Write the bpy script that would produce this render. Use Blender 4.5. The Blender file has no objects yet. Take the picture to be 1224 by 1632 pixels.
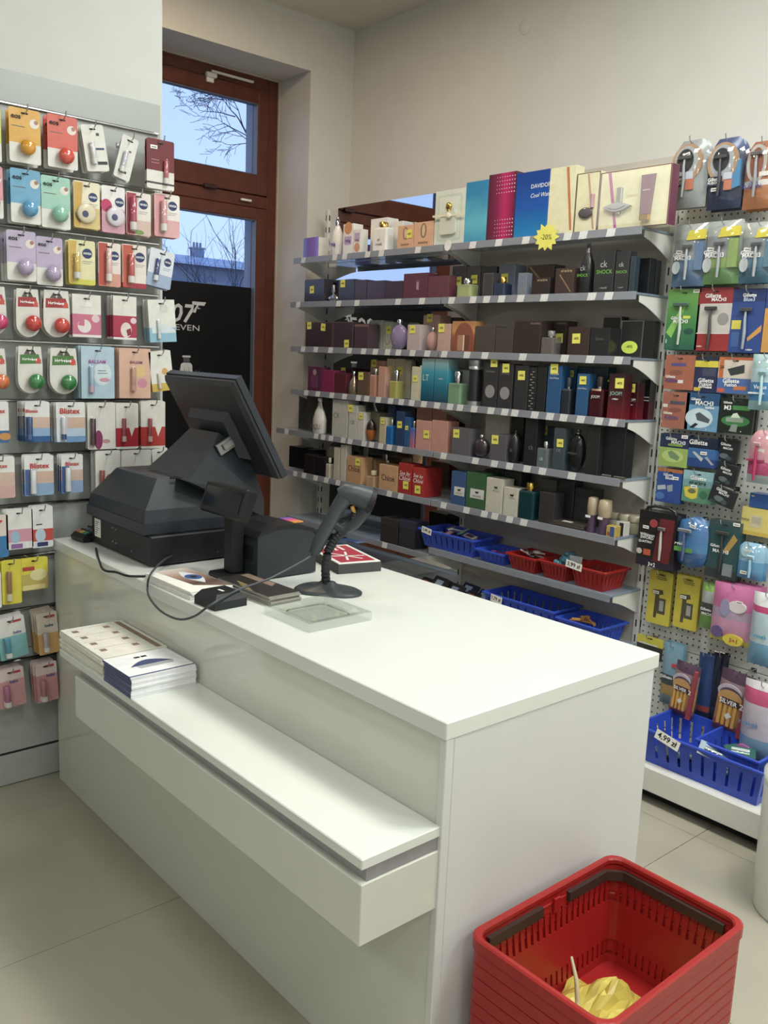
import bpy, math, random
import numpy as np
from mathutils import Matrix, Vector
random.seed(7)
# ------------------------------------------------------------------ camera
CAM_H = 1.572
FPX, YAW, PITCH, ROLL = 1425.8, 0.850966, 0.171198, 0.041881
_f = np.array([-math.sin(YAW)*math.cos(PITCH), math.cos(YAW)*math.cos(PITCH), -math.sin(PITCH)])
_r = np.array([math.cos(YAW), math.sin(YAW), 0.0]); _u = np.cross(_r, _f)
_r2 = math.cos(ROLL)*_r+math.sin(ROLL)*_u; _u2 = -math.sin(ROLL)*_r+math.cos(ROLL)*_u
CAMP = np.array([0, 0, CAM_H])
sc = bpy.context.scene
COL = sc.collection
cd = bpy.data.cameras.new('camera'); cam = bpy.data.objects.new('camera', cd); COL.objects.link(cam)
cd.sensor_fit = 'VERTICAL'; cd.sensor_height = 36.0; cd.sensor_width = 27.0; cd.lens = FPX/1632*36.0
cd.clip_start = 0.02; cd.clip_end = 300
cam.matrix_world = Matrix(((_r2[0], _u2[0], -_f[0], 0), (_r2[1], _u2[1], -_f[1], 0), (_r2[2], _u2[2], -_f[2], CAM_H), (0, 0, 0, 1)))
sc.camera = cam
# ------------------------------------------------------------------ sky, lights, exposure
w = bpy.data.worlds.new('dusk_sky'); sc.world = w; w.use_nodes = True
nt = w.node_tree; bg = nt.nodes['Background']
tc = nt.nodes.new('ShaderNodeTexCoord'); sx = nt.nodes.new('ShaderNodeSeparateXYZ'); rp = nt.nodes.new('ShaderNodeValToRGB')
nt.links.new(tc.outputs['Generated'], sx.inputs[0]); nt.links.new(sx.outputs['Z'], rp.inputs[0]); nt.links.new(rp.outputs[0], bg.inputs[0])
rp.color_ramp.elements[0].position = 0.0; rp.color_ramp.elements[0].color = (0.46, 0.60, 0.90, 1)
rp.color_ramp.elements[1].position = 0.6; rp.color_ramp.elements[1].color = (0.27, 0.42, 0.83, 1)
bg.inputs[1].default_value = 1.6
vs = sc.view_settings
vs.view_transform = 'Standard'; vs.look = 'None'; vs.gamma = 1.0; vs.use_curve_mapping = False; vs.exposure = 0.13
CEIL_Z = 3.40
WL = (0.97, 1.0, 0.96)
LAMPS = [  # x, y, watts, colour, size
    (-0.4, 2.2, 45, WL, 0.6), (-0.3, 0.3, 14, WL, 0.6), (1.3, 2.2, 34, WL, 0.6), (1.3, 0.3, 20, WL, 0.6),
    (-1.9, 1.9, 22, WL, 0.6), (-1.0, -1.8, 14, WL, 0.6), (1.2, -1.8, 16, WL, 0.6), (-3.45, 2.0, 14, (1.0, 0.74, 0.48), 0.3)]  # the two lamps behind the camera are added, unseen, to brighten the rear
# ------------------------------------------------------------------ helpers
def ray(x, y): return _r2*((x-612)/FPX)-_u2*((y-816)/FPX)+_f
def onX(x, y, X): d = ray(x, y); return CAMP+d*(X/d[0])
def onY(x, y, Y): d = ray(x, y); return CAMP+d*(Y/d[1])
def onZ(x, y, z): d = ray(x, y); return CAMP+d*((z-CAM_H)/d[2])
def lin(c):
    if isinstance(c, str):
        c = c.lstrip('#'); c = [int(c[i:i+2], 16)/255 for i in (0, 2, 4)]
    return tuple((v/12.92 if v <= 0.04045 else ((v+0.055)/1.055)**2.4) for v in c)
MATS = {}
def mat(key, color=None, rough=0.45, metal=0.0, alpha=1.0, trans=0.0, coat=0.0, emit=0.0, noise=0.05, nscale=30.0, bump=0.0, spec=0.5, ior=1.45):
    if key in MATS: return MATS[key]
    m = bpy.data.materials.new(key); m.use_nodes = True
    n = m.node_tree; b = n.nodes['Principled BSDF']
    c = lin(color if color else key)
    if noise > 0:
        t = n.nodes.new('ShaderNodeTexCoord'); ns = n.nodes.new('ShaderNodeTexNoise'); ns.inputs['Scale'].default_value = nscale; ns.inputs['Detail'].default_value = 3
        n.links.new(t.outputs['Object'], ns.inputs['Vector'])
        r = n.nodes.new('ShaderNodeValToRGB')
        r.color_ramp.elements[0].position = 0.3; r.color_ramp.elements[1].position = 0.7
        r.color_ramp.elements[0].color = tuple(v*(1-noise) for v in c)+(1,); r.color_ramp.elements[1].color = tuple(min(1, v*(1+noise)) for v in c)+(1,)
        n.links.new(ns.outputs['Fac'], r.inputs[0]); n.links.new(r.outputs[0], b.inputs['Base Color'])
        if bump > 0:
            bp = n.nodes.new('ShaderNodeBump'); bp.inputs['Strength'].default_value = bump; bp.inputs['Distance'].default_value = 0.002
            n.links.new(ns.outputs['Fac'], bp.inputs['Height']); n.links.new(bp.outputs[0], b.inputs['Normal'])
    else: b.inputs['Base Color'].default_value = c+(1,)
    b.inputs['Roughness'].default_value = rough; b.inputs['Metallic'].default_value = metal; b.inputs['Alpha'].default_value = alpha
    b.inputs['Transmission Weight'].default_value = trans; b.inputs['Coat Weight'].default_value = coat; b.inputs['Coat Roughness'].default_value = 0.08
    b.inputs['IOR'].default_value = ior; b.inputs['Specular IOR Level'].default_value = spec
    if emit > 0: b.inputs['Emission Color'].default_value = c+(1,); b.inputs['Emission Strength'].default_value = emit
    MATS[key] = m; return m
def C(hexs, gloss=True):   # printed card or plastic in one colour, greyed and lifted to imitate haze
    k = ('print_' if gloss else 'matte_')+hexs.lstrip('#')
    if k not in MATS:
        h_ = hexs.lstrip('#'); v = [int(h_[i:i+2], 16)/255 for i in (0, 2, 4)]; g = .3*v[0]+.59*v[1]+.11*v[2]; hexs = [min(1, .045+.955*(.8*q+.2*g)) for q in v]
    return mat(k, hexs, rough=0.35 if gloss else 0.6, coat=0.25 if gloss else 0.0, noise=0.06)
def grad(key, stops, axis='Z', rough=0.3, coat=0.3, nz=0.0, scale=1.0, offset=0.0):  # colour ramp along an object axis
    if key in MATS: return MATS[key]
    m = bpy.data.materials.new(key); m.use_nodes = True; n = m.node_tree; b = n.nodes['Principled BSDF']
    t = n.nodes.new('ShaderNodeTexCoord'); s = n.nodes.new('ShaderNodeSeparateXYZ'); r = n.nodes.new('ShaderNodeValToRGB')
    n.links.new(t.outputs['Generated'], s.inputs[0])
    src = s.outputs[axis]
    if nz > 0:
        ns = n.nodes.new('ShaderNodeTexNoise'); ns.inputs['Scale'].default_value = 40*scale; n.links.new(t.outputs['Object'], ns.inputs['Vector'])
        ma = n.nodes.new('ShaderNodeMath'); ma.operation = 'MULTIPLY_ADD'; ma.inputs[1].default_value = nz
        n.links.new(ns.outputs['Fac'], ma.inputs[0]); n.links.new(src, ma.inputs[2]); src = ma.outputs[0]
    n.links.new(src, r.inputs[0])
    els = r.color_ramp.elements
    while len(els) < len(stops): els.new(0.5)
    for e, (p, c) in zip(els, stops): e.position = p; e.color = lin(c)+(1,)
    n.links.new(r.outputs[0], b.inputs['Base Color']); b.inputs['Roughness'].default_value = rough; b.inputs['Coat Weight'].default_value = coat
    MATS[key] = m; return m
class MB:
    def __init__(s): s.v = []; s.f = []; s.m = []; s.x = Matrix.Identity(4); s.sm = []
    def add(s, vs, fs, mi=0, smooth=False):
        o = len(s.v)
        s.v += [tuple(s.x @ Vector(p)) for p in vs]
        s.f += [tuple(o+i for i in f) for f in fs]; s.m += [mi]*len(fs); s.sm += [smooth]*len(fs)
    def box(s, a, b, mi=0, bv=0.0):
        a, b = [min(p, q) for p, q in zip(a, b)], [max(p, q) for p, q in zip(a, b)]
        if bv <= 0:
            vs = [(x, y, z) for z in (a[2], b[2]) for y in (a[1], b[1]) for x in (a[0], b[0])]
            s.add(vs, [(0, 2, 3, 1), (4, 5, 7, 6), (0, 1, 5, 4), (1, 3, 7, 5), (3, 2, 6, 7), (2, 0, 4, 6)], mi); return
        bv = min(bv, *[(q-p)*0.45 for p, q in zip(a, b)])
        vs = []; idx = {}
        for X in (0, 1):
            for Y in (0, 1):
                for Z in (0, 1):
                    for ax in range(3):
                        p = []
                        for k, sd in enumerate((X, Y, Z)):
                            e = (a[k], b[k])[sd]
                            if k != ax: e += bv if sd == 0 else -bv
                            p.append(e)
                        idx[(X, Y, Z, ax)] = len(vs); vs.append(tuple(p))
        fs = []
        def q(*k): fs.append(tuple(idx[i] for i in k))
        for sd in (0, 1):
            o = 1 if sd == 0 else -1
            q(*[(sd, y, z, 0) for y, z in [(0, 0), (0, 1), (1, 1), (1, 0)][::o]])
            q(*[(x, sd, z, 1) for x, z in [(0, 0), (1, 0), (1, 1), (0, 1)][::o]])
            q(*[(x, y, sd, 2) for x, y in [(0, 0), (0, 1), (1, 1), (1, 0)][::o]])
        for i in (0, 1):
            for j in (0, 1):
                q((i, j, 0, 0), (i, j, 1, 0), (i, j, 1, 1), (i, j, 0, 1)); q((i, 0, j, 0), (i, 1, j, 0), (i, 1, j, 2), (i, 0, j, 2)); q((0, i, j, 1), (1, i, j, 1), (1, i, j, 2), (0, i, j, 2))
        for X in (0, 1):
            for Y in (0, 1):
                for Z in (0, 1): q((X, Y, Z, 0), (X, Y, Z, 1), (X, Y, Z, 2))
        s.add(vs, fs, mi)
    def loft(s, rings, mi=0, caps=True, smooth=False, closed=True):
        n = len(rings[0]); vs = [p for r in rings for p in r]; fs = []
        for i in range(len(rings)-1):
            for j in range(n if closed else n-1):
                k = (j+1) % n
                fs.append((i*n+j, i*n+k, (i+1)*n+k, (i+1)*n+j))
        s.add(vs, fs, mi, smooth)
        if caps: s.add(list(rings[0]), [tuple(range(n))[::-1]], mi); s.add(list(rings[-1]), [tuple(range(n))], mi)
    def lathe(s, prof, n=20, c=(0, 0, 0), mi=0, sx=1.0, sy=1.0, caps=True, smooth=True):
        s.loft([[(c[0]+r*sx*math.cos(2*math.pi*i/n), c[1]+r*sy*math.sin(2*math.pi*i/n), c[2]+z) for i in range(n)] for r, z in prof], mi, caps, smooth)
    def sphere(s, c, r, mi=0, n=20, sx=1, sy=1, sz=1):
        m = n//2
        s.lathe([(max(1e-5, r*math.sin(math.pi*i/m)), -r*sz*math.cos(math.pi*i/m)) for i in range(m+1)], n, c, mi, sx, sy, caps=False)
    def tube(s, pts, r, n=8, mi=0, smooth=True):
        pts = [Vector(p) for p in pts]; rings = []; up = Vector((0.13, 0.21, 0.97))
        for i, p in enumerate(pts):
            t = (pts[min(i+1, len(pts)-1)]-pts[max(i-1, 0)]).normalized()
            a = t.cross(up)
            if a.length < 1e-3: a = t.cross(Vector((1, 0, 0)))
            a.normalize(); b = t.cross(a); rr = r[i] if isinstance(r, (list, tuple)) else r
            rings.append([tuple(p+a*rr*math.cos(2*math.pi*k/n)+b*rr*math.sin(2*math.pi*k/n)) for k in range(n)])
        s.loft([r_[::-1] for r_ in rings], mi, True, smooth)
    def prism(s, poly, y0, y1, mi=0, axis='y'):   # polygon in x,z (axis y), x,y (axis z) or y,z (axis x), counter-clockwise
        def P(p, t): return (p[0], t, p[1]) if axis == 'y' else ((p[0], p[1], t) if axis == 'z' else (t, p[0], p[1]))
        n = len(poly); vs = [P(p, y0) for p in poly]+[P(p, y1) for p in poly]
        fs = [tuple(range(n)), tuple(range(n, 2*n))[::-1]]+[(i, i+n, (i+1) % n+n, (i+1) % n) for i in range(n)]
        if axis == 'z': fs = [f[::-1] for f in fs]
        s.add(vs, fs, mi)
    def build(s, name, mats, parent=None, loc=None, rot=None):
        me = bpy.data.meshes.new(name); me.from_pydata(s.v, [], s.f)
        if not isinstance(mats, (list, tuple)): mats = [mats]
        for m in mats: me.materials.append(m)
        me.polygons.foreach_set('material_index', s.m); me.polygons.foreach_set('use_smooth', s.sm)
        me.update()
        return inst(name, me, parent, loc, rot)
def inst(name, me, parent=None, loc=None, rot=None, scale=None):
    o = bpy.data.objects.new(name, me); COL.objects.link(o)
    if parent: o.parent = parent
    if loc is not None: o.location = loc
    if rot is not None: o.rotation_euler = rot
    if scale is not None: o.scale = scale
    return o
def tag(o, label, cat, group=None):
    o['label'] = label; o['category'] = cat
    if group: o['group'] = group
    return o
def empty(name, loc=(0, 0, 0), rot=(0, 0, 0)):
    o = bpy.data.objects.new(name, None); COL.objects.link(o); o.location = loc; o.rotation_euler = rot; o.empty_display_size = 0.05; return o
def struct(o): o['kind'] = 'structure'; return o
def copy_tree(o, parent=None):
    c = o.copy(); COL.objects.link(c)
    if parent: c.parent = parent
    for ch in list(o.children): copy_tree(ch, c)
    return c
TXT = {}
def text_mesh(s, bold=False, shear=0.0):
    k = (s, bold, shear)
    if k in TXT: return TXT[k]
    if s[0] == '~':   # print too small to read in the photograph: irregular strokes
        rnd = random.Random(s); n = int(s[1:]); x = 0.0; vs_ = []; fs_ = []
        for i in range(n):
            w_ = rnd.uniform(.35, .6); h_ = rnd.choice((.7, .7, 1.0))
            for (a, b, c, d) in ((x, 0, x+.13, h_), (x+.13, rnd.uniform(.0, .5), x+w_, rnd.uniform(.55, .7))):
                o = len(vs_); vs_ += [(a, 0, b-.5), (c, 0, b-.5), (c, 0, d-.5), (a, 0, d-.5)]; fs_.append((o, o+1, o+2, o+3))
            x += w_+.14
        me = bpy.data.meshes.new('lettering'); me.from_pydata([(a-x/2, b, c) for a, b, c in vs_], [], fs_); TXT[k] = (me, x); return TXT[k]
    cu = bpy.data.curves.new('lettering', 'FONT'); cu.body = s; cu.size = 1.0; cu.resolution_u = 2; cu.shear = shear
    if bold: cu.offset = 0.018
    ob = bpy.data.objects.new('lettering', cu); COL.objects.link(ob)
    me = bpy.data.meshes.new_from_object(ob); bpy.data.objects.remove(ob); bpy.data.curves.remove(cu)
    co = np.array([v.co[:] for v in me.vertices]); mn = co.min(0); mx = co.max(0)
    W = mx[0]-mn[0]; H = mx[1]-mn[1]
    for v in me.vertices:
        x, y = v.co[0]-(mn[0]+mx[0])/2, v.co[1]-(mn[1]+mx[1])/2
        v.co = (x/H, 0, y/H)
    me.name = 'lettering'; TXT[k] = (me, W/H); return TXT[k]
def lettering(s, parent, x, y, z, h=None, wd=None, m=None, bold=False, shear=0.0, roty=0.0, name='lettering', rot=None):
    me, asp = text_mesh(s, bold, shear)
    if h is None: h = wd/asp
    sx = h if wd is None else wd/asp
    key = (s, bold, shear, m.name)
    if key not in TXT:
        c = me.copy(); c.materials.clear(); c.materials.append(m); TXT[key] = c
    return inst(name, TXT[key], parent, (x, y, z), rot if rot else (0, roty, 0), (sx, 1, h))
def rrect(w, h, r, n=4, cx=0, cz=0):
    pts = []
    for (sx, sz, a0) in ((1, -1, -90), (1, 1, 0), (-1, 1, 90), (-1, -1, 180)):
        for i in range(n+1):
            a = math.radians(a0+90*i/n); pts.append((cx+sx*(w/2-r)+r*math.cos(a), cz+sz*(h/2-r)+r*math.sin(a)))
    return pts
def circ(cx, cz, rx, rz=None, n=16): rz = rz or rx; return [(cx+rx*math.cos(2*math.pi*i/n), cz+rz*math.sin(2*math.pi*i/n)) for i in range(n)]
# common materials
WHITE = C('#e9e8e2'); DARK = C('#1b1b1f'); PAPER = C('#e8e6de', False)
CHROME = mat('chrome', '#c9c9cb', rough=0.18, metal=1.0, noise=0)
STEEL = mat('brushed_steel', '#9a9a9c', rough=0.35, metal=1.0, noise=0.03)
GOLD = mat('gold_metal', '#c9a75a', rough=0.25, metal=1.0, noise=0)
def clear_mat(key, fac, tint='#ffffff', rough=.08):
    if key in MATS: return MATS[key]
    m = bpy.data.materials.new(key); m.use_nodes = True; n = m.node_tree; n.nodes.remove(n.nodes['Principled BSDF']); out = n.nodes['Material Output']
    tr = n.nodes.new('ShaderNodeBsdfTransparent'); tr.inputs[0].default_value = lin(tint)+(1,); gl = n.nodes.new('ShaderNodeBsdfGlossy'); gl.inputs['Roughness'].default_value = rough; mx = n.nodes.new('ShaderNodeMixShader'); mx.inputs[0].default_value = fac
    n.links.new(tr.outputs[0], mx.inputs[1]); n.links.new(gl.outputs[0], mx.inputs[2]); n.links.new(mx.outputs[0], out.inputs['Surface']); MATS[key] = m; return m
CLEAR = clear_mat('clear_plastic', .07)
YELLOW = C('#e3dc4a', False); INK = mat('black_ink', '#16161a', rough=0.6, noise=0); INKW = mat('white_ink', '#f0f0ee', rough=0.5, noise=0); INKR = mat('red_ink', '#c3262b', rough=0.5, noise=0)
def glass(key, col, rough=.03, alpha=.5): return mat('tint_'+key, col, rough=rough, alpha=alpha, noise=0, coat=.4)
# ------------------------------------------------------------------ room
X0, X1, Y0, Y1 = -4.326, 2.6, -3.2, 3.42
wallm = mat('wall_paint', '#d4d3ce', rough=0.75, noise=0.02, nscale=8, bump=0.05)
ceilm = mat('ceiling_paint', '#d2cfc6', rough=0.85, noise=0.02, nscale=8)
WTOP, WY0, WY1, WBOT = 3.12, 1.72, 3.118, 0.12
mb = MB(); mb.box((X0-0.02, Y1, 0), (X1+0.2, Y1+0.2, CEIL_Z)); struct(mb.build('wall_back', wallm))
mb = MB()
mb.box((X0-0.38, WY1, 0), (X0, Y1, CEIL_Z)); mb.box((X0-0.38, WY0, WTOP), (X0, WY1, CEIL_Z)); mb.box((X0-0.38, WY0, 0), (X0, WY1, WBOT)); mb.box((X0-0.38, Y0, 0), (X0, WY0, CEIL_Z))
struct(mb.build('wall_window', wallm))
mb = MB(); mb.box((-3.26, Y0, 0), (-3.128, 1.603, CEIL_Z)); struct(mb.build('wall_left', mat('partition_paint', '#c9cbc7', rough=0.7, noise=0.02, nscale=8)))
mb = MB(); mb.box((X1, Y0, 0), (X1+0.2, Y1, CEIL_Z)); struct(mb.build('wall_right', wallm))
mb = MB(); mb.box((X0-0.38, Y0-0.2, 0), (X1+0.2, Y0, CEIL_Z)); struct(mb.build('wall_front', wallm))
mb = MB(); mb.box((X0-0.38, Y0-0.2, CEIL_Z), (X1+0.2, Y1+0.2, CEIL_Z+0.15)); struct(mb.build('ceiling', ceilm))
# floor: screed with polished tiles
mb = MB(); mb.box((X0-0.38, Y0-0.2, -0.12), (X1+0.2, Y1+0.2, -0.004)); fl = struct(mb.build('floor', mat('grout', '#97948a', rough=0.8)))
tm = mat('polished_tile', '#a6a293', rough=0.22, noise=0.05, nscale=2.5, coat=0.15)
T = 0.745; me = None; gx0 = -1.40-4*T
for i in range(10):
    for j in range(9):
        xa = gx0+i*T; ya = -3.25+j*T
        if xa > X1 or ya > Y1-0.02: continue
        if me is None:
            mb = MB(); mb.box((0.0012, 0.0012, -0.01), (T-0.0012, T-0.0012, 0), bv=0.0008); o = mb.build('tile', tm, fl, (xa, ya, 0)); me = o.data
        else: inst('tile', me, fl, (xa, ya, 0))
# ceiling lamps
def ceiling_lamp(x, y, watts, col, s, lab):
    r = empty('ceiling_lamp', (x, y, CEIL_Z)); tag(r, lab, 'ceiling lamp', 'ceiling lamps')
    mb = MB()
    for a, b in (((-s/2-.03, -s/2-.03), (s/2+.03, -s/2)), ((-s/2-.03, s/2), (s/2+.03, s/2+.03)), ((-s/2-.03, -s/2), (-s/2, s/2)), ((s/2, -s/2), (s/2+.03, s/2))): mb.box((a[0], a[1], -0.03), (b[0], b[1], 0))
    mb.build('frame', WHITE, r)
    mb = MB(); mb.box((-s/2, -s/2, -0.02), (s/2, s/2, -0.012))
    k = 'lamp_diffuser_%d' % int(col[2]*100)
    mb.build('diffuser', mat(k, [c**(1/2.2) for c in col], emit=2.0, noise=0), r)
    l = bpy.data.lights.new('lamp_light', 'AREA'); l.shape = 'SQUARE'; l.size = s*0.95; l.energy = watts; l.color = col
    o = bpy.data.objects.new('lamp_light', l); COL.objects.link(o); o.parent = r; o.location = (0, 0, -0.035)
for x, y, wt, c, s in LAMPS: ceiling_lamp(x, y, wt, c, s, 'small warm square ceiling lamp near the window' if s < 0.5 else 'square white ceiling lamp panel over the sales floor')
q = onY(838, 42, Y1)
mb = MB(); mb.x = Matrix.Rotation(math.pi/2, 4, 'X'); mb.lathe([(.036, 0), (.036, .003), (.033, .0045), (.004, .005)], 28); o = mb.build('junction_cover', wallm, None, (q[0], Y1, q[2])); tag(o, 'flat round painted junction cover high on the back wall', 'wall cover')
# ------------------------------------------------------------------ window
wood = mat('mahogany_stain', '#5a2d20', rough=0.4, noise=0.18, nscale=14, coat=0.15)
FX0, FX1 = -4.71, -4.64
win = MB()
def frame(mb, y0, y1, z0, z1, wl, wr, wt, wb, x0, x1, mi=0):
    mb.box((x0, y0, z0), (x1, y0+wl, z1), mi, .004); mb.box((x0, y1-wr, z0), (x1, y1, z1), mi, .004)
    mb.box((x0, y0+wl, z1-wt), (x1, y1-wr, z1), mi, .004); mb.box((x0, y0+wl, z0), (x1, y1-wr, z0+wb), mi, .004)
frame(win, WY0, WY1, WBOT, WTOP, .07, .07, .07, .08, FX0, FX1)
win.box((FX0, WY0+.07, 2.40), (FX1, WY1-.07, 2.47), 0, .004)
wo = struct(win.build('window_1', wood))
def sash(name, z0, z1, wt, wb):
    mb = MB(); frame(mb, WY0+.072, WY1-.072, z0, z1, .07, .07, wt, wb, FX0+.012, FX1+.012)
    o = mb.build(name, wood, wo)
    g = MB(); g.box((FX0+.03, WY0+.142, z0+wb), (FX0+.036, WY1-.142, z1-wt)); g.build('pane', clear_mat('window_glass', .05, '#f6f9fb', .0), o)
    b = MB(); frame(b, WY0+.1421, WY1-.1421, z0+wb, z1-wt, .006, .006, .006, .006, FX0+.036, FX1+.008); b.build('glazing_bead', mat('grey_bead', '#6d7380', rough=0.4), o)
sash('transom_sash', 2.472, 3.05, .078, .109); sash('lower_sash', WBOT+.082, 2.398, .066, .1)
# hinges and opener
mb = MB(); mb.box((FX1+.012, 2.62, 2.462), (FX1+.03, 2.70, 2.485), 0, .003); mb.box((FX1+.012, 2.86, 2.425), (FX1+.026, 2.93, 2.437), 1, .002)
mb.build('latch', [mat('dark_latch', '#3a211b', rough=.4), WHITE], wo)
r = empty('transom_opener', (FX1+.012, 2.66, 3.035)); tag(r, 'white window opener arm on top of the transom frame', 'window opener')
mb = MB(); mb.box((0, -.035, .005), (.025, .03, .03), 0, .004); mb.build('opener_box', mat('opener_white', '#d9d8d2', rough=.4), r)
mb = MB(); mb.box((0, .0, .034), (.018, .27, .046), 0, .003); mb.build('arm', MATS['opener_white'], r)
mb = MB(); mb.box((.0, -.03, -.02), (.016, .015, .005), 0, .003); mb.build('bracket', MATS['opener_white'], r)
# caulk strip along the frame and the white plastic corner profile
mb = MB(); mb.box((FX1, WY1-.006, WBOT), (FX1+.012, WY1, WTOP-.0)); mb.box((FX1, WY0, WTOP-.006), (FX1+.012, WY1-.006, WTOP)); struct(mb.build('trim_1', mat('caulk', '#b7b1a4', rough=.6)))
mb = MB(); mb.box((X0-.37, WY0-.02, WBOT), (X0+.03, WY1, WBOT+.02), 0, .004); struct(mb.build('trim_2', mat('sill_white', '#d8d6ce', rough=.4)))
# exterior wall reveal (outside of the window)
mb = MB(); mb.box((-4.80, 3.0, -.1), (FX0-.001, 3.5, 3.6)); mb.box((-4.80, WY0-.6, -.1), (FX0-.001, WY0+.05, 3.6)); struct(mb.build('wall_outside', mat('outside_render', '#9aa3b4', rough=.8, noise=.04)))
# film poster stuck to the lower pane
PX = FX1-.028
r = empty('window_poster', (PX, WY1-.145, 1.945), (0, 0, math.pi/2)); tag(r, 'black film perfume poster with silver number lettering on the lower window pane', 'poster')
mb = MB(); mb.box((-1.105, 0, -1.60), (-.004, .003, 0)); mb.build('poster_sheet', mat('poster_black', '#0b0b0d', rough=.35, noise=.1), r)
SILV = mat('poster_silver', '#c7c9cb', rough=.4, noise=.05)
def wpt(px, py): p = onX(px, py, PX); return p[1]-(WY1-.145), p[2]-1.945
x_, z_ = wpt(291, 499); lettering('007', r, x_-.028, -.001, z_, h=.105, wd=.235, m=SILV, bold=True, shear=.18)
gx, gz = wpt(315, 490)
mb = MB(); mb.prism([(gx-.035, gz+.012), (gx+.045, gz+.012), (gx+.045, gz+.022), (gx+.052, gz+.024), (gx+.052, gz+.032), (gx-.035, gz+.032)], -.001, 0)
mb.prism([(gx-.03, gz-.03), (gx-.012, gz-.03), (gx-.002, gz+.012), (gx-.024, gz+.012)], -.001, 0); mb.prism([(gx-.002, gz-.008), (gx+.016, gz-.008), (gx+.016, gz-.003), (gx+.004, gz-.003), (gx+.004, gz+.012), (gx-.002, gz+.012)], -.001, 0)
mb.build('emblem', SILV, r)
x_, z_ = wpt(297, 522); lettering('SEVEN', r, x_-.01, -.001, z_, h=.032, wd=.185, m=SILV)
# printed bottle in a splash near the bottom
bx_, bz_ = wpt(297, 585)
mb = MB()
mb.prism(rrect(.075, .09, .02, 3, bx_, bz_-.02), -.0012, 0, 0); mb.prism([(bx_-.02, bz_+.03), (bx_+.02, bz_+.03), (bx_+.02, bz_+.055), (bx_-.02, bz_+.055)], -.0012, 0, 1)
mb.prism([(bx_-.026, bz_+.055), (bx_+.026, bz_+.055), (bx_+.026, bz_+.065), (bx_-.026, bz_+.065)], -.0012, 0, 0)
mb.build('bottle_print', [SILV, mat('poster_grey', '#55565a', rough=.5)], r)
rnd = random.Random(3); mb = MB()
for i in range(110):
    a = rnd.uniform(-.1, .26); hh = rnd.uniform(.012, .06)*(1-abs(a-.04)/.3); b = rnd.uniform(.005, .014)
    zz = bz_-.07-.16*max(0, a)+rnd.uniform(-.012, .012); mb.prism([(bx_+a-b, zz), (bx_+a+b, zz), (bx_+a+rnd.uniform(-.02, .02), zz+hh+.02)], -.0008-.00001*i, 0)
mb.build('splash_print', mat('poster_smoke', '#8d9094', rough=.6), r)
# ------------------------------------------------------------------ outside
mb = MB(); mb.box((-90, -60, -.25), (-5.12, 60, -.13)); struct(mb.build('floor_street', mat('asphalt', '#5d6068', rough=.9, noise=.1, nscale=3)))
def bld():
    r = empty('far_house', (-34, 16, -.13)); tag(r, 'far house with long grey snowy roof and chimney beyond the window', 'building')
    mb = MB(); mb.box((-5, -14, 0), (0, 14, 5.2)); mb.build('facade', mat('far_render', '#8c92a0', rough=.9), r)
    ztop = onX(340, 412, -36.5)[2]+.13
    mb = MB(); mb.prism([(.4, 5.1), (-2.5, ztop), (-5.4, 5.1)], -14.3, 14.3); mb.build('roof', mat('far_roof', '#b2bac6', rough=.9, noise=.1, nscale=2), r)
    p = onX(314, 412, -36.5)
    mb = MB(); yy = p[1]-16; zz = ztop
    mb.box((-2.7, yy-.24, zz-.3), (-2.3, yy+.24, zz+.32)); mb.box((-2.75, yy-.28, zz+.32), (-2.25, yy+.28, zz+.38)); c = mb.build('chimney', mat('far_chimney', '#8f95a3', rough=.9), r)
    for k in (-.16, 0, .16):
        mb = MB(); mb.lathe([(.06, 0), (.05, .22)], 8); mb.build('chimney_pot', MATS['far_chimney'], c, (-2.5, yy+k, zz+.38))
    for k in range(7):
        mb = MB(); mb.box((0, -.5, 0), (.06, .5, 1.5)); f = mb.build('window', WHITE, r, (0, -12+4*k, 2.4)); mb = MB(); mb.box((.06, -.42, .1), (.08, .42, 1.4)); mb.build('pane', mat('far_pane', '#2c3440', rough=.1), f)
bld()
bark = mat('bark', '#4a4c5a', rough=.9)
def tree(name, base, top, lab, seed, spread, depth, r0):
    rnd = random.Random(seed); mb = MB()
    def br(p, d, L, r, k):
        n = 4; pts = [p]; q = p.copy(); dd = d.copy()
        for i in range(n):
            dd = (dd+Vector((rnd.uniform(-.12, .12), rnd.uniform(-.2, .2), rnd.uniform(-.1, .16)))).normalized(); q = q+dd*(L/n); pts.append(q.copy())
        mb.tube([tuple(x) for x in pts], [r*(1-.5*i/n) for i in range(n+1)], 5)
        if k > 0:
            for i in range(rnd.randint(3, 4)):
                a = pts[rnd.randint(1, n)]; nd = (dd+Vector((rnd.uniform(-.5, .5), rnd.uniform(-spread, spread), rnd.uniform(-.3, .6)))).normalized(); br(a, nd, L*rnd.uniform(.5, .75), r*.5, k-1)
    b = Vector(base); t = Vector(top); br(b, (t-b).normalized(), (t-b).length, r0, depth)
    o = mb.build(name, bark); tag(o, lab, 'tree'); return o
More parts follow.
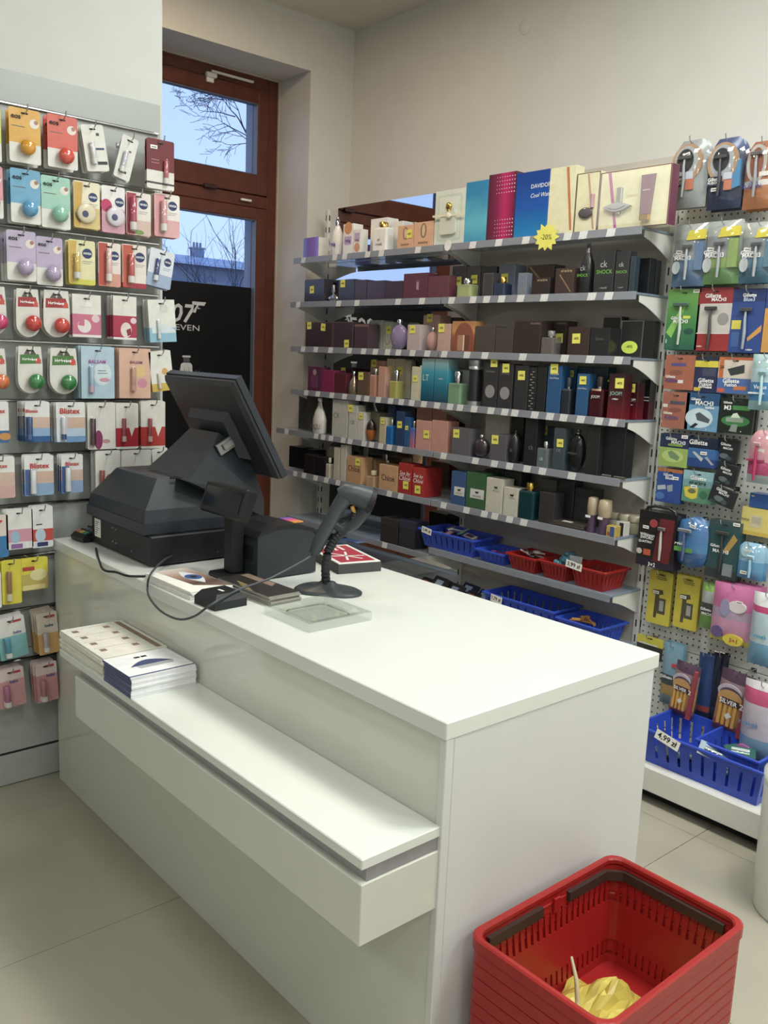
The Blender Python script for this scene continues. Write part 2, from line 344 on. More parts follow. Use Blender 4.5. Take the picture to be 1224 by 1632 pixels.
def bare_tree():
    rnd = random.Random(11); mb = MB(); XT = -11.0
    def P3(px, py, dx=0.0): return Vector(onX(px, py, XT+dx))
    def twig(px, py, ang, L, r, k, dx):
        pts = []; x, y, a, d = px, py, ang, dx; n = 5
        for i in range(n+1):
            pts.append(tuple(P3(x, y, d))); a += rnd.uniform(-.22, .22); x += math.cos(a)*L/n; y -= math.sin(a)*L/n; d += rnd.uniform(-.05, .05)
            if k > 0 and i > 0 and rnd.random() < .85: twig(x, y, a+rnd.choice((-1, 1))*rnd.uniform(.35, .9), L*rnd.uniform(.4, .65), r*.6, k-1, d)
        mb.tube(pts, [max(.0026, r*(1-.14*i)) for i in range(n+1)], 4)
    p = P3(432, 300); mb.tube([(XT-.1, p.y+1.6, -.13), (XT, p.y+1.3, 2.0), (XT, p.y+.5, p.z-.6), tuple(P3(418, 262)), tuple(P3(398, 222)), tuple(P3(382, 192))], [.15, .12, .06, .02, .013, .01], 6)
    for (x, y, a, L, r, k) in ((382, 192, 2.2, 52, .010, 3), (388, 203, 1.9, 70, .009, 3), (396, 218, 2.7, 60, .008, 2), (404, 234, 2.4, 60, .008, 2), (375, 186, 2.85, 58, .008, 3), (392, 210, 1.2, 46, .008, 2), (400, 226, 3.3, 40, .007, 2)): twig(x, y, a, L, r, k, 0)
    tag(mb.build('bare_tree', bark), 'bare winter tree with thin branches beyond the transom pane', 'tree')
bare_tree()
for i, (px, sd) in enumerate(((330, 5), (365, 6), (395, 9))):
    p = onX(px, 470, -16.0-i); tree('bare_bush', (p[0], p[1], -.13), (p[0], p[1], .8+onX(px, 445, -16.0-i)[2]*.55), ['bare bush under the far roof on the chimney side', 'bare twiggy bush in front of the far roof', 'bare bush close to the outer window reveal'][i], sd, .9, 3, .03)
# ------------------------------------------------------------------ sales counter
cx0, cx1, cy0, cy1, H = -3.06, -1.105, 1.148, 1.868, 0.90
gw = mat('white_lacquer', '#cbccc2', rough=0.12, noise=0.015, nscale=6, coat=0.3)
gt = mat('white_top_laminate', '#d6d9d3', rough=0.14, noise=0.015, nscale=6)
gs = mat('white_side_laminate', '#cdcdcc', rough=0.3, noise=0.015, nscale=6)
ct = empty('sales_counter', ((cx0+cx1)/2, (cy0+cy1)/2, 0)); tag(ct, 'long white glossy sales counter with a low shelf along its front', 'counter')
ox, oy = (cx0+cx1)/2, (cy0+cy1)/2
def cbox(name, a, b, m, bv=.0015):
    mb = MB(); mb.box((a[0]-ox, a[1]-oy, a[2]), (b[0]-ox, b[1]-oy, b[2]), 0, bv); return mb.build(name, m, ct)
cbox('countertop', (cx0, cy0, H-.036), (cx1, cy1, H), gt, .002)
cbox('front_panel', (cx0, cy0+.006, .0), (cx1-.0195, cy0+.024, H-.0365), gw)
cbox('edge_post', (cx1-.019, cy0+.003, 0), (cx1-.001, cy0+.0245, H-.0365), gs)
cbox('end_panel', (cx1-.019, cy0+.0255, 0), (cx1-.002, cy1-.015, H-.0365), gs)
cbox('end_panel', (cx0+.002, cy0+.0255, 0), (cx0+.019, cy1-.015, H-.0365), gs)
cbox('inner_shelf', (cx0+.02, cy0+.03, .45), (cx1-.02, cy1-.06, .468), gs)
cbox('bottom_board', (cx0+.02, cy0+.03, .06), (cx1-.02, cy1-.06, .078), gs)
for i in range(3): cbox('drawer_front', (cx0+.022+i*.638, cy1-.058, .10), (cx0+.022+(i+1)*.638-.006, cy1-.04, H-.05), gs)  # white fronts added on the counter's unseen back to brighten its mirror image
cbox('partition', ((cx0+cx1)/2-.009, cy0+.03, .08), ((cx0+cx1)/2+.009, cy1-.06, .449), gs)
bz, by0 = .687, .957
bx1 = cx1-.006
cbox('bench_top', (-2.515, by0, bz-.022), (bx1, cy0+.005, bz), gt, .002)
cbox('recess_strip', (-2.40, by0+.016, bz-.05), (bx1-.004, cy0+.005, bz-.0225), mat('grey_aluminium', '#a2a2a6', rough=.4, metal=.4))
cbox('drawer_box', (-2.405, by0+.001, .514), (bx1, cy0+.005, bz-.0505), gw, .0015)
# ------------------------------------------------------------------ leaflets on the bench
def paper_stack(name, x, y, z, wx, wy, n, t, rz, label, cover_fn, edge, jitter=.004, group=None, seed=1, sp=None):
    rnd = random.Random(seed)
    for i in range(n):
        mb = MB(); mb.box((-wx/2, -wy/2, 0), (wx/2, wy/2, t*.97), 0, .0006)
        if sp: mb.box((-wx/2, -wy/2-.0005, t*.02), (wx/2*.98, -wy/2+.01, t*.95), 1)
        o = mb.build(name, [edge]+([sp] if sp else []), None, (x+rnd.uniform(-jitter, jitter), y+rnd.uniform(-jitter, jitter), z+i*t), (0, 0, rz+rnd.uniform(-.015, .015)))
        top = i == n-1
        tag(o, label[0] if top else label[1], 'leaflet' if t < .006 else 'brochure', group)
        if top and cover_fn: cover_fn(o, wx, wy, t)
navy = C('#2f3a78'); 
def flat(o, name, poly, z, m, th=.0003):
    mb = MB(); mb.prism(poly, z, z+th, axis='z'); return mb.build(name, m, o)
def cover_blue(o, wx, wy, t):
    rt = lambda P: [(-b, a) for a, b in P]
    arc = [(-.06+.12*i/10, -.012+.036*math.sin(math.pi*i/10)) for i in range(11)]
    R = Matrix.Rotation(math.pi/2*0, 2)
    flat(o, 'printed_logo', rt([(p[0], p[1]-.004) for p in arc][::-1]), t, navy)
    flat(o, 'printed_band', [(wx/2-.006, -wy/2), (wx/2, -wy/2), (wx/2, wy/2), (wx/2-.006, wy/2)], t, navy); flat(o, 'printed_shade', rt([(-.04, -.036), (.055, -.036), (.06, -.018), (-.045, -.018)]), t, C('#a9abb0'))
    flat(o, 'printed_mark', rt([(-.02, .042), (-.004, .042), (-.004, .053), (-.02, .053)]), t, INK); flat(o, 'printed_mark', rt([(.0, .042), (.016, .042), (.016, .053), (.0, .053)]), t, INK)
def cover_list(o, wx, wy, t):
    br = C('#8a6b57', False); gr = C('#b9b5aa', False)
    for i in range(4):
        x = -wx/2+.03+i*(wx-.04)/4
        for y in (-wy/2+.02, wy/2-.075): flat(o, 'printed_block', [(x, y), (x+.02, y), (x+.02, y+.018), (x, y+.018)], t, br)
        flat(o, 'printed_line', [(x-.012, -wy/2+.012), (x-.01, -wy/2+.012), (x-.01, wy/2-.04), (x-.012, wy/2-.04)], t, gr)
    flat(o, 'printed_strip', [(-wx/2+.01, wy/2-.028), (wx/2-.01, wy/2-.028), (wx/2-.01, wy/2-.012), (-wx/2+.01, wy/2-.012)], t, br)
paper_stack('price_list', -2.365, 1.053, bz, .30, .19, 9, .0062, 0, ('top sheet of the pale price list stack with small brown print', 'price list lying in the pale paper stack on the bench'), cover_list, C('#dedacd', False), .003, 'pale price lists on the bench', 2)
paper_stack('brochure', -2.118, 1.048, bz, .165, .185, 9, .0065, 0, ('top brochure with dark blue logo on the blue edged stack', 'white brochure with blue spine in the stack on the bench'), cover_blue, C('#e6e7ea', False), .0025, 'blue edged brochures on the bench', 3, navy)
# ------------------------------------------------------------------ cash drawer and till
blk = mat('black_metal', '#17181b', rough=.45, noise=.08); char = mat('charcoal_plastic', '#2b3036', rough=.42, noise=.06, nscale=60, bump=.05); charl = mat('grey_plastic', '#3b4145', rough=.4, noise=.05, nscale=60)
dx0, dx1, dy0, dy1 = -2.93, -2.49, 1.235, 1.66
r = empty('cash_drawer', ((dx0+dx1)/2, (dy0+dy1)/2, H)); tag(r, 'flat black metal cash drawer under the till terminal', 'cash drawer')
hw, hd = (dx1-dx0)/2, (dy1-dy0)/2
mb = MB(); mb.box((-hw, -hd, .006), (hw, hd, .098), 0, .004); mb.build('housing', blk, r)
mb = MB(); mb.box((-hw+.02, hd, .014), (hw-.02, hd+.012, .09), 0, .003); mb.build('drawer_front', blk, r)
for sx_ in (-1, 1):
    for sy_ in (-1, 1):
        mb = MB(); mb.lathe([(.012, 0), (.014, .006)], 10); mb.build('rubber_foot', INK, r, (sx_*(hw-.03), sy_*(hd-.03), 0))
mb = MB(); mb.box((-hw+.028, -hd-.001, .03), (-hw+.075, -hd, .092)); lb = mb.build('type_label', PAPER, r)
mb = MB()
for i in range(7): mb.box((-hw+.033, -hd-.0014, .038+.007*i), (-hw+.033+.012+.025*((i*37) % 7)/7, -hd-.001, .0405+.007*i))
mb.build('label_print', mat('grey_ink', '#5b5b5f', rough=.6), lb)
for (sx_, sz_) in ((.17, .082), (.195, .08), (.17, .036), (.195, .034), (.31, .03)):
    mb = MB(); mb.x = Matrix.Translation((-hw+sx_, -hd, sz_)) @ Matrix.Rotation(math.pi/2, 4, 'X'); mb.lathe([(.0035, 0), (.0035, .001), (.0015, .002)], 8); mb.build('screw', STEEL, r)
# till terminal
r = empty('till_terminal', (-2.70, 1.45, H+.0985)); tag(r, 'dark grey till terminal with tilted touch screen on the cash drawer', 'till')
def off(p): return (p[0]+2.70, p[1]-1.45, p[2]-H-.0985)
mb = MB()
a0, a1, b0, b1 = -2.945, -2.515, 1.225, 1.665
def rect(x0, x1, y0, y1, z): return [off((x0, y0, z)), off((x1, y0, z)), off((x1, y1, z)), off((x0, y1, z))]
mb.loft([rect(a0, a1, b0, b1, 1.0), rect(a0, a1, b0, b1, 1.035), rect(a0+.008, a1-.008, b0+.008, b1-.008, 1.036), rect(a0+.02, a1-.02, b0+.012, b1-.02, 1.09), rect(a0+.075, a1-.045, b0+.055, b1-.1, 1.168)][0:2], 0)
mb.loft([rect(a0+.004, a1-.004, b0+.004, b1-.004, 1.0352), rect(a0+.012, a1-.012, b0+.012, b1-.02, 1.075), rect(a0+.085, a1-.05, b0+.07, b1-.12, 1.166), rect(a0+.095, a1-.06, b0+.08, b1-.13, 1.17)], 0)
mb.build('base_housing', char, r)
mb = MB(); c = off((-2.82, 1.262, 1.105)); mb.x = Matrix.Translation(c) @ Matrix.Rotation(math.radians(-35), 4, 'X') @ Matrix.Rotation(math.radians(-20), 4, 'Y'); mb.sphere((0, 0, 0), .03, n=12, sx=.3, sy=.15); mb.build('vent_recess', INK, r)
mb = MB()
for k in range(9): p = off((-2.72+.022*k, 1.40, 1.1705)); mb.box((p[0], p[1]-.06, p[2]-.002), (p[0]+.008, p[1]+.08, p[2]+.0006))
mb.build('vent_slots', INK, r)
# arm
mb = MB()
mb.loft([[off((-2.78, 1.36, 1.165)), off((-2.48, 1.36, 1.165)), off((-2.48, 1.64, 1.03)), off((-2.78, 1.64, 1.03))], [off((-2.74, 1.44, 1.25)), off((-2.50, 1.44, 1.25)), off((-2.48, 1.64, 1.09)), off((-2.76, 1.64, 1.09))], [off((-2.71, 1.49, 1.31)), off((-2.52, 1.49, 1.31)), off((-2.52, 1.60, 1.24)), off((-2.71, 1.60, 1.24))]], 0)
mb.build('stand_arm', char, r)
mb = MB(); a = off((-2.505, 1.50, 1.27)); mb.x = Matrix.Translation(a) @ Matrix.Rotation(math.radians(30), 4, 'X'); mb.box((0, -.03, -.02), (.012, .03, .02), 0, .002); mb.box((.012, -.012, -.01), (.02, .028, .012), 0, .002)
mb.build('hinge_plate', STEEL, r)
# screen head
sl = empty('x'); bpy.data.objects.remove(sl)
tl = Vector((-2.838, 1.452, 1.473)); dn = Vector((0, .177, -.312)).normalized(); nb = Vector((0, -dn.z*-1, 0))
nrm = Vector((1, 0, 0)).cross(dn)   # points to the back (customer side)
if nrm.y > 0: nrm = -nrm
Wm, Hm = .445, .358
def mp(u, v, t): q = tl+Vector((u, 0, 0))+dn*v-nrm*t; return off(q)
mb = MB()
mb.loft([[mp(.012, .012, 0), mp(Wm-.012, .012, 0), mp(Wm-.012, Hm-.012, 0), mp(.012, Hm-.012, 0)], [mp(0, 0, .012), mp(Wm, 0, .012), mp(Wm, Hm, .012), mp(0, Hm, .012)], [mp(0, 0, .022), mp(Wm, 0, .022), mp(Wm, Hm, .022), mp(0, Hm, .022)]], 0)
sc_ = mb.build('screen_back', mat('screen_back_plastic', '#2a2b2e', rough=.4, noise=.08, nscale=50), r)
mb = MB(); mb.loft([[mp(-.004, -.004, .0225), mp(Wm+.004, -.004, .0225), mp(Wm+.004, Hm+.004, .0225), mp(-.004, Hm+.004, .0225)], [mp(-.004, -.004, .045), mp(Wm+.004, -.004, .045), mp(Wm+.004, Hm+.004, .045), mp(-.004, Hm+.004, .045)]], 0); mb.build('bezel', char, r)
mb = MB(); mb.loft([[mp(.02, .02, .0452), mp(Wm-.02, .02, .0452), mp(Wm-.02, Hm-.02, .0452), mp(.02, Hm-.02, .0452)], [mp(.02, .02, .046), mp(Wm-.02, .02, .046), mp(Wm-.02, Hm-.02, .046), mp(.02, Hm-.02, .046)]], 0); mb.build('display_glass', mat('screen_glass', '#0c0e14', rough=.06, noise=0), r)
mb = MB(); mb.loft([[mp(.11, .13, -.028), mp(.34, .13, -.028), mp(.34, .26, -.034), mp(.11, .26, -.034)], [mp(.10, .11, 0), mp(.35, .11, 0), mp(.35, .29, 0), mp(.10, .29, 0)]], 0); mb.build('hinge_cover', char, r)
# customer display on a pole
r = empty('customer_display', (-2.265, 1.40, H)); tag(r, 'small black customer display on a short pole beside the receipt printer', 'display')
mb = MB(); mb.box((-.06, -.06, 0), (.06, .022, .016), 0, .005); mb.build('base', blk, r)
mb = MB(); mb.box((-.03, -.024, .016), (.02, .018, .20), 0, .004); mb.build('pole', blk, r)
mb = MB(); mb.x = Matrix.Translation((0, -.03, .235)) @ Matrix.Rotation(math.radians(-18), 4, 'X'); mb.box((-.115, -.018, -.048), (.115, .022, .048), 0, .006); hd_ = mb.build('head', mat('display_black', '#131416', rough=.35), r)
mb = MB(); mb.x = Matrix.Translation((0, -.03, .235)) @ Matrix.Rotation(math.radians(-18), 4, 'X'); mb.box((-.10, -.0192, -.03), (.10, -.0185, .032)); mb.build('display_window', mat('display_window', '#08090b', rough=.1, noise=0), hd_)
# receipt printer
r = empty('receipt_printer', (-2.268, 1.53, H)); tag(r, 'charcoal receipt printer with curved lid beside the scanner', 'printer')
prof = [(-.105, .004), (.11, .004), (.11, .118), (.095, .135), (.03, .152), (-.04, .152), (-.09, .14), (-.105, .125)]
mb = MB(); mb.prism(prof, -.085, .085, axis='x'); mb.build('body', char, r)
mb = MB(); mb.prism([(-.108, .124), (-.092, .139), (-.04, .151), (.03, .151), (.097, .134), (.114, .116), (.114, .124), (.097, .144), (.03, .162), (-.04, .162), (-.094, .149), (-.11, .132)], -.088, .088, axis='x'); mb.build('lid', blk, r)
mb = MB(); mb.box((-.06, -.108, .06), (.06, -.105, .1)); mb.build('front_plate', blk, r)
mb = MB(); mb.box((-.05, .06, .153), (.03, .098, .156)); mb.build('colour_sticker', grad('sticker_gradient', [(0, '#3b57c4'), (.5, '#d84f8d'), (1, '#e8a13a')], 'X'), r)
# bar code scanner on gooseneck stand
r = empty('scanner_stand', (-1.985, 1.535, H)); tag(r, 'dark grey gooseneck scanner stand with broad flat foot', 'scanner stand')
def rel(p): return (p[0]+1.985, p[1]-1.535, p[2]-H)
foot = []
for i in range(36):
    a = 2*math.pi*i/36; rr = .082*(1+.22*math.cos(2*(a-.55)) + .07*math.cos(3*(a-.4)))
    foot.append((rr*math.cos(a), rr*math.sin(a)))
mb = MB(); mb.loft([[(x, y, 0) for x, y in foot], [(x, y, .006) for x, y in foot], [(x*.9, y*.9, .011) for x, y in foot], [(x*.35, y*.35, .018) for x, y in foot], [(x*.22, y*.22, .03) for x, y in foot]], smooth=True); mb.build('foot', charl, r)
npts = [(-1.985, 1.53, .92), (-1.978, 1.521, .97), (-1.974, 1.524, 1.02), (-1.962, 1.538, 1.055), (-1.945, 1.558, 1.085), (-1.93, 1.575, 1.11), (-1.925, 1.582, 1.14)]
mb = MB(); pp = []
for i in range(len(npts)-1):
    for k in range(8):
        t = k/8; pp.append(Vector(rel(npts[i])).lerp(Vector(rel(npts[i+1])), t))
mb.tube(pp, [.0135 if k % 2 else .0118 for k in range(len(pp))], 12, smooth=False); mb.build('gooseneck', mat('neck_black', '#1c1f23', rough=.5), r)
cup = [(-1.965, 1.528, 1.105), (-1.95, 1.555, 1.085), (-1.93, 1.58, 1.105), (-1.912, 1.602, 1.14), (-1.903, 1.615, 1.175)]
mb = MB(); mb.tube([rel(p) for p in cup], [.012, .017, .019, .02, .018], 10); mb.build('cradle', char, r)
r = empty('barcode_scanner', (-1.96, 1.53, 1.02)); tag(r, 'dark grey hand held bar code scanner resting in the gooseneck stand', 'scanner')
def rel2(p): return (p[0]+1.96, p[1]-1.53, p[2]-1.02)
mb = MB()
hs = [((-1.995, 1.49, 1.015), .013), ((-1.990, 1.496, 1.03), .018), ((-1.980, 1.508, 1.07), .0195), ((-1.967, 1.526, 1.11), .0195), ((-1.955, 1.541, 1.15), .021), ((-1.945, 1.554, 1.175), .024), ((-1.936, 1.566, 1.19), .022)]
mb.tube([rel2(p) for p, q in hs], [q for p, q in hs], 12); mb.build('handle', charl, r)
hs = [((-1.955, 1.54, 1.188), .016), ((-1.945, 1.554, 1.192), .027), ((-1.925, 1.582, 1.187), .030), ((-1.91, 1.602, 1.178), .034), ((-1.902, 1.612, 1.173), .036)]
mb = MB(); mb.tube([rel2(p) for p, q in hs], [q for p, q in hs], 14); hd_ = mb.build('head', charl, r)
mb = MB(); mb.tube([rel2((-1.904, 1.61, 1.174)), rel2((-1.896, 1.62, 1.169))], .0385, 14); mb.build('bumper', INK, r)
mb = MB(); mb.tube([rel2((-1.896, 1.62, 1.169)), rel2((-1.8945, 1.622, 1.1682))], .03, 14); mb.build('scan_window', mat('scan_red', '#3b0c0e', rough=.08, noise=0), r)
mb = MB(); mb.tube([rel2((-1.93, 1.572, 1.155)), rel2((-1.923, 1.58, 1.125))], .006, 8); mb.build('trigger', mat('trigger_amber', '#c99a4e', rough=.4), r)
# scanner cable
def cable(name, pts, rad, m, label, steps=8):
    P = [Vector(p) for p in pts]; out = []
    for i in range(len(P)-1):
        p0_, p1_, p2_, p3_ = P[max(i-1, 0)], P[i], P[i+1], P[min(i+2, len(P)-1)]
        for k in range(steps):
            t = k/steps; out.append(.5*((2*p1_)+(p2_-p0_)*t+(2*p0_-5*p1_+4*p2_-p3_)*t*t+(3*p1_-p0_-3*p2_+p3_)*t**3))
    out.append(P[-1])
    mb = MB(); b = out[0]; mb.tube([tuple(q-b) for q in out], rad, 8); o = mb.build(name, m, None, tuple(b)); return tag(o, label, 'cable')
cabm = mat('cable_grey', '#3d4246', rough=.45, noise=.05)
def fr(px, py, Y=1.128): return tuple(onY(px, py, Y))
def tz(px, py, z): return tuple(onZ(px, py, z))
cable('scanner_cable', [(-1.996, 1.489, 1.013), tz(485, 893, 1.0), tz(430, 922, .965), tz(380, 940, .945), fr(336, 964, 1.14), fr(310, 982, 1.125), fr(285, 987, 1.12), fr(258, 975, 1.12), fr(240, 955, 1.13), fr(235, 938, 1.14), tz(240, 915, .935), tz(262, 892, .93), tz(290, 880, .935), tz(320, 872, .94), tz(348, 880, .925)], .0032, cabm, 'grey scanner cable looping over the front edge of the counter')
cable('terminal_cable', [tz(153, 874, .905), tz(157, 890, .904), tz(165, 908, .904), tz(185, 912, .904), tz(205, 918, .904), tz(236, 918, .904)], .0036, mat('cable_black', '#1a1a1c', rough=.5), 'black wavy cable of the card terminal on the counter edge')
# card terminal
r = empty('card_terminal', (-2.982, 1.285, H), (0, 0, math.radians(8))); tag(r, 'black card payment terminal with coloured keys at the end of the counter', 'card terminal')
mb = MB(); mb.prism([(-.085, .004), (.085, .004), (.09, .05), (.03, .058), (-.075, .028), (-.088, .016)], -.04, .04, axis='x'); mb.build('body', mat('terminal_black', '#1d1f21', rough=.4), r)
kc = {(0, 0): '#b8473f', (1, 0): '#c9a33a', (2, 0): '#2f7f4f'}
for i in range(3):
    for j in range(4):
        t = -.066+.024*j; z = .0305+.0071*j*1.2
        mb = MB(); mb.x = Matrix.Translation((-.024+.024*i, t, .0325+(t+.066)*.29)) @ Matrix.Rotation(math.radians(16), 4, 'X'); mb.box((-.009, -.007, -.004), (.009, .007, .003), 0, .001)
        mb.build('key', C(kc.get((i, j), '#5d6266')), r)
mb = MB(); mb.x = Matrix.Translation((0, .058, .056)) @ Matrix.Rotation(math.radians(-8), 4, 'X'); mb.box((-.03, -.02, -.002), (.03, .022, .0018)); mb.build('display', mat('lcd', '#4c5a55', rough=.2), r)
# magazines and leaflets on the counter
def cover_eye(o, wx, wy, t):
    flat(o, 'photo_print', [(-wx/2+.002, -wy/2+.03), (wx/2-.06, -wy/2+.045), (wx/2-.002, wy/2-.002), (-wx/2+.002, wy/2-.002)], t, grad('eye_skin', [(0, '#e0d6ce'), (.35, '#b0917f'), (.7, '#5f4a45'), (1, '#8c7468')], 'X'))
    flat(o, 'eye_white', [(-.09+.15*i/10, .02+.027*math.sin(math.pi*i/10)) for i in range(11)][::-1]+[(-.09+.15*i/10, .02-.022*math.sin(math.pi*i/10)) for i in range(11)], t+.0004, C('#d8dde6'))
    flat(o, 'iris', circ(-.012, .023, .03, .024), t+.0008, C('#34549c')); flat(o, 'pupil', circ(-.012, .023, .012, .01), t+.0012, INK)
def cover_dark(o, wx, wy, t):
    flat(o, 'dark_cover', [(-wx/2, -wy/2), (wx/2, -wy/2), (wx/2, wy/2), (-wx/2, wy/2)], t-.0004, C('#2c2724'), .0006)
    for k in range(4): flat(o, 'printed_line', [(-.06+.02*k, -.03-.008*k), (-.01+.02*k, -.03-.008*k), (-.01+.02*k, -.026-.008*k), (-.06+.02*k, -.026-.008*k)], t, C('#b79a5c'))
    flat(o, 'photo_print', [(-wx/2+.01, .02), (.04, .02), (.02, wy/2-.005), (-wx/2+.01, wy/2-.005)], t, C('#8c6f5d'))
paper_stack('magazine', -2.235, 1.226, H, .255, .135, 4, .0058, math.radians(2), ('top magazine with a blue eye on its cover', 'magazine under the one with the eye cover'), cover_eye, C('#e2e0da', False), .002, 'magazines by the counter edge', 4)
paper_stack('catalogue', -2.068, 1.354, H, .25, .104, 5, .0055, math.radians(2), ('top dark catalogue with gold print before the printer', 'dark catalogue lower in the stack before the printer'), cover_dark, C('#8d8880', False), .004, 'dark catalogues before the printer', 5)
r = empty('display_block', (-2.03, 1.21, H), (0, 0, math.radians(3))); tag(r, 'small black plastic block with sloping sides on the counter edge', 'block')
mb = MB(); mb.loft([[(-.05, -.05, 0), (.05, -.05, 0), (.05, .05, 0), (-.05, .05, 0)], [(-.05, -.05, .022), (.05, -.05, .022), (.05, .05, .022), (-.05, .05, .022)], [(-.036, -.036, .04), (.036, -.036, .04), (.036, .036, .04), (-.036, .036, .04)]]); mb.build('block', mat('block_black', '#1c2023', rough=.35), r)
mb = MB(); mb.box((-.008, -.006, .04), (.016, .002, .0405)); mb.build('mark', WHITE, r)
# glass coin tray
r = empty('coin_tray', (-1.795, 1.36, H)); tag(r, 'square clear glass coin tray on the counter', 'coin tray')
mb = MB(); a = .1
mb.loft([[(-a, -a, 0), (a, -a, 0), (a, a, 0), (-a, a, 0)], [(-a, -a, .022), (a, -a, .022), (a, a, .022), (-a, a, .022)], [(-a+.018, -a+.018, .022), (a-.018, -a+.018, .022), (a-.018, a-.018, .022), (-a+.018, a-.018, .022)], [(-.06, -.06, .009), (.06, -.06, .009), (.06, .06, .009), (-.06, .06, .009)]]); mb.build('dish', clear_mat('tray_glass', .24, '#fafcfa', .04), r)
mb = MB(); mb.loft([[(x*.99, y*.99, .0095) for x, y in rrect(.125, .125, .02, 4)], [(x, y, .012) for x, y in rrect(.13, .13, .02, 4)]], 0, caps=False); mb.build('pressed_ring', clear_mat('tray_ring', .5, '#dfe6e0', .05), r)
# red and white gift box lying behind the printer
r = empty('gift_box', (-2.235, 1.79, H), (0, 0, math.radians(-14))); tag(r, 'flat dark box with red and white printed top behind the scanner', 'box')
mb = MB(); mb.box((-.13, -.075, 0), (.13, .075, .03), 0, .001); mb.build('tray', C('#3b3a3d', False), r)
mb = MB(); mb.box((-.128, -.073, .0305), (.128, .073, .034), 0, .001); tp = mb.build('lid', C('#e3e1dc'), r)
mb = MB(); mb.box((-.115, -.06, .034), (.115, .06, .0343)); mb.build('red_print', C('#b9233a'), r)
for a_ in (35, -20, 80):
    mb = MB(); mb.x = Matrix.Translation((.035, -.005, .0344)) @ Matrix.Rotation(math.radians(a_), 4, 'Z'); mb.box((-.06, -.004, 0), (.06, .004, .0003)); mb.build('white_print', WHITE, r)
for k in range(3):
    mb = MB(); mb.box((-.105, -.03+.025*k, .0343), (-.05, -.02+.025*k, .0346)); mb.build('white_print', WHITE, r)
# ------------------------------------------------------------------ perfume shelving on the back wall
YF, YB = 2.93, 3.15
ROWS = {1: 2.083, 2: 1.849, 3: 1.609, 4: 1.373, 5: 1.144, 6: .914, 7: .684, 8: .452}
ROWTXT = {1: 'on the top perfume shelf', 2: 'on the second perfume shelf', 3: 'on the third perfume shelf', 4: 'on the fourth perfume shelf', 5: 'on the fifth perfume shelf', 6: 'on the sixth perfume shelf', 7: 'on the shelf of baskets', 8: 'on the lowest glass shelf'}
CROP = {'5': (450, 280, 3.6), '6': (720, 240, 3.308), '7': (430, 540, 3.6), '8': (700, 540, 3.308), '9': (480, 780, 2.1474)}
def cp(k, x, y): a, b, s = CROP[k]; return a+x/s, b+y/s
def proj(p):
    d = np.array(p)-CAMP; zc = d@_f; return 612+FPX*(d@_r2)/zc, 816-FPX*(d@_u2)/zc
psh = empty('perfume_shelving', (-3.08, 3.15, 0)); tag(psh, 'wall shelving unit with mirror back and grey glass shelves full of perfumes', 'shelving')
def sbox(name, a, b, m, bv=0.0, parent=None):
    mb = MB(); mb.box((a[0]+3.08, a[1]-3.15, a[2]), (b[0]+3.08, b[1]-3.15, b[2]), 0, bv); return mb.build(name, m, parent or psh)
lac = mat('white_metal', '#dcdcd6', rough=.35, noise=.02)
XU = (-4.185, -3.01, -1.985)
slot = mat('slot_dark', '#26262a', rough=.7)
for xu in XU:
    u = sbox('upright', (xu-.014, 3.148, 0), (xu+.014, 3.185, 2.372), lac, .002)
    mb = MB()
    for k in range(34):
        zz = .2+.064*k; mb.box((xu+.0142+3.08, 3.156-3.15, zz), (xu+.0146+3.08, 3.163-3.15, zz+.03)); mb.box((xu-.003+3.08, 3.1474-3.15, zz), (xu+.003+3.08, 3.148-3.15, zz+.03))
    mb.build('slots', slot, u)['kind'] = 'stuff'
mir = mat('mirror', '#dde0e3', rough=.02, metal=1.0, noise=0)
for a, b in ((-4.17, -3.025), (-2.995, -2.0)):
    sbox('mirror_panel' if a < -4 else 'glossy_panel', (a if a > -4.1 else -4.09, 3.157, .16), (b, 3.163, 2.372), mir if a < -4 else mat('glossy_panel', '#b9b3aa', rough=.12, noise=.02, coat=.5))
    sbox('back_board', (a, 3.164, .16), (b, 3.18, 2.374), lac)
sglass = mat('shelf_glass', '#9fb0c2', rough=.1, alpha=.5, noise=0); strip = mat('price_strip', '#8d9099', rough=.3, alpha=.92, noise=.04)
lowstrip = mat('clear_strip', '#9aa0ab', rough=.2, alpha=.55, noise=.03)
labm = None
def label_mat():
    m = bpy.data.materials.new('price_label_paper'); m.use_nodes = True; n = m.node_tree; b = n.nodes['Principled BSDF']
    t = n.nodes.new('ShaderNodeTexCoord'); mp_ = n.nodes.new('ShaderNodeMapping'); mp_.inputs['Scale'].default_value = (260, 1, 420); ns = n.nodes.new('ShaderNodeTexNoise'); ns.inputs['Scale'].default_value = 1.0; r = n.nodes.new('ShaderNodeValToRGB')
    r.color_ramp.elements[0].position = .36; r.color_ramp.elements[0].color = lin('#8a8a90')+(1,); r.color_ramp.elements[1].position = .46; r.color_ramp.elements[1].color = lin('#e2e2e2')+(1,)
    n.links.new(t.outputs['Object'], mp_.inputs[0]); n.links.new(mp_.outputs[0], ns.inputs['Vector']); n.links.new(ns.outputs['Fac'], r.inputs[0]); n.links.new(r.outputs[0], b.inputs['Base Color']); b.inputs['Roughness'].default_value = .6
    return m
labm = label_mat()
mb = MB(); mb.prism([(-.022, -.0145), (.016, -.0145), (.022, .0145), (-.016, .0145)], -.0006, 0); lab_me = mb.build('price_label', labm).data; bpy.data.objects.remove(bpy.data.objects['price_label'])
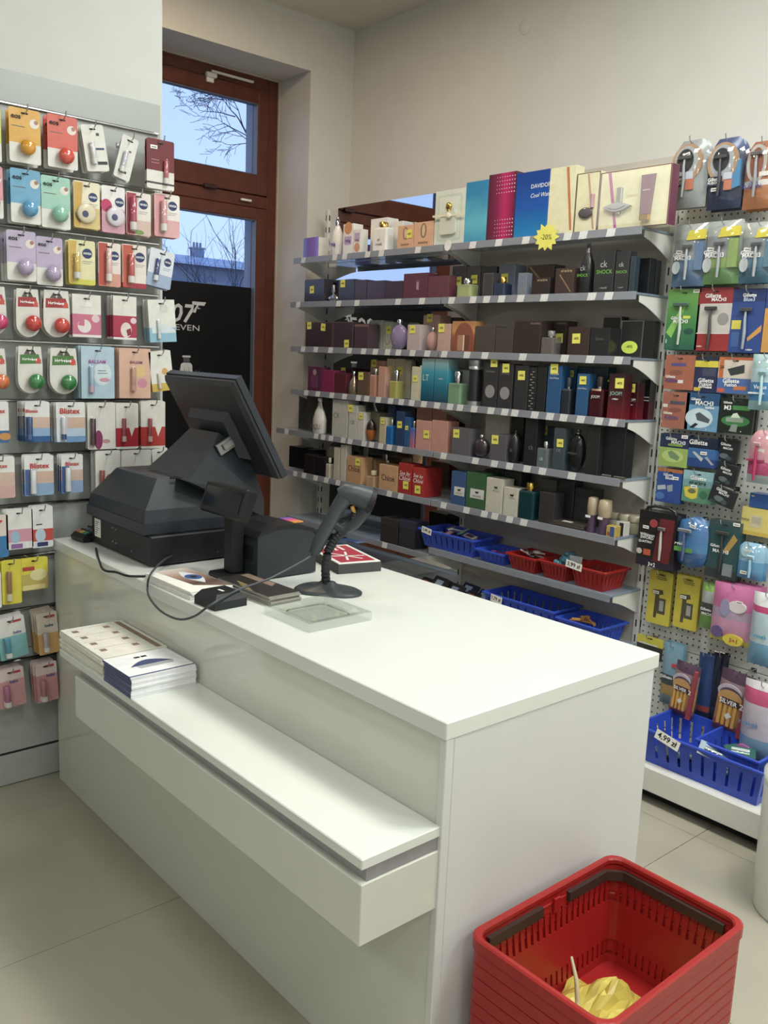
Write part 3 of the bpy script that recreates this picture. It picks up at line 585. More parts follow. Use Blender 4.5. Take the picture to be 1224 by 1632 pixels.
LABPX = {1: [('5', 120), ('5', 300), ('5', 357), ('5', 488), ('5', 567), ('5', 777), ('6', 110), ('6', 247), ('6', 390), ('6', 610), ('6', 692), ('6', 838)],
 2: [('5', 90), ('5', 322), ('5', 427), ('5', 663), ('5', 800), ('5', 970), ('5', 1093), ('6', 183), ('6', 262), ('6', 362), ('6', 487), ('6', 737), ('6', 826)],
 3: [('7', v) for v in (190, 263, 348, 455, 537, 605, 675, 737, 818, 903, 1000, 1130)]+[('8', v) for v in (240, 440, 660, 795, 943)],
 4: [('7', v) for v in (208, 275, 355, 428, 508, 555, 622, 692, 753, 813, 883, 958, 1033, 1090)]+[('8', v) for v in (183, 272, 345, 398, 503, 583, 655, 745, 840, 917)],
 5: [('7', v) for v in (95, 265, 305, 350, 420, 460, 540, 583, 635, 685, 745)]+[('8', v) for v in (22, 190, 290, 370, 462, 543, 698)],
 6: [('7', v) for v in (145, 195, 262, 323, 390, 527, 685, 750)]+[('8', v) for v in (22, 143, 237, 292, 370, 445)], 7: [('9', 285)], 8: []}
def xat(px, Y, z):   # X on the vertical plane Y where image column px meets height z
    y = 500.0
    for _ in range(12):
        p = onY(px, y, Y); q = proj((p[0], Y, z)); y = q[1]
    return onY(px, y, Y)[0]
LEFT = {1: -4.18, 2: -4.2, 3: -4.19, 4: -4.18, 5: -4.315, 6: -4.24, 7: -4.2, 8: -4.2}
for k, z in ROWS.items():
    for bay in (0, 1):
        xa = LEFT[k] if bay == 0 else XU[1]+.004; xb = XU[1]-.002 if bay == 0 else -1.975
        zz = z-.036 if (k == 7 and bay == 0) else z
        deep = YF
        s = sbox('shelf', (xa, deep+.003, zz-.009), (xb, YB-.004, zz), sglass, .0015)
        sbox('price_strip', (xa, deep-.002, zz-.027), (xb, deep+.0025, zz+.003), strip if k < 7 else lowstrip, .0008, s)
        for cr, x in LABPX[k]:
            px, _ = cp(cr, x, 0); X = xat(px, deep-.003, zz-.012)
            if xa < X < xb: inst('price_label', lab_me, s, (X+3.08, deep-.0022-3.15, zz-.012))
        for xbk, sgn in ((max(xa, XU[bay])+.018, 1), (xb-.004, -1)):
            mb = MB(); pts = [(deep+.03-3.15, zz-.0095), (YB-.001-3.15, zz-.0095), (YB-.001-3.15, zz-.105)]
            pts += [(deep+.03-3.15+.16*(1-t), zz-.033-.062*((1-t)**1.25)) for t in (0.0, .25, .5, .75, 1.0)]
            mb.prism(pts[::1], xbk+3.08, xbk+3.08+.003*sgn, axis='x'); mb.build('bracket', lac, psh)
# deck under the perfume bays
sbox('base_deck', (-4.2, 2.79, .118), (-1.985, 3.147, .138), lac, .002); sbox('base_front', (-4.2, 2.775, .05), (-1.985, 2.789, .138), lac, .002); sbox('base_plinth', (-4.2, 2.83, 0), (-1.985, 3.147, .049), slot)
# ---- cartons and bottles
LAST = {}
YEL_T = {}
def sale_sticker(parent, x, y, z, w=.03, txt='-40%', rz=0.0):
    mb = MB(); mb.prism([(-w/2, -w*.5), (w/2, -w*.5), (w/2, w*.5), (-w/2, w*.5)], -.0006, 0)
    if 'st' not in YEL_T: YEL_T['st'] = mb.build('sale_sticker', YELLOW).data; bpy.data.objects.remove(bpy.data.objects['sale_sticker'])
    s = inst('sale_sticker', YEL_T['st'], parent, (x, y, z), (0, rz, 0), (w/.03*1.0, 1, w/.03))
    lettering(txt, s, 0, -.0009, 0, wd=.022, h=.009, m=INK, bold=True)
    return s
def placeX(row, k, x0, x1, yt, layer, dy):
    z = ROWS[row]
    Y = YF+.010+.088*layer+dy
    pa, ya = cp(k, x0, yt); pb, yb = cp(k, x1, yt)
    zt = onY((pa+pb)/2, ya, Y)[2]; zm = (zt+z)/2
    X_a = xat(pa, Y, zm); X_b = xat(pb, Y, zm)
    key = (row, layer); X_a = max(X_a, LAST.get(key, -9)+.0015)
    if row > 1: X_b = min(X_b, -1.98)
    if X_b < X_a+.012: X_b = X_a+.012
    LAST[key] = X_b
    return X_a, X_b, Y, z, max(.03, zt-z if row == 1 else min(zt-z, .202))
GRP = {k: 'perfumes '+v for k, v in ROWTXT.items()}
def carton(row, k, x0, x1, yt, desc, m, layer=0, d=None, txt=(), st=(), pr=(), dy=0.0, side=None, name='perfume_carton', cat='box', group=None, frame_m=None):
    X_a, X_b, Y, z, h = placeX(row, k, x0, x1, yt, layer, dy)
    w = X_b-X_a; d = d or min(max(w*.8, .03), .074); d = min(d, YB-.008-Y)
    m = C(m) if isinstance(m, str) else m
    mats = [m]; mb = MB(); mb.box((-w/2, 0, .0005), (w/2, d, h), 0, .0012)
    if side is not None:
        sm_ = C(side) if isinstance(side, str) else side; mats.append(sm_); mb.box((w/2, .001, .002), (w/2+.0006, d-.001, h-.001), 1)
    if frame_m:
        mats.append(frame_m); i = len(mats)-1; e = .004
        mb.box((-w/2, -.0004, .001), (-w/2+e, 0, h-.001), i); mb.box((w/2-e, -.0004, .001), (w/2, 0, h-.001), i); mb.box((-w/2+e, -.0004, h-e), (w/2-e, 0, h-.001), i); mb.box((-w/2+e, -.0004, .001), (w/2-e, 0, e), i)
    for p in pr:   # printed shapes on the front: kind, fx, fz, sizes as share of width, material
        mm = C(p[-1]) if isinstance(p[-1], str) else p[-1]; mats.append(mm); i = len(mats)-1; fx, fz = p[1]*w, p[2]*h; yy = -.0003-.0001*i
        if p[0] == 'c': mb.prism(circ(fx, fz, p[3]*w, (p[4] if len(p) > 5 else p[3])*w, 20), yy, 0, i)
        elif p[0] == 'r': mb.prism([(fx-p[3]*w/2, fz-p[4]*h/2), (fx+p[3]*w/2, fz-p[4]*h/2), (fx+p[3]*w/2, fz+p[4]*h/2), (fx-p[3]*w/2, fz+p[4]*h/2)], yy, 0, i)
        elif p[0] == 'poly': mb.prism([(a*w, b*h) for a, b in p[3]], yy, 0, i)
    o = mb.build(name, mats, None, (X_a+w/2, Y, z), None)
    mb2 = MB(); mb2.box((-w/2+.002, .002, h), (w/2-.002, d*.55, h+.0005)); mb2.build('lid_flap', m, o)
    tag(o, desc+' '+ROWTXT[row], cat, group or GRP[row])
    for t in txt:
        s, fx, fz, wd = t[:4]; mm = t[4] if len(t) > 4 else INKW
        lettering(s, o, fx*w, -.0012, fz*h, wd=wd*w, m=mm, shear=t[5] if len(t) > 5 else 0)
    for i, t in enumerate(st): sale_sticker(o, t[0]*w, -.0014, t[1]*h, min(.034, w*.5), t[2] if len(t) > 2 else '-40%', (i*.1-.03))
    return o
def bottle(row, k, x0, x1, yt, desc, kind, m, layer=0, cap=None, txt=(), dy=0.0, capf=.25, dsc=1.0, liquid=None):
    lk = (row, layer); sv = LAST.get(lk, -9); X_a, X_b, Y, z, h = placeX(row, k, x0, x1, yt, layer, dy); dep = min((X_b-X_a)*.45*dsc, .028); LAST[lk] = -9; a_, b_, _y, _z, _h = placeX(row, k, x0, x1, yt, layer, dy+dep); LAST[lk] = sv
    X_a, X_b, Y, z, h = placeX(row, k, x0, x1, yt, layer, dy+dep); Y -= dep; X_b = max(X_b, X_a+.85*(b_-a_)); LAST[lk] = X_b
    w = X_b-X_a; m = C(m) if isinstance(m, str) else m; cap = cap or CHROME; cap = C(cap) if isinstance(cap, str) else cap
    dep = min(w*.45*dsc, .028); r = empty('perfume_bottle', (X_a+w/2, Y+dep, z)); tag(r, desc+' '+ROWTXT[row], 'bottle', GRP[row])
    hb = h*(1-capf); mb = MB(); z0 = .0006
    if kind == 'rect':
        pl = rrect(w, dep*2, min(w, dep*2)*.2, 3)
        mb.loft([[(a, b, z0) for a, b in pl], [(a, b, hb*.94) for a, b in pl], [(a*.9, b*.85, hb) for a, b in pl]]); mb.build('flask', m, r)
        if liquid: mb = MB(); mb.loft([[(a*.86, b*.8, .006) for a, b in pl], [(a*.86, b*.8, hb*.75) for a, b in pl]]); mb.build('perfume', liquid, r)
    elif kind == 'oval':
        mb.lathe([(w/2*math.sqrt(max(.02, 1-((i/12)*2-1)**2*.97)), z0+hb*i/12) for i in range(13)], 20, sy=2*dep/w); mb.build('flask', m, r)
    elif kind == 'taper':
        mb.lathe([(w*.44, z0), (w*.5, hb*.05), (w*.5, hb*.45), (w*.36, hb*.7), (w*.16, hb*.9), (w*.14, hb)], 18, sy=2*dep/w); mb.build('flask', m, r)
    elif kind == 'spray':
        mb.lathe([(w*.42, z0), (w*.46, hb*.03), (w*.46, hb*.55), (w*.42, hb*.75), (w*.2, hb*.97), (w*.18, hb)], 18, sy=2*dep/w); mb.build('flask', m, r)
    elif kind == 'cyl':
        mb.lathe([(w*.5, z0), (w*.5, hb*.13)], 20); mb.build('metal_base', cap, r); mb = MB(); mb.lathe([(w*.42, hb*.131), (w*.42, hb)], 20); mb.build('flask', m, r)
        mb = MB(); mb.lathe([(w*.47, hb), (w*.47, hb+h*capf*.3), (w*.43, hb+h*capf*.35), (w*.47, hb+h*capf*.4), (w*.47, h)], 20); mb.build('cap', cap, r)
    elif kind == 'jar':
        mb.lathe([(w*.4, z0), (w*.42, hb*.1), (w*.34, hb*.6), (w*.40, hb)], 16); mb.build('flask', m, r); mb = MB(); mb.lathe([(w*.42, hb), (w*.48, hb+h*capf*.4), (w*.42, h*.97), (w*.2, h)], 16); mb.build('cap', cap, r)
    elif kind == 'lens':
        mb.lathe([(w*.12, z0), (w*.5, hb*.42), (w*.5, hb*.5), (w*.15, hb)], 20, sy=.45); mb.build('flask', m, r)
    if kind not in ('cyl', 'jar'):
        cr = {'rect': min(w*.22, dep*.8), 'oval': w*.12, 'taper': w*.14, 'spray': w*.16, 'lens': w*.11}[kind]
        mb = MB(); mb.lathe([(cr*.75, hb*.99), (cr*.75, hb+h*capf*.25)], 12); mb.build('collar', GOLD if cap is GOLD else CHROME, r)
        mb = MB()
        if kind == 'spray': mb.lathe([(cr*.9, hb+h*capf*.25), (cr*.9, hb+h*capf*.7), (cr*.6, hb+h*capf*.72), (cr*.6, h)], 12)
        else: mb.lathe([(cr, hb+h*capf*.2), (cr, h*.985), (cr*.85, h)], 14)
        mb.build('cap', cap, r)
    for t in txt: lettering(t[0], r, 0, -dep-.0012, t[1]*h, wd=t[2]*w, m=t[3] if len(t) > 3 else INK)
    return r
gclear = glass('clear', '#d9dfe0', alpha=.35)
purpg = grad('violet_fade', [(0, '#6a7fd0'), (.3, '#6b2f8f'), (.75, '#7d49a8'), (1, '#8d86d8')], 'X')
# row 1
carton(1, '5', 120, 207, 355, 'violet and white gift carton at the window end', purpg, d=.07, side='#dcdad0')
bottle(1, '5', 287, 345, 240, 'white spray bottle with violet scribble and metal pump', 'spray', C('#e6e3de'), txt=(('~3', .3, .6, C('#6b4f9c')),), capf=.22)
carton(1, '5', 348, 405, 277, 'taller white carton with orange disc at its top', '#e5e2dc', pr=(('c', 0, .86, .38, '#d98a4f'), ('r', 0, .45, .7, .28, '#b9a3c4')), txt=(('~3', 0, .45, .6, C('#7a3f8c')),))
carton(1, '5', 408, 450, 307, 'shorter white carton with orange disc near its base', '#e2e0da', pr=(('c', 0, .25, .38, '#d98a4f'), ('r', 0, .7, .7, .3, '#b9a3c4')), txt=(('~3', 0, .55, .6, C('#a33f7c')),))
carton(1, '5', 505, 600, 245, 'tall plain white carton behind a white bottle', '#e6e4df', layer=1)
bottle(1, '5', 540, 620, 268, 'square white bottle with gold sprayer', 'rect', C('#e8e6e0'), cap=GOLD, capf=.2, txt=(('~2', .4, .2, C('#8c8478')), ('~6', .25, .5, C('#8c8478'))))
carton(1, '5', 624, 690, 263, 'white carton between white bottle and peach cartons', '#dfddd6', layer=1)
bee = C('#8f6a4f')
for a, b, t, ds, st in ((660, 752, 285, 'peach carton with yellow sticker and bee print', ((.25, .62),)), (755, 865, 265, 'wider peach carton with bee print', ())):
    carton(1, '5', a, b, t, ds, '#d9a37c', pr=(('c', 0, .66, .16, .26, bee), ('r', 0, .8, .1, .1, bee), ('c', 0, .66, .08, .2, '#d9b48f')), st=st, txt=(('~7', 0, .2, .5, bee),))
o = carton(1, '5', 874, 1046, 82, 'pale mint gift carton with clear front and golden bottle', '#c9d2c4', d=.05, pr=(('r', 0, .5, .78, .84, '#b9c6b8'), ('r', 0, .5, .7, .76, '#ccd6c8')), group='gift sets on the top shelf')
def gift_window(o, parts):   # display items seen in the window of a gift set
    for nm, mb, m in parts: mb.build(nm, m, o)
bb = o.data; wv = max(v.co.x for v in bb.vertices)*2; hv = max(v.co.z for v in bb.vertices)
mb = MB(); mb.prism(rrect(wv*.5, hv*.42, .012, 3, .0, hv*.40), -.012, 0); mb.build('bottle', glass('pale', '#d8dccf', alpha=.75), o)
mb = MB(); mb.sphere((0, -.008, hv*.70), .017, n=14, sy=.6); mb.lathe([(.009, hv*.61), (.009, hv*.66)], 10, c=(0, -.006, 0)); mb.build('bottle_stopper', GOLD, o)
mb = MB(); mb.prism([(-wv*.5, hv*.52), (wv*.5, hv*.5), (wv*.5, hv*.54), (-wv*.5, hv*.56)], -.0145, -.013); mb.sphere((.01, -.018, hv*.52), .014, n=10, sx=1.3, sy=.5); mb.build('ribbon', C('#d8cfb4'), o)
tagx = onY(*cp('5', 948, 400), YF-.006)
mb = MB(); mb.prism(circ(0, 0, .021, .024, 20), -.0015, 0); o2 = mb.build('round_tag', C('#dcdcd8'), None, (tagx[0], YF-.0035, tagx[2]), (0, math.radians(20), 0)); tag(o2, 'round white paper tag stuck to the edge of the top perfume shelf', 'tag')
carton(1, '6', 57, 186, 163, 'sky blue shimmering perfume gift carton', grad('sky_shimmer', [(0, '#2f86b0'), (.5, '#5fb0c8'), (1, '#2f7fae')], 'Z', nz=.35, scale=.4), d=.045, group='gift sets on the top shelf')
o = carton(1, '6', 186, 332, 120, 'maroon gift carton with glowing pink centre and dots', grad('pink_glow', [(0, '#4a1830'), (.35, '#7a1f4a'), (.62, '#b52a63'), (.9, '#8a1f4f'), (1, '#4a1830')], 'X'), d=.045, group='gift sets on the top shelf')
wv = max(v.co.x for v in o.data.vertices)*2; hv = max(v.co.z for v in o.data.vertices); mb = MB()
for i in range(11):
    for j in range(16):
        if abs(j-7.5) > 3.4 and i > 2: mb.prism([(-wv*.45+wv*.09*i+s_*math.cos(a_), hv*.07+hv*.058*j+s_*math.sin(a_)) for s_ in [.0012+.0022*(i/11)] for a_ in (0, 1.571, 3.142, 4.712)], -.0006, 0)
mb.build('dot_print', C('#e3c9d2'), o)
carton(1, '6', 334, 508, 110, 'deep blue gift carton with sea print and white script', grad('sea_blue', [(0, '#2a86bd'), (.4, '#1a62a8'), (.5, '#1f56a8'), (1, '#143f8c')], 'Z', nz=.12), d=.05, txt=(('DAVIDOFF', .28, .77, .62), ('Cool Water', .3, .63, .66, INKW, .3)), group='gift sets on the top shelf')
cream = '#d9d3a8'
carton(1, '6', 508, 648, 88, 'cream gift carton with orange diagonal ribbon', cream, d=.05, pr=(('poly', 0, 0, [(.12, .99), (.22, .99), (.46, .05), (.38, .05)], '#c06a3c'),), group='gift sets on the top shelf')
o = carton(1, '6', 652, 775, 115, 'cream gift carton with smoky bottle behind clear window', cream, d=.05, frame_m=C('#5c4030'), pr=(('poly', 0, 0, [(-.05, .97), (.03, .97), (.38, .04), (.3, .04)], '#b98e78'),), group='gift sets on the top shelf')
wv = max(v.co.x for v in o.data.vertices)*2; hv = max(v.co.z for v in o.data.vertices)
mb = MB(); mb.sphere((0, -.006, hv*.32), .034, n=16, sy=.15, sz=.6); mb.build('bottle', mat('smoky_glass', '#5a5356', rough=.12, noise=.1), o)
mb = MB(); mb.lathe([(.008, hv*.4), (.008, hv*.62)], 8, c=(.028, -.004, 0)); mb.build('bottle_cap', C('#b98a92'), o)
o = carton(1, '6', 777, 1150, 92, 'wide cream gift set with silver bottle and mauve lotion tube', cream, d=.05, side='#6d2f48', frame_m=C('#6d3048'), pr=(('poly', 0, 0, [(-.39, .97), (-.345, .97), (-.21, .02), (-.25, .02)], '#b25a96'),), group='gift sets on the top shelf')
wv = max(v.co.x for v in o.data.vertices)*2; hv = max(v.co.z for v in o.data.vertices)
def lens_pts(cx, cz, a, b, n=12): return [(cx-a+2*a*i/n, cz-b*math.sin(math.pi*i/n)) for i in range(n)]+[(cx+a-2*a*i/n, cz+b*math.sin(math.pi*i/n)*.8) for i in range(n)]
mb = MB(); mb.prism(lens_pts(-.21*wv, .38*hv, .2*wv, .085*hv), -.014, 0); mb.prism(lens_pts(-.21*wv, .38*hv, .13*wv, .045*hv), -.017, -.014); mb.build('bottle', mat('silver_print', '#b9babb', rough=.25, metal=.3, noise=0), o)
mb = MB(); mb.box((-.225*wv, -.012, .44*hv), (-.15*wv, 0, .70*hv), 0, .002); mb.box((-.215*wv, -.011, .24*hv), (-.165*wv, 0, .30*hv), 0, .003); mb.build('bottle_cap', mat('satin_silver', '#b9b9b9', rough=.3, metal=.7, noise=0), o)
mb = MB(); mb.loft([[(.2*wv-.019, -.016, .2*hv), (.2*wv+.019, -.016, .2*hv), (.2*wv+.019, 0, .2*hv), (.2*wv-.019, 0, .2*hv)], [(.2*wv-.03, -.004, .86*hv), (.2*wv+.03, -.004, .86*hv), (.2*wv+.03, 0, .86*hv), (.2*wv-.03, 0, .86*hv)]]); mb.build('lotion_tube', C('#7d5563'), o)
mb = MB(); mb.box((.2*wv-.02, -.017, .1*hv), (.2*wv+.02, 0, .2*hv), 0, .002); mb.build('tube_cap', GOLD, o)
lettering('euphoria', o, .2*wv, -.0125, .6*hv, wd=.03, m=INKW); lettering('euphoria', o, -.02*wv, -.002, .55*hv, wd=.05, m=C('#c2b98f'))
mb = MB(); mb.box((-.49*wv, -.0185, .015), (.49*wv, -.018, hv-.012)); mb.build('clear_window', mat('clear_film', '#ffffff', rough=.08, alpha=.07, noise=0), o)
# sale star
p = onY(*cp('6', 495, 455), YF-.008)
pts = []
for i in range(24):
    a = 2*math.pi*i/24; rr = (.062 if i % 2 == 0 else .047)*(1.05 if i % 4 == 0 else .95); pts.append((rr*math.cos(a)*1.05, rr*math.sin(a)*.9))
mb = MB(); mb.prism(pts, -.001, 0); o = mb.build('sale_star', YELLOW, None, (p[0], YF-.0036, p[2]), (0, math.radians(3), 0)); tag(o, 'yellow star shaped sale sign on the edge of the top perfume shelf', 'sign')
lettering('-20%', o, 0, -.0014, 0, wd=.056, m=INK)
# row 2
dk = '#2b2634'
carton(2, '5', 127, 238, 595, 'dark violet carton with one sticker at the window end', dk, st=((-.1, .55),), d=.06)
carton(2, '5', 240, 314, 600, 'dark brown carton behind a silver bottle', '#2e2023', layer=1)
bottle(2, '5', 240, 318, 628, 'silver lens shaped bottle with upright stick cap', 'lens', mat('silver_mirror', '#c4c4c8', rough=.15, metal=.9, noise=0), cap=STEEL, capf=.55)
carton(2, '5', 322, 412, 595, 'dark violet carton beside the silver bottle', '#2c2938', st=((-.22, .82),))
carton(2, '5', 415, 482, 598, 'reddish brown narrow carton', '#3f2526')
carton(2, '5', 485, 588, 603, 'plum carton beside a reddish brown carton', '#3c2636'); carton(2, '5', 590, 690, 605, 'plum carton beside burgundy gift cartons', '#3a2634')
o = carton(2, '5', 694, 832, 560, 'large burgundy carton with bottle picture', '#5d2636', pr=(('r', .1, .5, .09, .28, '#a98a8c'), ('r', .1, .68, .14, .08, '#7a4a52')))
carton(2, '5', 835, 955, 575, 'plain burgundy carton', '#622a38', d=.05)
carton(2, '6', 0, 72, 608, 'dark grey carton with sticker behind a green bottle', '#3d3a3e', layer=1, st=((.0, .55),))
carton(2, '6', 75, 148, 610, 'grey brown carton with sticker behind a green bottle', '#433f42', layer=1, st=((.1, .6),))
bottle(2, '6', 46, 122, 675, 'pale green square bottle with chrome cap', 'rect', glass('palegreen', '#b9c48f'), capf=.32, liquid=C('#a9b46a'))
carton(2, '6', 165, 218, 645, 'small dark grey carton with silver outline', '#36363a', frame_m=STEEL); carton(2, '6', 152, 232, 612, 'dark carton behind the one with silver outline', '#29282b', layer=1)
carton(2, '6', 245, 330, 602, 'pale steel blue carton behind a navy bottle', '#5f6880', layer=1, st=((-.1, .6),), side='#707a94'); bottle(2, '6', 236, 300, 668, 'navy square bottle with gold neck', 'rect', C('#1f2c4c'), cap=GOLD, capf=.33)
carton(2, '6', 347, 392, 645, 'narrow blue grey carton', '#6d7384')
br = '#43302a'; beam = C('#8a6a48')
carton(2, '6', 396, 535, 603, 'brown carton with golden light beam', br, layer=1, pr=(('poly', 0, 0, [(-.45, .95), (-.4, .98), (.3, .3), (.25, .28)], beam),)); carton(2, '6', 440, 515, 668, 'small dark brown carton before a larger brown one', '#2a2020', txt=(('~7', 0, .85, .7, C('#a98f6a')),))
carton(2, '6', 545, 642, 620, 'wide brown carton with golden beam and name on top', '#3e2c27', pr=(('poly', 0, 0, [(-.3, .75), (-.25, .78), (.4, .1), (.35, .08)], beam),), txt=(('~7', .1, .9, .6, C('#a98f6a')),))
lime = C('#6fbf3a')
bottle(2, '6', 680, 752, 487, 'black bottle with grey letters and green graffiti', 'spray', C('#17181a'), cap=STEEL, txt=(('ck', .5, .4, C('#a8a8a6')), ('SHOCK', .36, .8, lime)), capf=.2)
for a, b, t, ds in ((756, 855, 525, 'larger black carton with green graffiti print'), (860, 932, 530, 'smaller black carton with green graffiti print')): carton(2, '6', a, b, t, ds, '#26272a', txt=(('ck', -.05, .68, .36, C('#b5b5b2')), ('SHOCK', 0, .5, .84, lime), ('~6', 0, .13, .4, C('#8a8a88'))))
carton(2, '6', 936, 964, 558, 'narrow petrol blue carton', '#22323e'); carton(2, '6', 978, 1040, 568, 'black glossy carton beside the petrol blue one', '#15191b', layer=.95); carton(2, '6', 1044, 1076, 580, 'black green carton close to the shelf end', '#1b2022', layer=1.75)
# row 3
dp = '#35242c'
carton(3, '5', 133, 288, 840, 'dark purple carton with two yellow stickers', dp, st=((-.36, .86), (.16, .8)), frame_m=C('#6a4a4a')); carton(3, '5', 293, 405, 838, 'dark purple carton with one low yellow sticker', '#392a33', st=((.2, .18),), frame_m=C('#6a4a4a'))
carton(3, '5', 412, 492, 850, 'brownish purple carton with copper top edge', '#453039', pr=(('r', 0, .93, 1, .08, '#7a5a4a'),))
for a, b, t, ds, st in ((500, 572, 830, 'pale green carton with oval frame and low sticker', ((.0, .2),)), (578, 630, 840, 'pale grey carton with oval frame and high sticker', ((.1, .72),))):
    carton(3, '5', a, b, t, ds, '#a9ab9c', layer=1, pr=(('c', 0, .5, .36, .62, '#7d7f78'), ('c', 0, .5, .3, .55, '#b7b9aa')), st=st)
bottle(3, '5', 628, 716, 825, 'oval lilac glass bottle with silver cap', 'oval', glass('lilac', '#9b8bb0', alpha=.7), capf=.16)
carton(3, '5', 716, 790, 855, 'pale rose carton with a yellow sticker', '#b7a3a2', st=((-.1, .82),))
carton(3, '5', 805, 900, 800, 'tall rose carton behind a pink bottle', '#b98f7e', layer=1, st=((-.1, .92),)); bottle(3, '5', 836, 886, 870, 'pink glass flask with round silver cap', 'oval', glass('pink', '#c79a90', alpha=.7), capf=.18)
carton(3, '5', 890, 962, 850, 'shorter rose carton with yellow sticker', '#bd9483', st=((-.2, .85),))
carton(3, '5', 972, 1100, 835, 'copper carton with arch and printed flacons', grad('copper_fade', [(0, '#7a3f2a'), (.55, '#96593a'), (.7, '#c29060'), (1, '#a87a50')], 'Z'), pr=(('c', .05, .45, .42, .5, '#8a4630'), ('r', -.1, .3, .25, .5, '#b07a5e'), ('r', .2, .3, .2, .5, '#6f3524'), ('r', .05, .3, .06, .5, '#d9c0b0')))
carton(3, '6', 122, 226, 925, 'grey brown carton beside the copper one', '#463a36'); carton(3, '6', 229, 322, 935, 'grey brown carton beside a dark brown one', '#443834')
carton(3, '6', 326, 466, 898, 'large dark brown carton with small name on top', '#30221f', txt=(('~7', .3, .93, .35, C('#7a6a58')),)); carton(3, '6', 472, 600, 898, 'large dark brown carton behind a clear bottle', '#33241f', layer=1, st=((.25, .5),), txt=(('~7', .3, .93, .35, C('#7a6a58')),))
bottle(3, '6', 474, 556, 950, 'clear square bottle with grey cap', 'rect', glass('smoke', '#7d7672', alpha=.55), cap=C('#6d6a6a'), capf=.28); carton(3, '6', 612, 724, 930, 'dark brown carton with one yellow sticker', '#35251f', st=((-.1, .6),))
carton(3, '6', 728, 830, 935, 'black carton with faint name', '#18191b', txt=(('~4', 0, .62, .4, C('#4a4a4c')),)); carton(3, '6', 790, 888, 875, 'tall black carton with silver outline', '#1a1b1d', layer=1.4, frame_m=STEEL, d=.05)
o = carton(3, '6', 888, 1008, 895, 'black carton with silver outline and oval lime sticker', '#1d1c1c', frame_m=STEEL, layer=.75); hv = max(v.co.z for v in o.data.vertices)
mb = MB(); mb.prism(circ(-.005, hv*.28, .036, .024, 24), -.0016, -.0004); so = mb.build('oval_sticker', C('#c9e03a', False), o); lettering('-40%', so, -.005, -.0022, hv*.3, wd=.03, m=INK)
carton(3, '6', 1020, 1066, 900, 'black green carton near the shelf end', '#161b1b', layer=1.85)
# row 4
carton(4, '7', 218, 296, 160, 'dark magenta carton with printed bottle', '#5a1f45', pr=(('r', 0, .4, .5, .5, '#6d3058'), ('c', 0, .78, .13, '#a5838f')), d=.06); carton(4, '7', 299, 368, 180, 'bright magenta carton', '#8a1f4c'); carton(4, '7', 372, 436, 195, 'dark red carton beside the bright magenta one', '#571a26')
carton(4, '7', 400, 470, 165, 'black red carton with sticker behind a silver flask', '#3a1a1c', layer=1, st=((-.2, .85),)); bottle(4, '7', 450, 500, 185, 'slim silver flask with amber glow', 'taper', mat('silver_amber', '#9a8a78', rough=.2, metal=.7, noise=.2), capf=.2)
carton(4, '7', 503, 568, 190, 'brown carton with a yellow sticker', '#5f4638', st=((-.2, .82),))
carton(4, '7', 575, 660, 125, 'tall peach carton behind a clear flask', '#b9836c', layer=1, st=((-.25, .92),)); bottle(4, '7', 575, 618, 170, 'clear rose flask with chrome cap', 'rect', glass('rose', '#cf9d88', alpha=.6), capf=.22); carton(4, '7', 622, 660, 160, 'narrow peach carton', '#c08a74')
cr = '#bdb89b'
carton(4, '7', 668, 715, 115, 'tall cream carton with a sticker in its middle', cr, layer=1, st=((-.05, .72),)); carton(4, '7', 718, 772, 115, 'tall cream carton behind a yellow green flask', cr, layer=1, st=((0, .7),)); bottle(4, '7', 705, 750, 180, 'yellow green flask with silver cap', 'rect', glass('yellowgreen', '#b9b46a', alpha=.65), capf=.38)
carton(4, '7', 775, 806, 125, 'narrow cream carton beside the teal cartons', cr, layer=1); carton(4, '7', 812, 855, 160, 'shorter cream carton with a sticker', '#c4bfa2', st=((0, .65),)); carton(4, '7', 770, 808, 150, 'slim cream carton in the front row', cr)
tealg = grad('teal_fade', [(0, '#0e3c52'), (.35, '#1a6a86'), (.7, '#3f93a6'), (1, '#9fb4b6')], 'Z')
carton(4, '7', 868, 938, 100, 'teal fading carton with silver monogram', tealg, txt=(('LT', -.1, .56, .5, C('#c9d6da')),)); carton(4, '7', 942, 1018, 115, 'plain teal fading carton', tealg, pr=(('r', 0, .55, .3, .02, '#9fc0c8'),))
carton(4, '7', 1060, 1150, 178, 'white carton behind a green bottle', '#b9bcae', layer=1); bottle(4, '7', 1026, 1115, 185, 'green square bottle with round chrome cap', 'rect', glass('green', '#86a888', alpha=.6), capf=.36, liquid=C('#7fae84'))
bottle(4, '7', 1146, 1212, 118, 'black cylinder flask with silver rings', 'cyl', C('#1a1b20'), cap=mat('ringed_silver', '#b5b8bc', rough=.3, metal=.8, noise=0), capf=.2)
for a, b, t, ds, st in ((232, 306, 115, 'dark grey carton with silver disc and high sticker', ((.2, .97),)), (310, 384, 130, 'dark grey carton with silver disc and lower sticker', ((.0, .9),))): carton(4, '8', a, b, t, ds, '#2b2a2e', st=st, pr=(('c', 0, .35, .34, .34, '#8a8588'),), txt=(('~8', 0, .78, .6, C('#6a686c')),))
carton(4, '8', 395, 466, 140, 'dark grey carton with sticker beside the disc cartons', '#29282b', st=((0, .78),)); carton(4, '8', 470, 508, 150, 'black carton with silver zip pattern', '#1d1d1f', pr=tuple(('r', (-.2 if j % 2 else .1), .06+.06*j, .3, .02, '#8a8a8c') for j in range(15))); carton(4, '8', 512, 560, 150, 'plain black carton beside the blue cartons', '#1a1a1d')
bl = '#1c4f86'
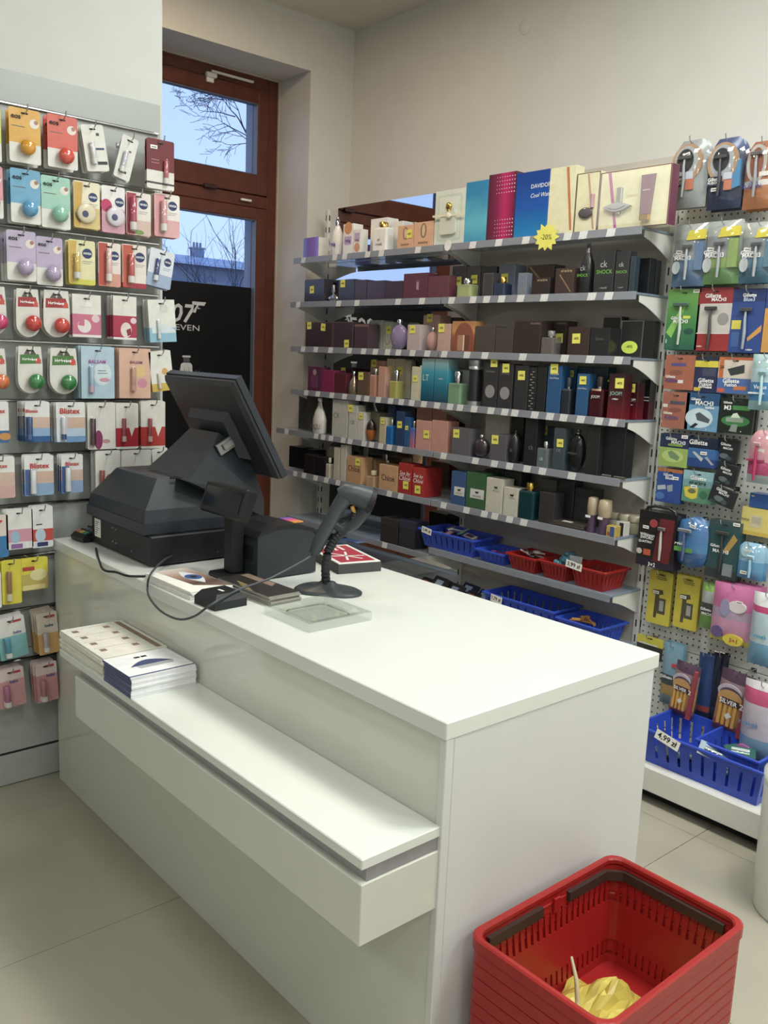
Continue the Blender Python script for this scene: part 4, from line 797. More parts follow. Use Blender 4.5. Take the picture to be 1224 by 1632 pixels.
carton(4, '8', 568, 640, 140, 'tall blue carton with white script and sticker', bl, st=((-.05, .93),), txt=(('Cool Water', 0, .74, .7, INKW, .3), ('DAVIDOFF', 0, .82, .6))); bottle(4, '8', 642, 700, 205, 'dark navy slim flask', 'rect', C('#18222e'), cap=C('#232b33'), capf=.3)
carton(4, '8', 662, 715, 155, 'blue carton with sticker behind a dark flask', '#1b4a7c', layer=1, st=((0, .88),)); carton(4, '8', 722, 784, 185, 'shorter blue carton with white script and sticker', bl, st=((0, .85),), txt=(('Cool Water', 0, .66, .75, INKW, .3),)); carton(4, '8', 720, 800, 145, 'petrol blue carton in the back row', '#173a56', layer=1); carton(4, '8', 803, 880, 148, 'dark petrol carton in the back row', '#15303f', layer=1)
jg = grad('wine_fade', [(0, '#6a1522'), (.45, '#431019'), (1, '#231416')], 'Z')
bottle(4, '8', 806, 885, 200, 'dark wine red square flask with white name', 'rect', mat('wine_glass', '#3a121a', rough=.12, noise=.05), cap=C('#1a1416'), capf=.3, txt=(('JOOP!', .5, .6, INKW),)); carton(4, '8', 778, 808, 190, 'wine red carton edge behind the wine flask', jg, layer=1, st=((.0, .88),))
carton(4, '8', 890, 970, 185, 'wine red carton with green white name and sticker', jg, st=((.2, .8),), txt=(('JOOP!', 0, .56, .8, C('#8fd0b8')), ('~5', 0, .45, .4))); carton(4, '8', 975, 1052, 230, 'smaller wine red carton with white name and sticker', jg, layer=.75, st=((0, .85),), txt=(('JOOP!', 0, .52, .75), ('~5', 0, .4, .4)))
carton(4, '8', 1052, 1110, 215, 'black carton with silver stripes and wine red base', grad('wine_black', [(0, '#431019'), (.44, '#3a1016'), (.46, '#1b1718'), (1, '#171416')], 'Z'), pr=(('r', 0, .56, .9, .03, '#9a9598'), ('r', 0, .48, .9, .025, '#b0aaac')), layer=1.7)
# row 5
ol = '#4c4a38'
carton(5, '7', 165, 206, 320, 'narrow olive carton at the window end', '#45423a', layer=1); carton(5, '7', 209, 282, 322, 'olive carton behind a white flask', ol, layer=1); carton(5, '7', 305, 352, 325, 'olive carton beside the white flask', '#504e3c', layer=1)
bottle(5, '7', 256, 320, 340, 'white flask with grey letters and amber foot', 'taper', C('#d3d0c8'), cap=C('#dcdad4'), txt=(('IN2U', .2, .8, C('#6a6862')),), capf=.12)
carton(5, '7', 358, 445, 350, 'white carton with thin grey letters', '#b7b6ac', txt=(('CK', -.2, .58, .4, C('#77766f')),)); carton(5, '7', 452, 500, 380, 'white carton with sticker beside the lettered one', '#bdbcb2', st=((-.3, .9),), layer=0, txt=(('CK', 0, .5, .5, C('#77766f')),)); carton(5, '7', 503, 540, 420, 'small white carton with a sticker', '#c6c3b8', st=((0, .85),))
carton(5, '7', 545, 622, 420, 'cream carton behind an amber flask', '#b7a987', layer=1); bottle(5, '7', 547, 594, 455, 'amber oval flask with dark top', 'oval', grad('amber_fade', [(0, '#a8622a'), (.5, '#9a5526'), (.56, '#2a1c16'), (1, '#241814')], 'Z'), cap=C('#241a16'), capf=.05); carton(5, '7', 628, 664, 450, 'cream carton beside the amber flask', '#b9ad8c', st=((0, .85),))
carton(5, '7', 675, 716, 382, 'tall royal blue carton with sticker', '#1c3f78', layer=1, st=((0, .6),)); bottle(5, '7', 674, 716, 460, 'bright blue glass flask', 'rect', glass('blue', '#2b72b4', alpha=.75), capf=.25); carton(5, '7', 722, 768, 415, 'navy carton with sticker beside the blue flask', '#1d3766', st=((.0, .62),)); carton(5, '7', 738, 828, 395, 'dark navy carton in the back row', '#182a48', layer=1)
carton(5, '7', 771, 800, 450, 'slim blue carton with tilted sticker', '#1f4f8c', st=((.0, .65),)); bottle(5, '7', 803, 834, 470, 'pink and blue slim flask', 'rect', grad('pinkblue', [(0, '#b0687a'), (.5, '#8a6a90'), (1, '#3a64a0')], 'Z'), capf=.25)
sm = '#bd7f6c'
carton(5, '7', 838, 925, 395, 'tall salmon carton with two rows of print', sm, layer=1, st=((-.2, .6),)); carton(5, '7', 838, 925, 470, 'square salmon carton with sticker', '#c4867a', st=((.2, .55),)); carton(5, '7', 928, 1018, 470, 'square salmon carton beside grey boxes', '#bf8272', side='#a86e60'); carton(5, '7', 930, 1008, 400, 'salmon carton in the back row', '#b9796a', layer=1)
gr = '#55525a'
carton(5, '8', 66, 160, 470, 'grey carton with a yellow sticker', gr, st=((-.25, .78),)); bottle(5, '8', 168, 262, 505, 'round dark chrome flask in clear box', 'oval', mat('dark_chrome', '#5a5256', rough=.2, metal=.7, noise=.1), capf=.12); carton(5, '8', 268, 352, 505, 'grey carton with sticker beside the chrome flask', '#504d54', st=((-.2, .8),)); carton(5, '8', 240, 365, 400, 'cream carton in the back row', '#a7a596', layer=1)
bottle(5, '8', 358, 418, 480, 'black oval flask with tiny name', 'oval', C('#141416'), cap=DARK, capf=.12, txt=(('ck', .4, .3, C('#6a6a6c')),)); carton(5, '8', 375, 440, 410, 'tall black carton behind the black oval flask', '#151518', layer=1); carton(5, '8', 448, 512, 420, 'black carton with small grey letters', '#17171a', txt=(('ck', .1, .4, .4, C('#6a6a6c')),))
carton(5, '8', 525, 618, 465, 'petrol grey carton with sticker behind a clear flask', '#33404a', layer=1, st=((-.25, .9),)); bottle(5, '8', 524, 594, 540, 'clear square flask with silver cap', 'rect', glass('steel', '#7f8a8c', alpha=.5), capf=.25, txt=(('ck', .35, .3, C('#c0c8c8')),)); carton(5, '8', 600, 660, 470, 'petrol grey carton with low sticker', '#36424a', st=((.1, .65),), txt=(('CK', 0, .48, .4, C('#8a979c')),))
bottle(5, '8', 668, 770, 475, 'large black oval flask with carved name', 'oval', mat('black_glass', '#17181a', rough=.18, noise=.05), cap=DARK, capf=.1, txt=(('~5', .45, .6, C('#4c4c50')),)); carton(5, '8', 774, 840, 460, 'tall black carton beside the large oval flask', '#1c1b1c'); carton(5, '8', 866, 975, 465, 'wide black carton at the shelf end', '#131418', d=.065, layer=.35)
bottle(5, '8', 960, 1016, 510, 'round black flask behind the wide black carton', 'oval', C('#17181b'), layer=1.3, cap=DARK, capf=.08)
# silver compacts on row 5
for i, (a, b) in enumerate(((850, 905), (915, 985))):
    X_a = xat(cp('8', a, 0)[0], YF+.005, ROWS[5]); X_b = xat(cp('8', b, 0)[0], YF+.005, ROWS[5])
    r = empty('compact_case', ((X_a+X_b)/2+.012*0, YF-.0+.006, ROWS[5])); tag(r, ['silver compact case at the shelf edge, left-hand one by the oval flask', 'silver compact case at the shelf edge beside the bracket'][i] if False else ['silver compact case on the fifth perfume shelf beside the black carton', 'silver compact case on the fifth perfume shelf next to the bracket'][i], 'compact')
    w_ = (X_b-X_a)*.45; mb = MB(); mb.box((-w_, -.001, .0005), (w_, .003, .006), 0, .001); mb.build('tray', CHROME, r); mb = MB(); mb.box((-w_, -.001, .0062), (w_, .003, .012), 0, .001); mb.build('lid', STEEL, r)
# row 6
bk = '#111114'
carton(6, '7', 110, 190, 620, 'tall black carton at the window end', bk, layer=1); carton(6, '7', 195, 256, 665, 'black carton with red glint', '#1c1214'); carton(6, '7', 260, 318, 680, 'short black carton beside the cream ones', '#121215'); carton(6, '7', 205, 262, 635, 'black carton in the back row', '#16161a', layer=1)
bottle(6, '7', 322, 350, 680, 'slim cream flask with pale cap', 'rect', C('#b5a893'), cap=C('#cfc4b0'), capf=.3); carton(6, '7', 330, 360, 620, 'slim cream carton behind the cream flask', '#b0a896', layer=1); carton(6, '7', 366, 398, 622, 'slim cream carton in the front row', '#b7b09e'); carton(6, '7', 405, 436, 610, 'slim white carton beside peach cartons', '#bdb9aa')
ch = '#c48f62'
carton(6, '7', 441, 525, 675, 'large peach carton with dark name', ch, txt=(('Chloé', 0, .55, .8, C('#4a2f20')),), st=((.25, .82),), layer=0)
carton(6, '7', 532, 604, 690, 'peach carton behind a clear flask', '#bd8a5e', layer=1, txt=(('Chloé', 0, .45, .8, C('#4a2f20')),)); bottle(6, '7', 572, 622, 755, 'clear flask with peach perfume and ribbon cap', 'rect', glass('peach', '#cfae8c', alpha=.55), cap=C('#c9b48c'), capf=.35); carton(6, '7', 626, 732, 725, 'smaller peach carton with dark name', '#c79468', txt=(('Chloé', 0, .5, .7, C('#4a2f20')),))
rd = '#b3201f'
carton(6, '7', 738, 812, 715, 'red carton with white script and sticker', rd, txt=(('See by', 0, .66, .85, INKW, .3), ('Chloé', 0, .52, .85, INKW, .3)), st=((.1, .3),)); carton(6, '7', 818, 884, 740, 'long red carton with white script and sticker', '#b8221f', side='#a61c1c', d=.12, txt=(('See by', 0, .7, .85, INKW, .3), ('Chloé', 0, .55, .85, INKW, .3)), st=((0, .25),))
def croc(o, fx, fz, s, m):
    w_ = max(v.co.x for v in o.data.vertices)*2; h_ = max(v.co.z for v in o.data.vertices); x, z = fx*w_, fz*h_
    mb = MB(); P = [(-1, .1), (-.55, -.15), (-.5, -.4), (-.35, -.4), (-.3, -.2), (.25, -.2), (.3, -.42), (.45, -.42), (.48, -.1), (1, .05), (1, .15), (.55, .2), (.95, .55), (.9, .62), (.35, .3), (0, .38), (-.4, .25), (-.7, .4), (-.95, .3)]
    mb.prism([(x+a*s, z+b*s) for a, b in P], -.0022, -.0012); mb.build('emblem', m, o)
for a, b, t, c, ds in ((62, 136, 700, '#2a4c86', 'blue carton with white crocodile badge'), (141, 240, 705, '#2b5a34', 'green carton with white crocodile badge')):
    o = carton(6, '8', a, b, t, ds, c, pr=(('r', .1, .42, .72, .26, '#c9cbc6'),)); croc(o, .1, .46, .011, INK); w_ = max(v.co.x for v in o.data.vertices)*2; h_ = max(v.co.z for v in o.data.vertices); lettering('LACOSTE', o, .1*w_, -.0022, .36*h_, wd=w_*.45, m=INK)
for a, b, t, ds in ((246, 332, 735, 'larger cream carton with dark crocodile'), (338, 412, 785, 'smaller cream carton with dark crocodile')):
    o = carton(6, '8', a, b, t, ds, '#bfbbaa'); croc(o, .1, .74, .011, INK); w_ = max(v.co.x for v in o.data.vertices)*2; h_ = max(v.co.z for v in o.data.vertices); lettering('LACOSTE', o, .1*w_, -.0012, .64*h_, wd=w_*.4, m=C('#5a584f'))
carton(6, '8', 235, 330, 690, 'dark carton in the back row behind the cream ones', '#24242a', layer=1); carton(6, '8', 335, 425, 700, 'dark green carton in the back row', '#20302a', layer=1)
bottle(6, '8', 424, 520, 755, 'dark teal square flask in a clear box', 'rect', mat('teal_glass', '#15353a', rough=.12, noise=.1), cap=GOLD, capf=.22); carton(6, '8', 526, 605, 810, 'dark carton beside the teal flask', '#2a2729'); carton(6, '8', 530, 610, 740, 'grey carton in the back row', '#4d4a4a', layer=1)
carton(6, '8', 625, 705, 745, 'dark grey carton on the back riser', '#26262a', layer=1); carton(6, '8', 710, 805, 790, 'lower dark grey carton on the back riser', '#2a2a2e', layer=1)
# flat case, figure-like flasks, small boxes
X_a = xat(cp('8', 575, 0)[0], YF+.02, .92); X_b = xat(cp('8', 765, 0)[0], YF+.02, .92)
r = empty('makeup_case', ((X_a+X_b)/2, YF+.045, ROWS[6])); tag(r, 'flat dark make-up case with clear lid on the sixth perfume shelf', 'case'); w_ = (X_b-X_a)/2
mb = MB(); mb.box((-w_, -.035, .0005), (w_, .04, .014), 0, .002); mb.build('tray', C('#3a3230'), r); mb = MB(); mb.box((-w_, -.035, .0145), (w_, .04, .022), 0, .002); mb.build('lid', mat('smoke_lid', '#5a524c', rough=.15, alpha=.6, noise=0), r)
mb = MB(); mb.box((-w_*.3, -.02, .0222), (w_*.2, .0, .0226)); mb.build('label_print', WHITE, r)
LAST[(6, 0)] = X_b
for a, b, t, ds in ((775, 835, 830, 'beige topped flask with purple foot by the make-up case'), (838, 905, 845, 'beige topped flask with tag and purple foot')):
    rr_ = bottle(6, '8', a, b, t, ds, 'jar', C('#4a3350'), cap=C('#a08b6c'), capf=.5)
    w_ = .05; zt = .1
    mb = MB(); mb.box((-.012, -.0295, .062), (.012, -.029, .072)); mb.build('tag', WHITE, rr_)
for i, (a, b, t, c1, c2, ds) in enumerate(((862, 925, 985, '#b89a3a', '#33508c', 'small bright printed box by the purple footed flask'), (930, 975, 965, '#c9c6be', '#2a2a2c', 'small black and white box at the shelf end'))):
    carton(6, '8', a, b, t, ds, c1, d=.04, layer=.6*i, pr=(('r', .2, .5, .5, .9, c2), ('r', -.2, .3, .3, .3, '#a33a3a' if i == 0 else '#e0ded8')))
for i, x in enumerate((930, 985, 1040)):
    X = xat(cp('8', x, 0)[0], YB-.05, .985); r = empty('cream_jar', (X, YB-.05, ROWS[6])); tag(r, ['cream jar with pale lid by the tall flask on the back of the sixth shelf', 'cream jar between two jars on the back of the sixth shelf', 'cream jar by the bracket on the back of the sixth shelf'][i], 'jar', 'cream jars on the sixth shelf')
    mb = MB(); mb.lathe([(.03, .001), (.032, .008), (.032, .04), (.026, .048)], 16); mb.build('jar', C('#a39a7c'), r); mb = MB(); mb.lathe([(.031, .0485), (.031, .068), (.026, .074)], 16); mb.build('lid', C('#b0a586'), r)
# row 7 left bay: dark cubes ; right bay: baskets
for i, (a, b, t) in enumerate(((636, 735, 1020), (740, 832, 1035))):
    Y = YF+.012; pa, ya = cp('7', a, t); zt = onY(pa, ya, Y)[2]; z = ROWS[7]-.036; X_a = xat(pa, Y, (z+zt)/2); X_b = xat(cp('7', b, 0)[0], Y, (z+zt)/2)
    w_ = (X_b-X_a); mb = MB(); mb.box((-w_/2, 0, .0005), (w_/2-.002, .09, max(.06, zt-z)), 0, .0015); o = mb.build('gift_box', C(('#24211f', '#1f1f2a')[i]), None, ((X_a+X_b)/2, Y, z)); tag(o, ('dark brown cube box on the shelf beside the blue basket', 'dark blue cube box next to the blue basket')[i], 'box')
    mb = MB(); mb.box((-w_/2-.0008, -.0008, max(.06, zt-z)*.72), (w_/2-.0012, .0908, max(.06, zt-z)+.001), 0, .001); mb.build('lid', C(('#2a2724', '#25253a')[i]), o)
# --- plastic baskets
def basket(name, X_a, X_b, Ya, Yb, z, h, col, label, group, taper=.018, nsl=9, rim=.008, rz=0):
    w, d = X_b-X_a, Yb-Ya; m = mat('basket_'+col.lstrip('#'), col, rough=.35, noise=.05, coat=.1)
    r = empty(name, ((X_a+X_b)/2, (Ya+Yb)/2, z), (0, 0, rz)); tag(r, label, 'basket', group); t = taper
    mb = MB(); bw, bd = w/2-t, d/2-t; mb.box((-bw, -bd, .0005), (bw, bd, .003)); mb.build('bottom', m, r)
    def wall(p0, p1, q0, q1, n, nm):   # p bottom edge, q top edge, slotted panel
        p0, p1, q0, q1 = map(Vector, (p0, p1, q0, q1)); nor = (p1-p0).cross(q0-p0).normalized()*.0022; mb = MB()
        def P(u, v): return p0.lerp(p1, u).lerp(q0.lerp(q1, u), v)
        def cell(u0, u1, v0, v1):
            a = [P(u0, v0), P(u1, v0), P(u1, v1), P(u0, v1)]; mb.loft([[tuple(x-nor) for x in a], [tuple(x) for x in a]])
        cell(0, 1, 0, .2); cell(0, 1, .78, 1); us = [0]; g = .12/n
        for i in range(n): us += [(i+.5)/n-g, (i+.5)/n+g]
        us.append(1)
        for i in range(0, len(us), 2): cell(us[i], us[i+1], .2, .78)
        mb.build(nm, m, r)
    B = [(-bw, -bd, .002), (bw, -bd, .002), (bw, bd, .002), (-bw, bd, .002)]; Tq = [(-w/2, -d/2, h), (w/2, -d/2, h), (w/2, d/2, h), (-w/2, d/2, h)]
    for i in range(4): j = (i+1) % 4; wall(B[i], B[j], Tq[i], Tq[j], nsl if i % 2 == 0 else max(3, int(nsl*d/w)), ('front_wall', 'end_wall', 'back_wall', 'end_wall')[i])
    mb = MB(); e = rim
    for (x0, y0, x1, y1) in ((-w/2-e, -d/2-e, w/2+e, -d/2+.001), (-w/2-e, d/2-.001, w/2+e, d/2+e), (-w/2-e, -d/2, -w/2+.001, d/2), (w/2-.001, -d/2, w/2+e, d/2)): mb.box((x0, y0, h-.008), (x1, y1, h+.001), 0, .0015)
    mb.build('rim', m, r); return r
def price_card(r, txt, x, y, z, w=.06, h=.028, rx=-.1, rz=0.0, ry=0.0):
    mb = MB(); mb.box((-w/2, -.001, -h/2), (w/2, 0, h/2)); c = mb.build('price_card', PAPER, r, (x, y, z), (rx, ry, rz)); lettering(txt, c, 0, -.0016, 0, wd=w*.8, m=INK, bold=True); return c
def wedge_items(r_center, n, cols, kind, seed, zb, lab, cat, group, spread, L):
    rnd = random.Random(seed)
    for i in range(n):
        x, y, z = r_center; c = cols[i % len(cols)]; mb = MB(); cx, cy = rnd.uniform(-spread[0], spread[0]), rnd.uniform(-spread[1], spread[1])
        ro = (rnd.uniform(-.35, .35), rnd.uniform(-.35, .35), rnd.uniform(0, 6.28)); zz = zb+.012+.006*i
        if kind == 'pack': mb.box((-L/2, -L*.22, -.003), (L/2, L*.22, .003), 0, .001); mb.box((-L*.3, -L*.15, .003), (L*.3, L*.15, .0035), 1)
        elif kind == 'razor': mb.tube([(-L/2, 0, 0), (0, 0, .004), (L/2, 0, 0)], .0045, 6, 0); mb.box((L/2-.004, -.02, -.005), (L/2+.006, .02, .006), 1, .001)
        elif kind == 'scrunch':
            for k in range(10): mb.sphere((rnd.uniform(-.016, .016), rnd.uniform(-.016, .016), rnd.uniform(-.006, .012)), rnd.uniform(.008, .013), n=8)
        elif kind == 'spoon': mb.sphere((0, 0, 0), .016, n=10, sx=1.3, sz=.35); mb.tube([(.018, 0, 0), (.018+L*.6, 0, .006)], .004, 6)
        o = mb.build(cat.replace(' ', '_'), [C(c[0]), C(c[1])], None, (x+cx, y+cy, zz), ro); tag(o, (c[2] if len(c) > 2 else lab), cat, group)
def bask9(x0, x1, yt, yb, row, col, label, dY=0.0, depth=.17, key='9'):
    z = ROWS[row]; Y = YF+dY; pa, ya = cp(key, x0, yt); pb, yb_ = cp(key, x1, yt)
    zt = onY(*cp(key, (x0+x1)/2, (yt+0)), Y)[2]
    return z, Y, xat(pa, Y, z+.05), xat(pb, Y, z+.05)
BLUE, RED = '#3350bd', '#98201f'
z7 = ROWS[7]
def bx_(x0, x1, Y, z): return xat(cp('9', x0, 0)[0], Y, z+.06), xat(cp('9', x1, 0)[0], Y, z+.06)
a, b = bx_(402, 640, YF, z7); b = min(b, a+.36)
A = basket('blue_basket', a+.005, b, YF+.004, YB-.03, z7, .085, BLUE, 'blue slotted basket of small packets on the shelf beside dark cubes', 'baskets on the shelf'); price_card(A, '2,49 zł', -(b-a)*.32, -(YB-.03-YF)/2-.014, .082, .066, .03, 0, ry=.12)
a2, b2 = bx_(600, 690, YF, z7); a2 = b+.022; b2 = max(b2, a2+.16)
A2 = basket('blue_basket', a2, b2, YF+.004, YB-.05, z7, .055, BLUE, 'low blue basket with pink packet between blue and red baskets', 'baskets on the shelf', nsl=6)
cur = b2; reds = []
for i, (x1_, hh, lb) in enumerate(((800, .07, 'red basket of white spoon-like clips between blue and red baskets'), (905, .075, 'red basket heaped with turquoise nets'), (1120, .085, 'red basket with price card at the shelf end'))):
    X_b = xat(cp('9', x1_, 0)[0], YF, z7+.06); aa = cur+.02; bb = max(X_b, aa+.13); bb = min(bb, -1.998-.012 if i == 2 else 9); cur = bb
    reds.append((aa, bb, basket('red_basket', aa, bb, YF+.006, YB-.05, z7, hh, RED, lb, 'baskets on the shelf', nsl=7)))
aa, bb, R_ = reds[2]; price_card(R_, '3,99 zł', -(bb-aa)*.35, -(YB-.05-YF-.006)/2-.014, .088, .08, .03, 0, ry=.1)
mid = (YF+YB-.04)/2
wedge_items(((a+b)/2, mid, 0), 9, [('#8a2f5f', '#c9a3b8', 'purple small packet in the blue basket by the dark cubes'), ('#d8d6d0', '#7a3a6a', 'white and purple packet in the blue basket by the dark cubes'), ('#5f8a5a', '#a9c29a', 'green packet in the blue basket by the dark cubes')], 'pack', 21, z7+.04, '', 'packet', 'packets in the blue shelf basket', ((b-a)*.26, .03), .07)
wedge_items(((a2+b2)/2, mid-.01, 0), 2, [('#b23a7a', '#d98ab0', 'pink packet in the low blue basket')], 'pack', 22, z7+.02, '', 'packet', 'pink packets in the low blue basket', (.03, .02), .06)
aa, bb, R_ = reds[0]; wedge_items(((aa+bb)/2, mid-.01, 0), 5, [('#c9c7c0', '#a9a6a0', 'white spoon shaped clip in a red basket'), ('#5a4a4a', '#3a3030', 'dark spoon shaped clip in a red basket')], 'spoon', 23, z7+.045, '', 'clip', 'clips in the red basket', (.035, .03), .05)
aa, bb, R_ = reds[1]; wedge_items(((aa+bb)/2, mid-.01, 0), 7, [('#3a86a0', '#2a6a80', 'turquoise crumpled hair net in a red basket')], 'scrunch', 24, z7+.045, '', 'hair net', 'turquoise nets in the red basket', (.035, .035), .05)
mb = MB(); mb.box((-.03, -.001, 0), (.03, .001, .05), 0, .0008); o = mb.build('clear_card', mat('clear_card', '#dfe4e6', rough=.15, alpha=.45, noise=0), None, (bb+.004, YF+.05, z7+.062), (-.25, 0, .1)); tag(o, 'clear plastic card leaning between two red baskets', 'card'); mb = MB(); mb.box((-.02, -.0016, .01), (.02, -.001, .035)); mb.build('card_print', C('#a9b4b8'), o)
# row 8
z8 = ROWS[8]
def b8(x0, x1, Y): return xat(cp('9', x0, 0)[0], Y, z8+.06), xat(cp('9', x1, 0)[0], Y, z8+.06)
a, b = b8(622, 860, YF); F_ = basket('blue_basket', a, b, YF+.004, YB-.03, z8, .10, BLUE, 'blue basket with price card on the lowest glass shelf', 'baskets on the shelf'); price_card(F_, '1,79 zł', -(b-a)*.28, -(YB-.03-YF-.004)/2-.013, .085, .065, .032, 0, ry=.08)
a, b = b+.022, -2.012; G_ = basket('blue_basket', a, b, YF+.004, YB-.03, z8, .085, BLUE, 'blue basket of orange razors at the end of the lowest shelf', 'baskets on the shelf')
wedge_items(((a+b)/2, mid, 0), 3, [('#c9802a', '#c98a3a', 'orange disposable razor in the end blue basket')], 'razor', 31, z8+.06, '', 'razor', 'orange razors in the end basket', (.03, .03), .1)
X_l = xat(cp('9', 392, 0)[0], YF+.02, z8+.05); X_r = xat(cp('9', 600, 0)[0], YF+.02, z8+.05)
for i in range(8):
    mb = MB(); w_ = (X_r-X_l)/5; mb.box((-.045, -.03, -.004), (.045, .03, .004), 0, .001); mb.box((-.03, -.02, .004), (.01, .015, .0045), 1)
    xx = X_l+(X_r-X_l)*(i+.5)/8; o = mb.build('wrapped_pack', [C('#1d2740' if i % 2 else '#24242a'), C('#9fb0d0' if i % 3 else '#b0463a')], None, (xx, YF+.07+.04*(i % 2), z8+.03+.01*(i % 3)), (.75, .05*(i % 3), .12*((i % 3)-1))); tag(o, 'dark blue wrapped pack leaning on the lowest glass shelf' if i % 2 else 'black wrapped pack leaning on the lowest glass shelf', 'packet', 'wrapped packs on the lowest shelf')
# ------------------------------------------------------------------ hanging packs
CROP.update({'A': (0, 140, 4.08), 'B': (0, 500, 4.08), 'D': (0, 760, 3.264), 'P': (1010, 190, 5.626), 'Q': (1010, 450, 5.628), 'R': (1010, 680, 5.1), 'S': (990, 900, 3.137)})
XL = -3.118     # face of the display panel on the partition
YR = 3.150      # face of the pegboard
dpan = empty('display_stand', (XL, .9, 0), (0, 0, math.pi/2)); tag(dpan, 'pale grey display panel with chrome rails and hooks on the partition wall', 'display panel')
pm = mat('panel_grey', '#aaaeab', rough=.35, noise=.02, nscale=8)
def pbox(name, u0, u1, z0, z1, y0, y1, m, bv=.001, par=None): mb = MB(); mb.box((u0, y0, z0), (u1, y1, z1), 0, bv); return mb.build(name, m, par or dpan)
pbox('base_board', -1.6, .69, .003, .116, -.004, .0095, pm)
pbox('panel_board', -1.6, .69, .124, .50, 0, .0095, pm); pbox('panel_board', -1.6, .69, .503, .83, 0, .0095, pm); pbox('panel_board', -1.6, .69, .833, 2.425, 0, .0095, pm)
mb = MB(); mb.box((-1.6, .001, .115), (.69, .0095, .125)); mb.build('seam', slot, dpan)
peg = empty('pegboard_stand', (-1.35, YR, 0)); tag(peg, 'white perforated pegboard stand with base deck holding shaving products', 'pegboard')
def gbox(name, a, b, m, bv=.0015): mb = MB(); mb.box((a[0]+1.35, a[1]-YR, a[2]), (b[0]+1.35, b[1]-YR, b[2]), 0, bv); return mb.build(name, m, peg)
PR = -.70; lacp = mat('pegboard_white', '#d5d6d0', rough=.4, noise=.02)
for z0, z1 in ((.14, .475), (.478, 2.235)): gbox('perforated_panel', (-1.963, YR, z0), (PR, YR+.01, z1), lacp)
gbox('upright', (PR, YR-.004, 0), (PR+.03, YR+.035, 2.25), lac)
gbox('base_deck', (-1.968, 2.785, .118), (PR+.03, YR-.001, .138), lac, .002); gbox('base_front', (-1.968, 2.77, .05), (PR+.03, 2.784, .1385), lac, .002); gbox('base_plinth', (-1.968, 2.83, 0), (PR+.03, YR, .049), slot)
mb = MB()
for i in range(int((PR+1.95)/.025)):
    for j in range(82):
        zz = .16+.025*j
        if abs(zz-.476) < .012: continue
        mb.add([(-1.95+1.35+.025*i+.0042*math.cos(a_), -.0004, zz+.0042*math.sin(a_)) for a_ in (0, 1.047, 2.094, 3.142, 4.189, 5.236)], [(0, 1, 2, 3, 4, 5)])
ho = mb.build('perforations', mat('hole_dark', '#55565a', rough=.8, noise=0), peg); ho['kind'] = 'stuff'
ORD = ['top', 'second', 'third', 'fourth', 'fifth', 'sixth', 'seventh', 'eighth', 'ninth', 'tenth', 'lowest']
hook_cache = {}
def hook(side, u, z, L):
    k = round(L, 2)
    if k not in hook_cache:
        mb = MB(); mb.tube([(0, 0, 0), (0, -L*.5, .0), (0, -L+.012, .002), (0, -L, .01), (0, -L-.004, .024)], .0022, 6); mb.box((-.012, -.003, -.008), (.012, .0, .008), 0, .001)
        o = mb.build('hook', CHROME); hook_cache[k] = o.data; bpy.data.objects.remove(o)
    if side == 'L': return inst('hook', hook_cache[k], dpan, (u-.9, 0, z))
    return inst('hook', hook_cache[k], peg, (u+1.35, 0, z))
def card_mesh(w, h, slices, patches, corner=.006, shape='rect', th=.0012):
    mats = []; mi = {}
    def MI(c):
        m = C(c) if isinstance(c, str) else c
        if m.name not in mi: mi[m.name] = len(mats); mats.append(m)
        return mi[m.name]
    def hw(z):
        t = z/h
        if shape == 'U':
            R = w/2
            if z < R: return max(.004, math.sqrt(max(0, R*R-(R-z)**2)))
            return w/2*(1-.10*max(0, (t-.6)/.4))
        if shape == 'oval': return max(.004, w/2*(1-abs(2*t-1)**3.2)**(1/3.2))
        if shape == 'shoulder':
            if t > .82: return w/2*(1-.45*((t-.82)/.18)**1.6)
            if t < .1: return w/2*(.8+.2*math.sqrt(max(0, 1-(1-t/.1)**2)))
            return w/2*(1-.06*math.sin(math.pi*(t-.1)/.72))
        if z < corner: return w/2-corner+math.sqrt(max(0, corner**2-(corner-z)**2))
        if z > h-corner: return w/2-corner+math.sqrt(max(0, corner**2-(corner-(h-z))**2))
        return w/2
    zs = {0.0, h}
    for f0, f1, c in slices: zs.add(round(f0*h, 5)); zs.add(round(f1*h, 5))
    n = 14 if shape != 'rect' else 0
    for i in range(n+1):
        if n: zs.add(h*i/n)
    for q in (.0, .3, .7, 1.0): zs.add(corner*q); zs.add(h-corner*q)
    zs = sorted(z for z in zs if 0 <= z <= h)
    mb = MB(); lv = [(hw(z), z) for z in zs]
    for (a, z0), (b, z1) in zip(lv[:-1], lv[1:]):
        if z1-z0 < 1e-6: continue
        t = (z0+z1)/2/h; c = slices[-1][2]
        for f0, f1, cc in slices:
            if f0 <= t <= f1: c = cc; break
        i = MI(c)
        mb.add([(-a, 0, z0), (a, 0, z0), (b, 0, z1), (-b, 0, z1), (-a, th, z0), (a, th, z0), (b, th, z1), (-b, th, z1)], [(0, 1, 2, 3), (5, 4, 7, 6), (4, 0, 3, 7), (1, 5, 6, 2)], i)
    for k, p in enumerate(patches):
        i = MI(p[-1]); yy = -.0003-.00012*k
        poly = circ(p[1], p[2], p[3], p[4], 18) if p[0] == 'e' else p[1]
        mb.add([(a, yy, b) for a, b in poly], [tuple(range(len(poly)))], i)
    return mb, mats
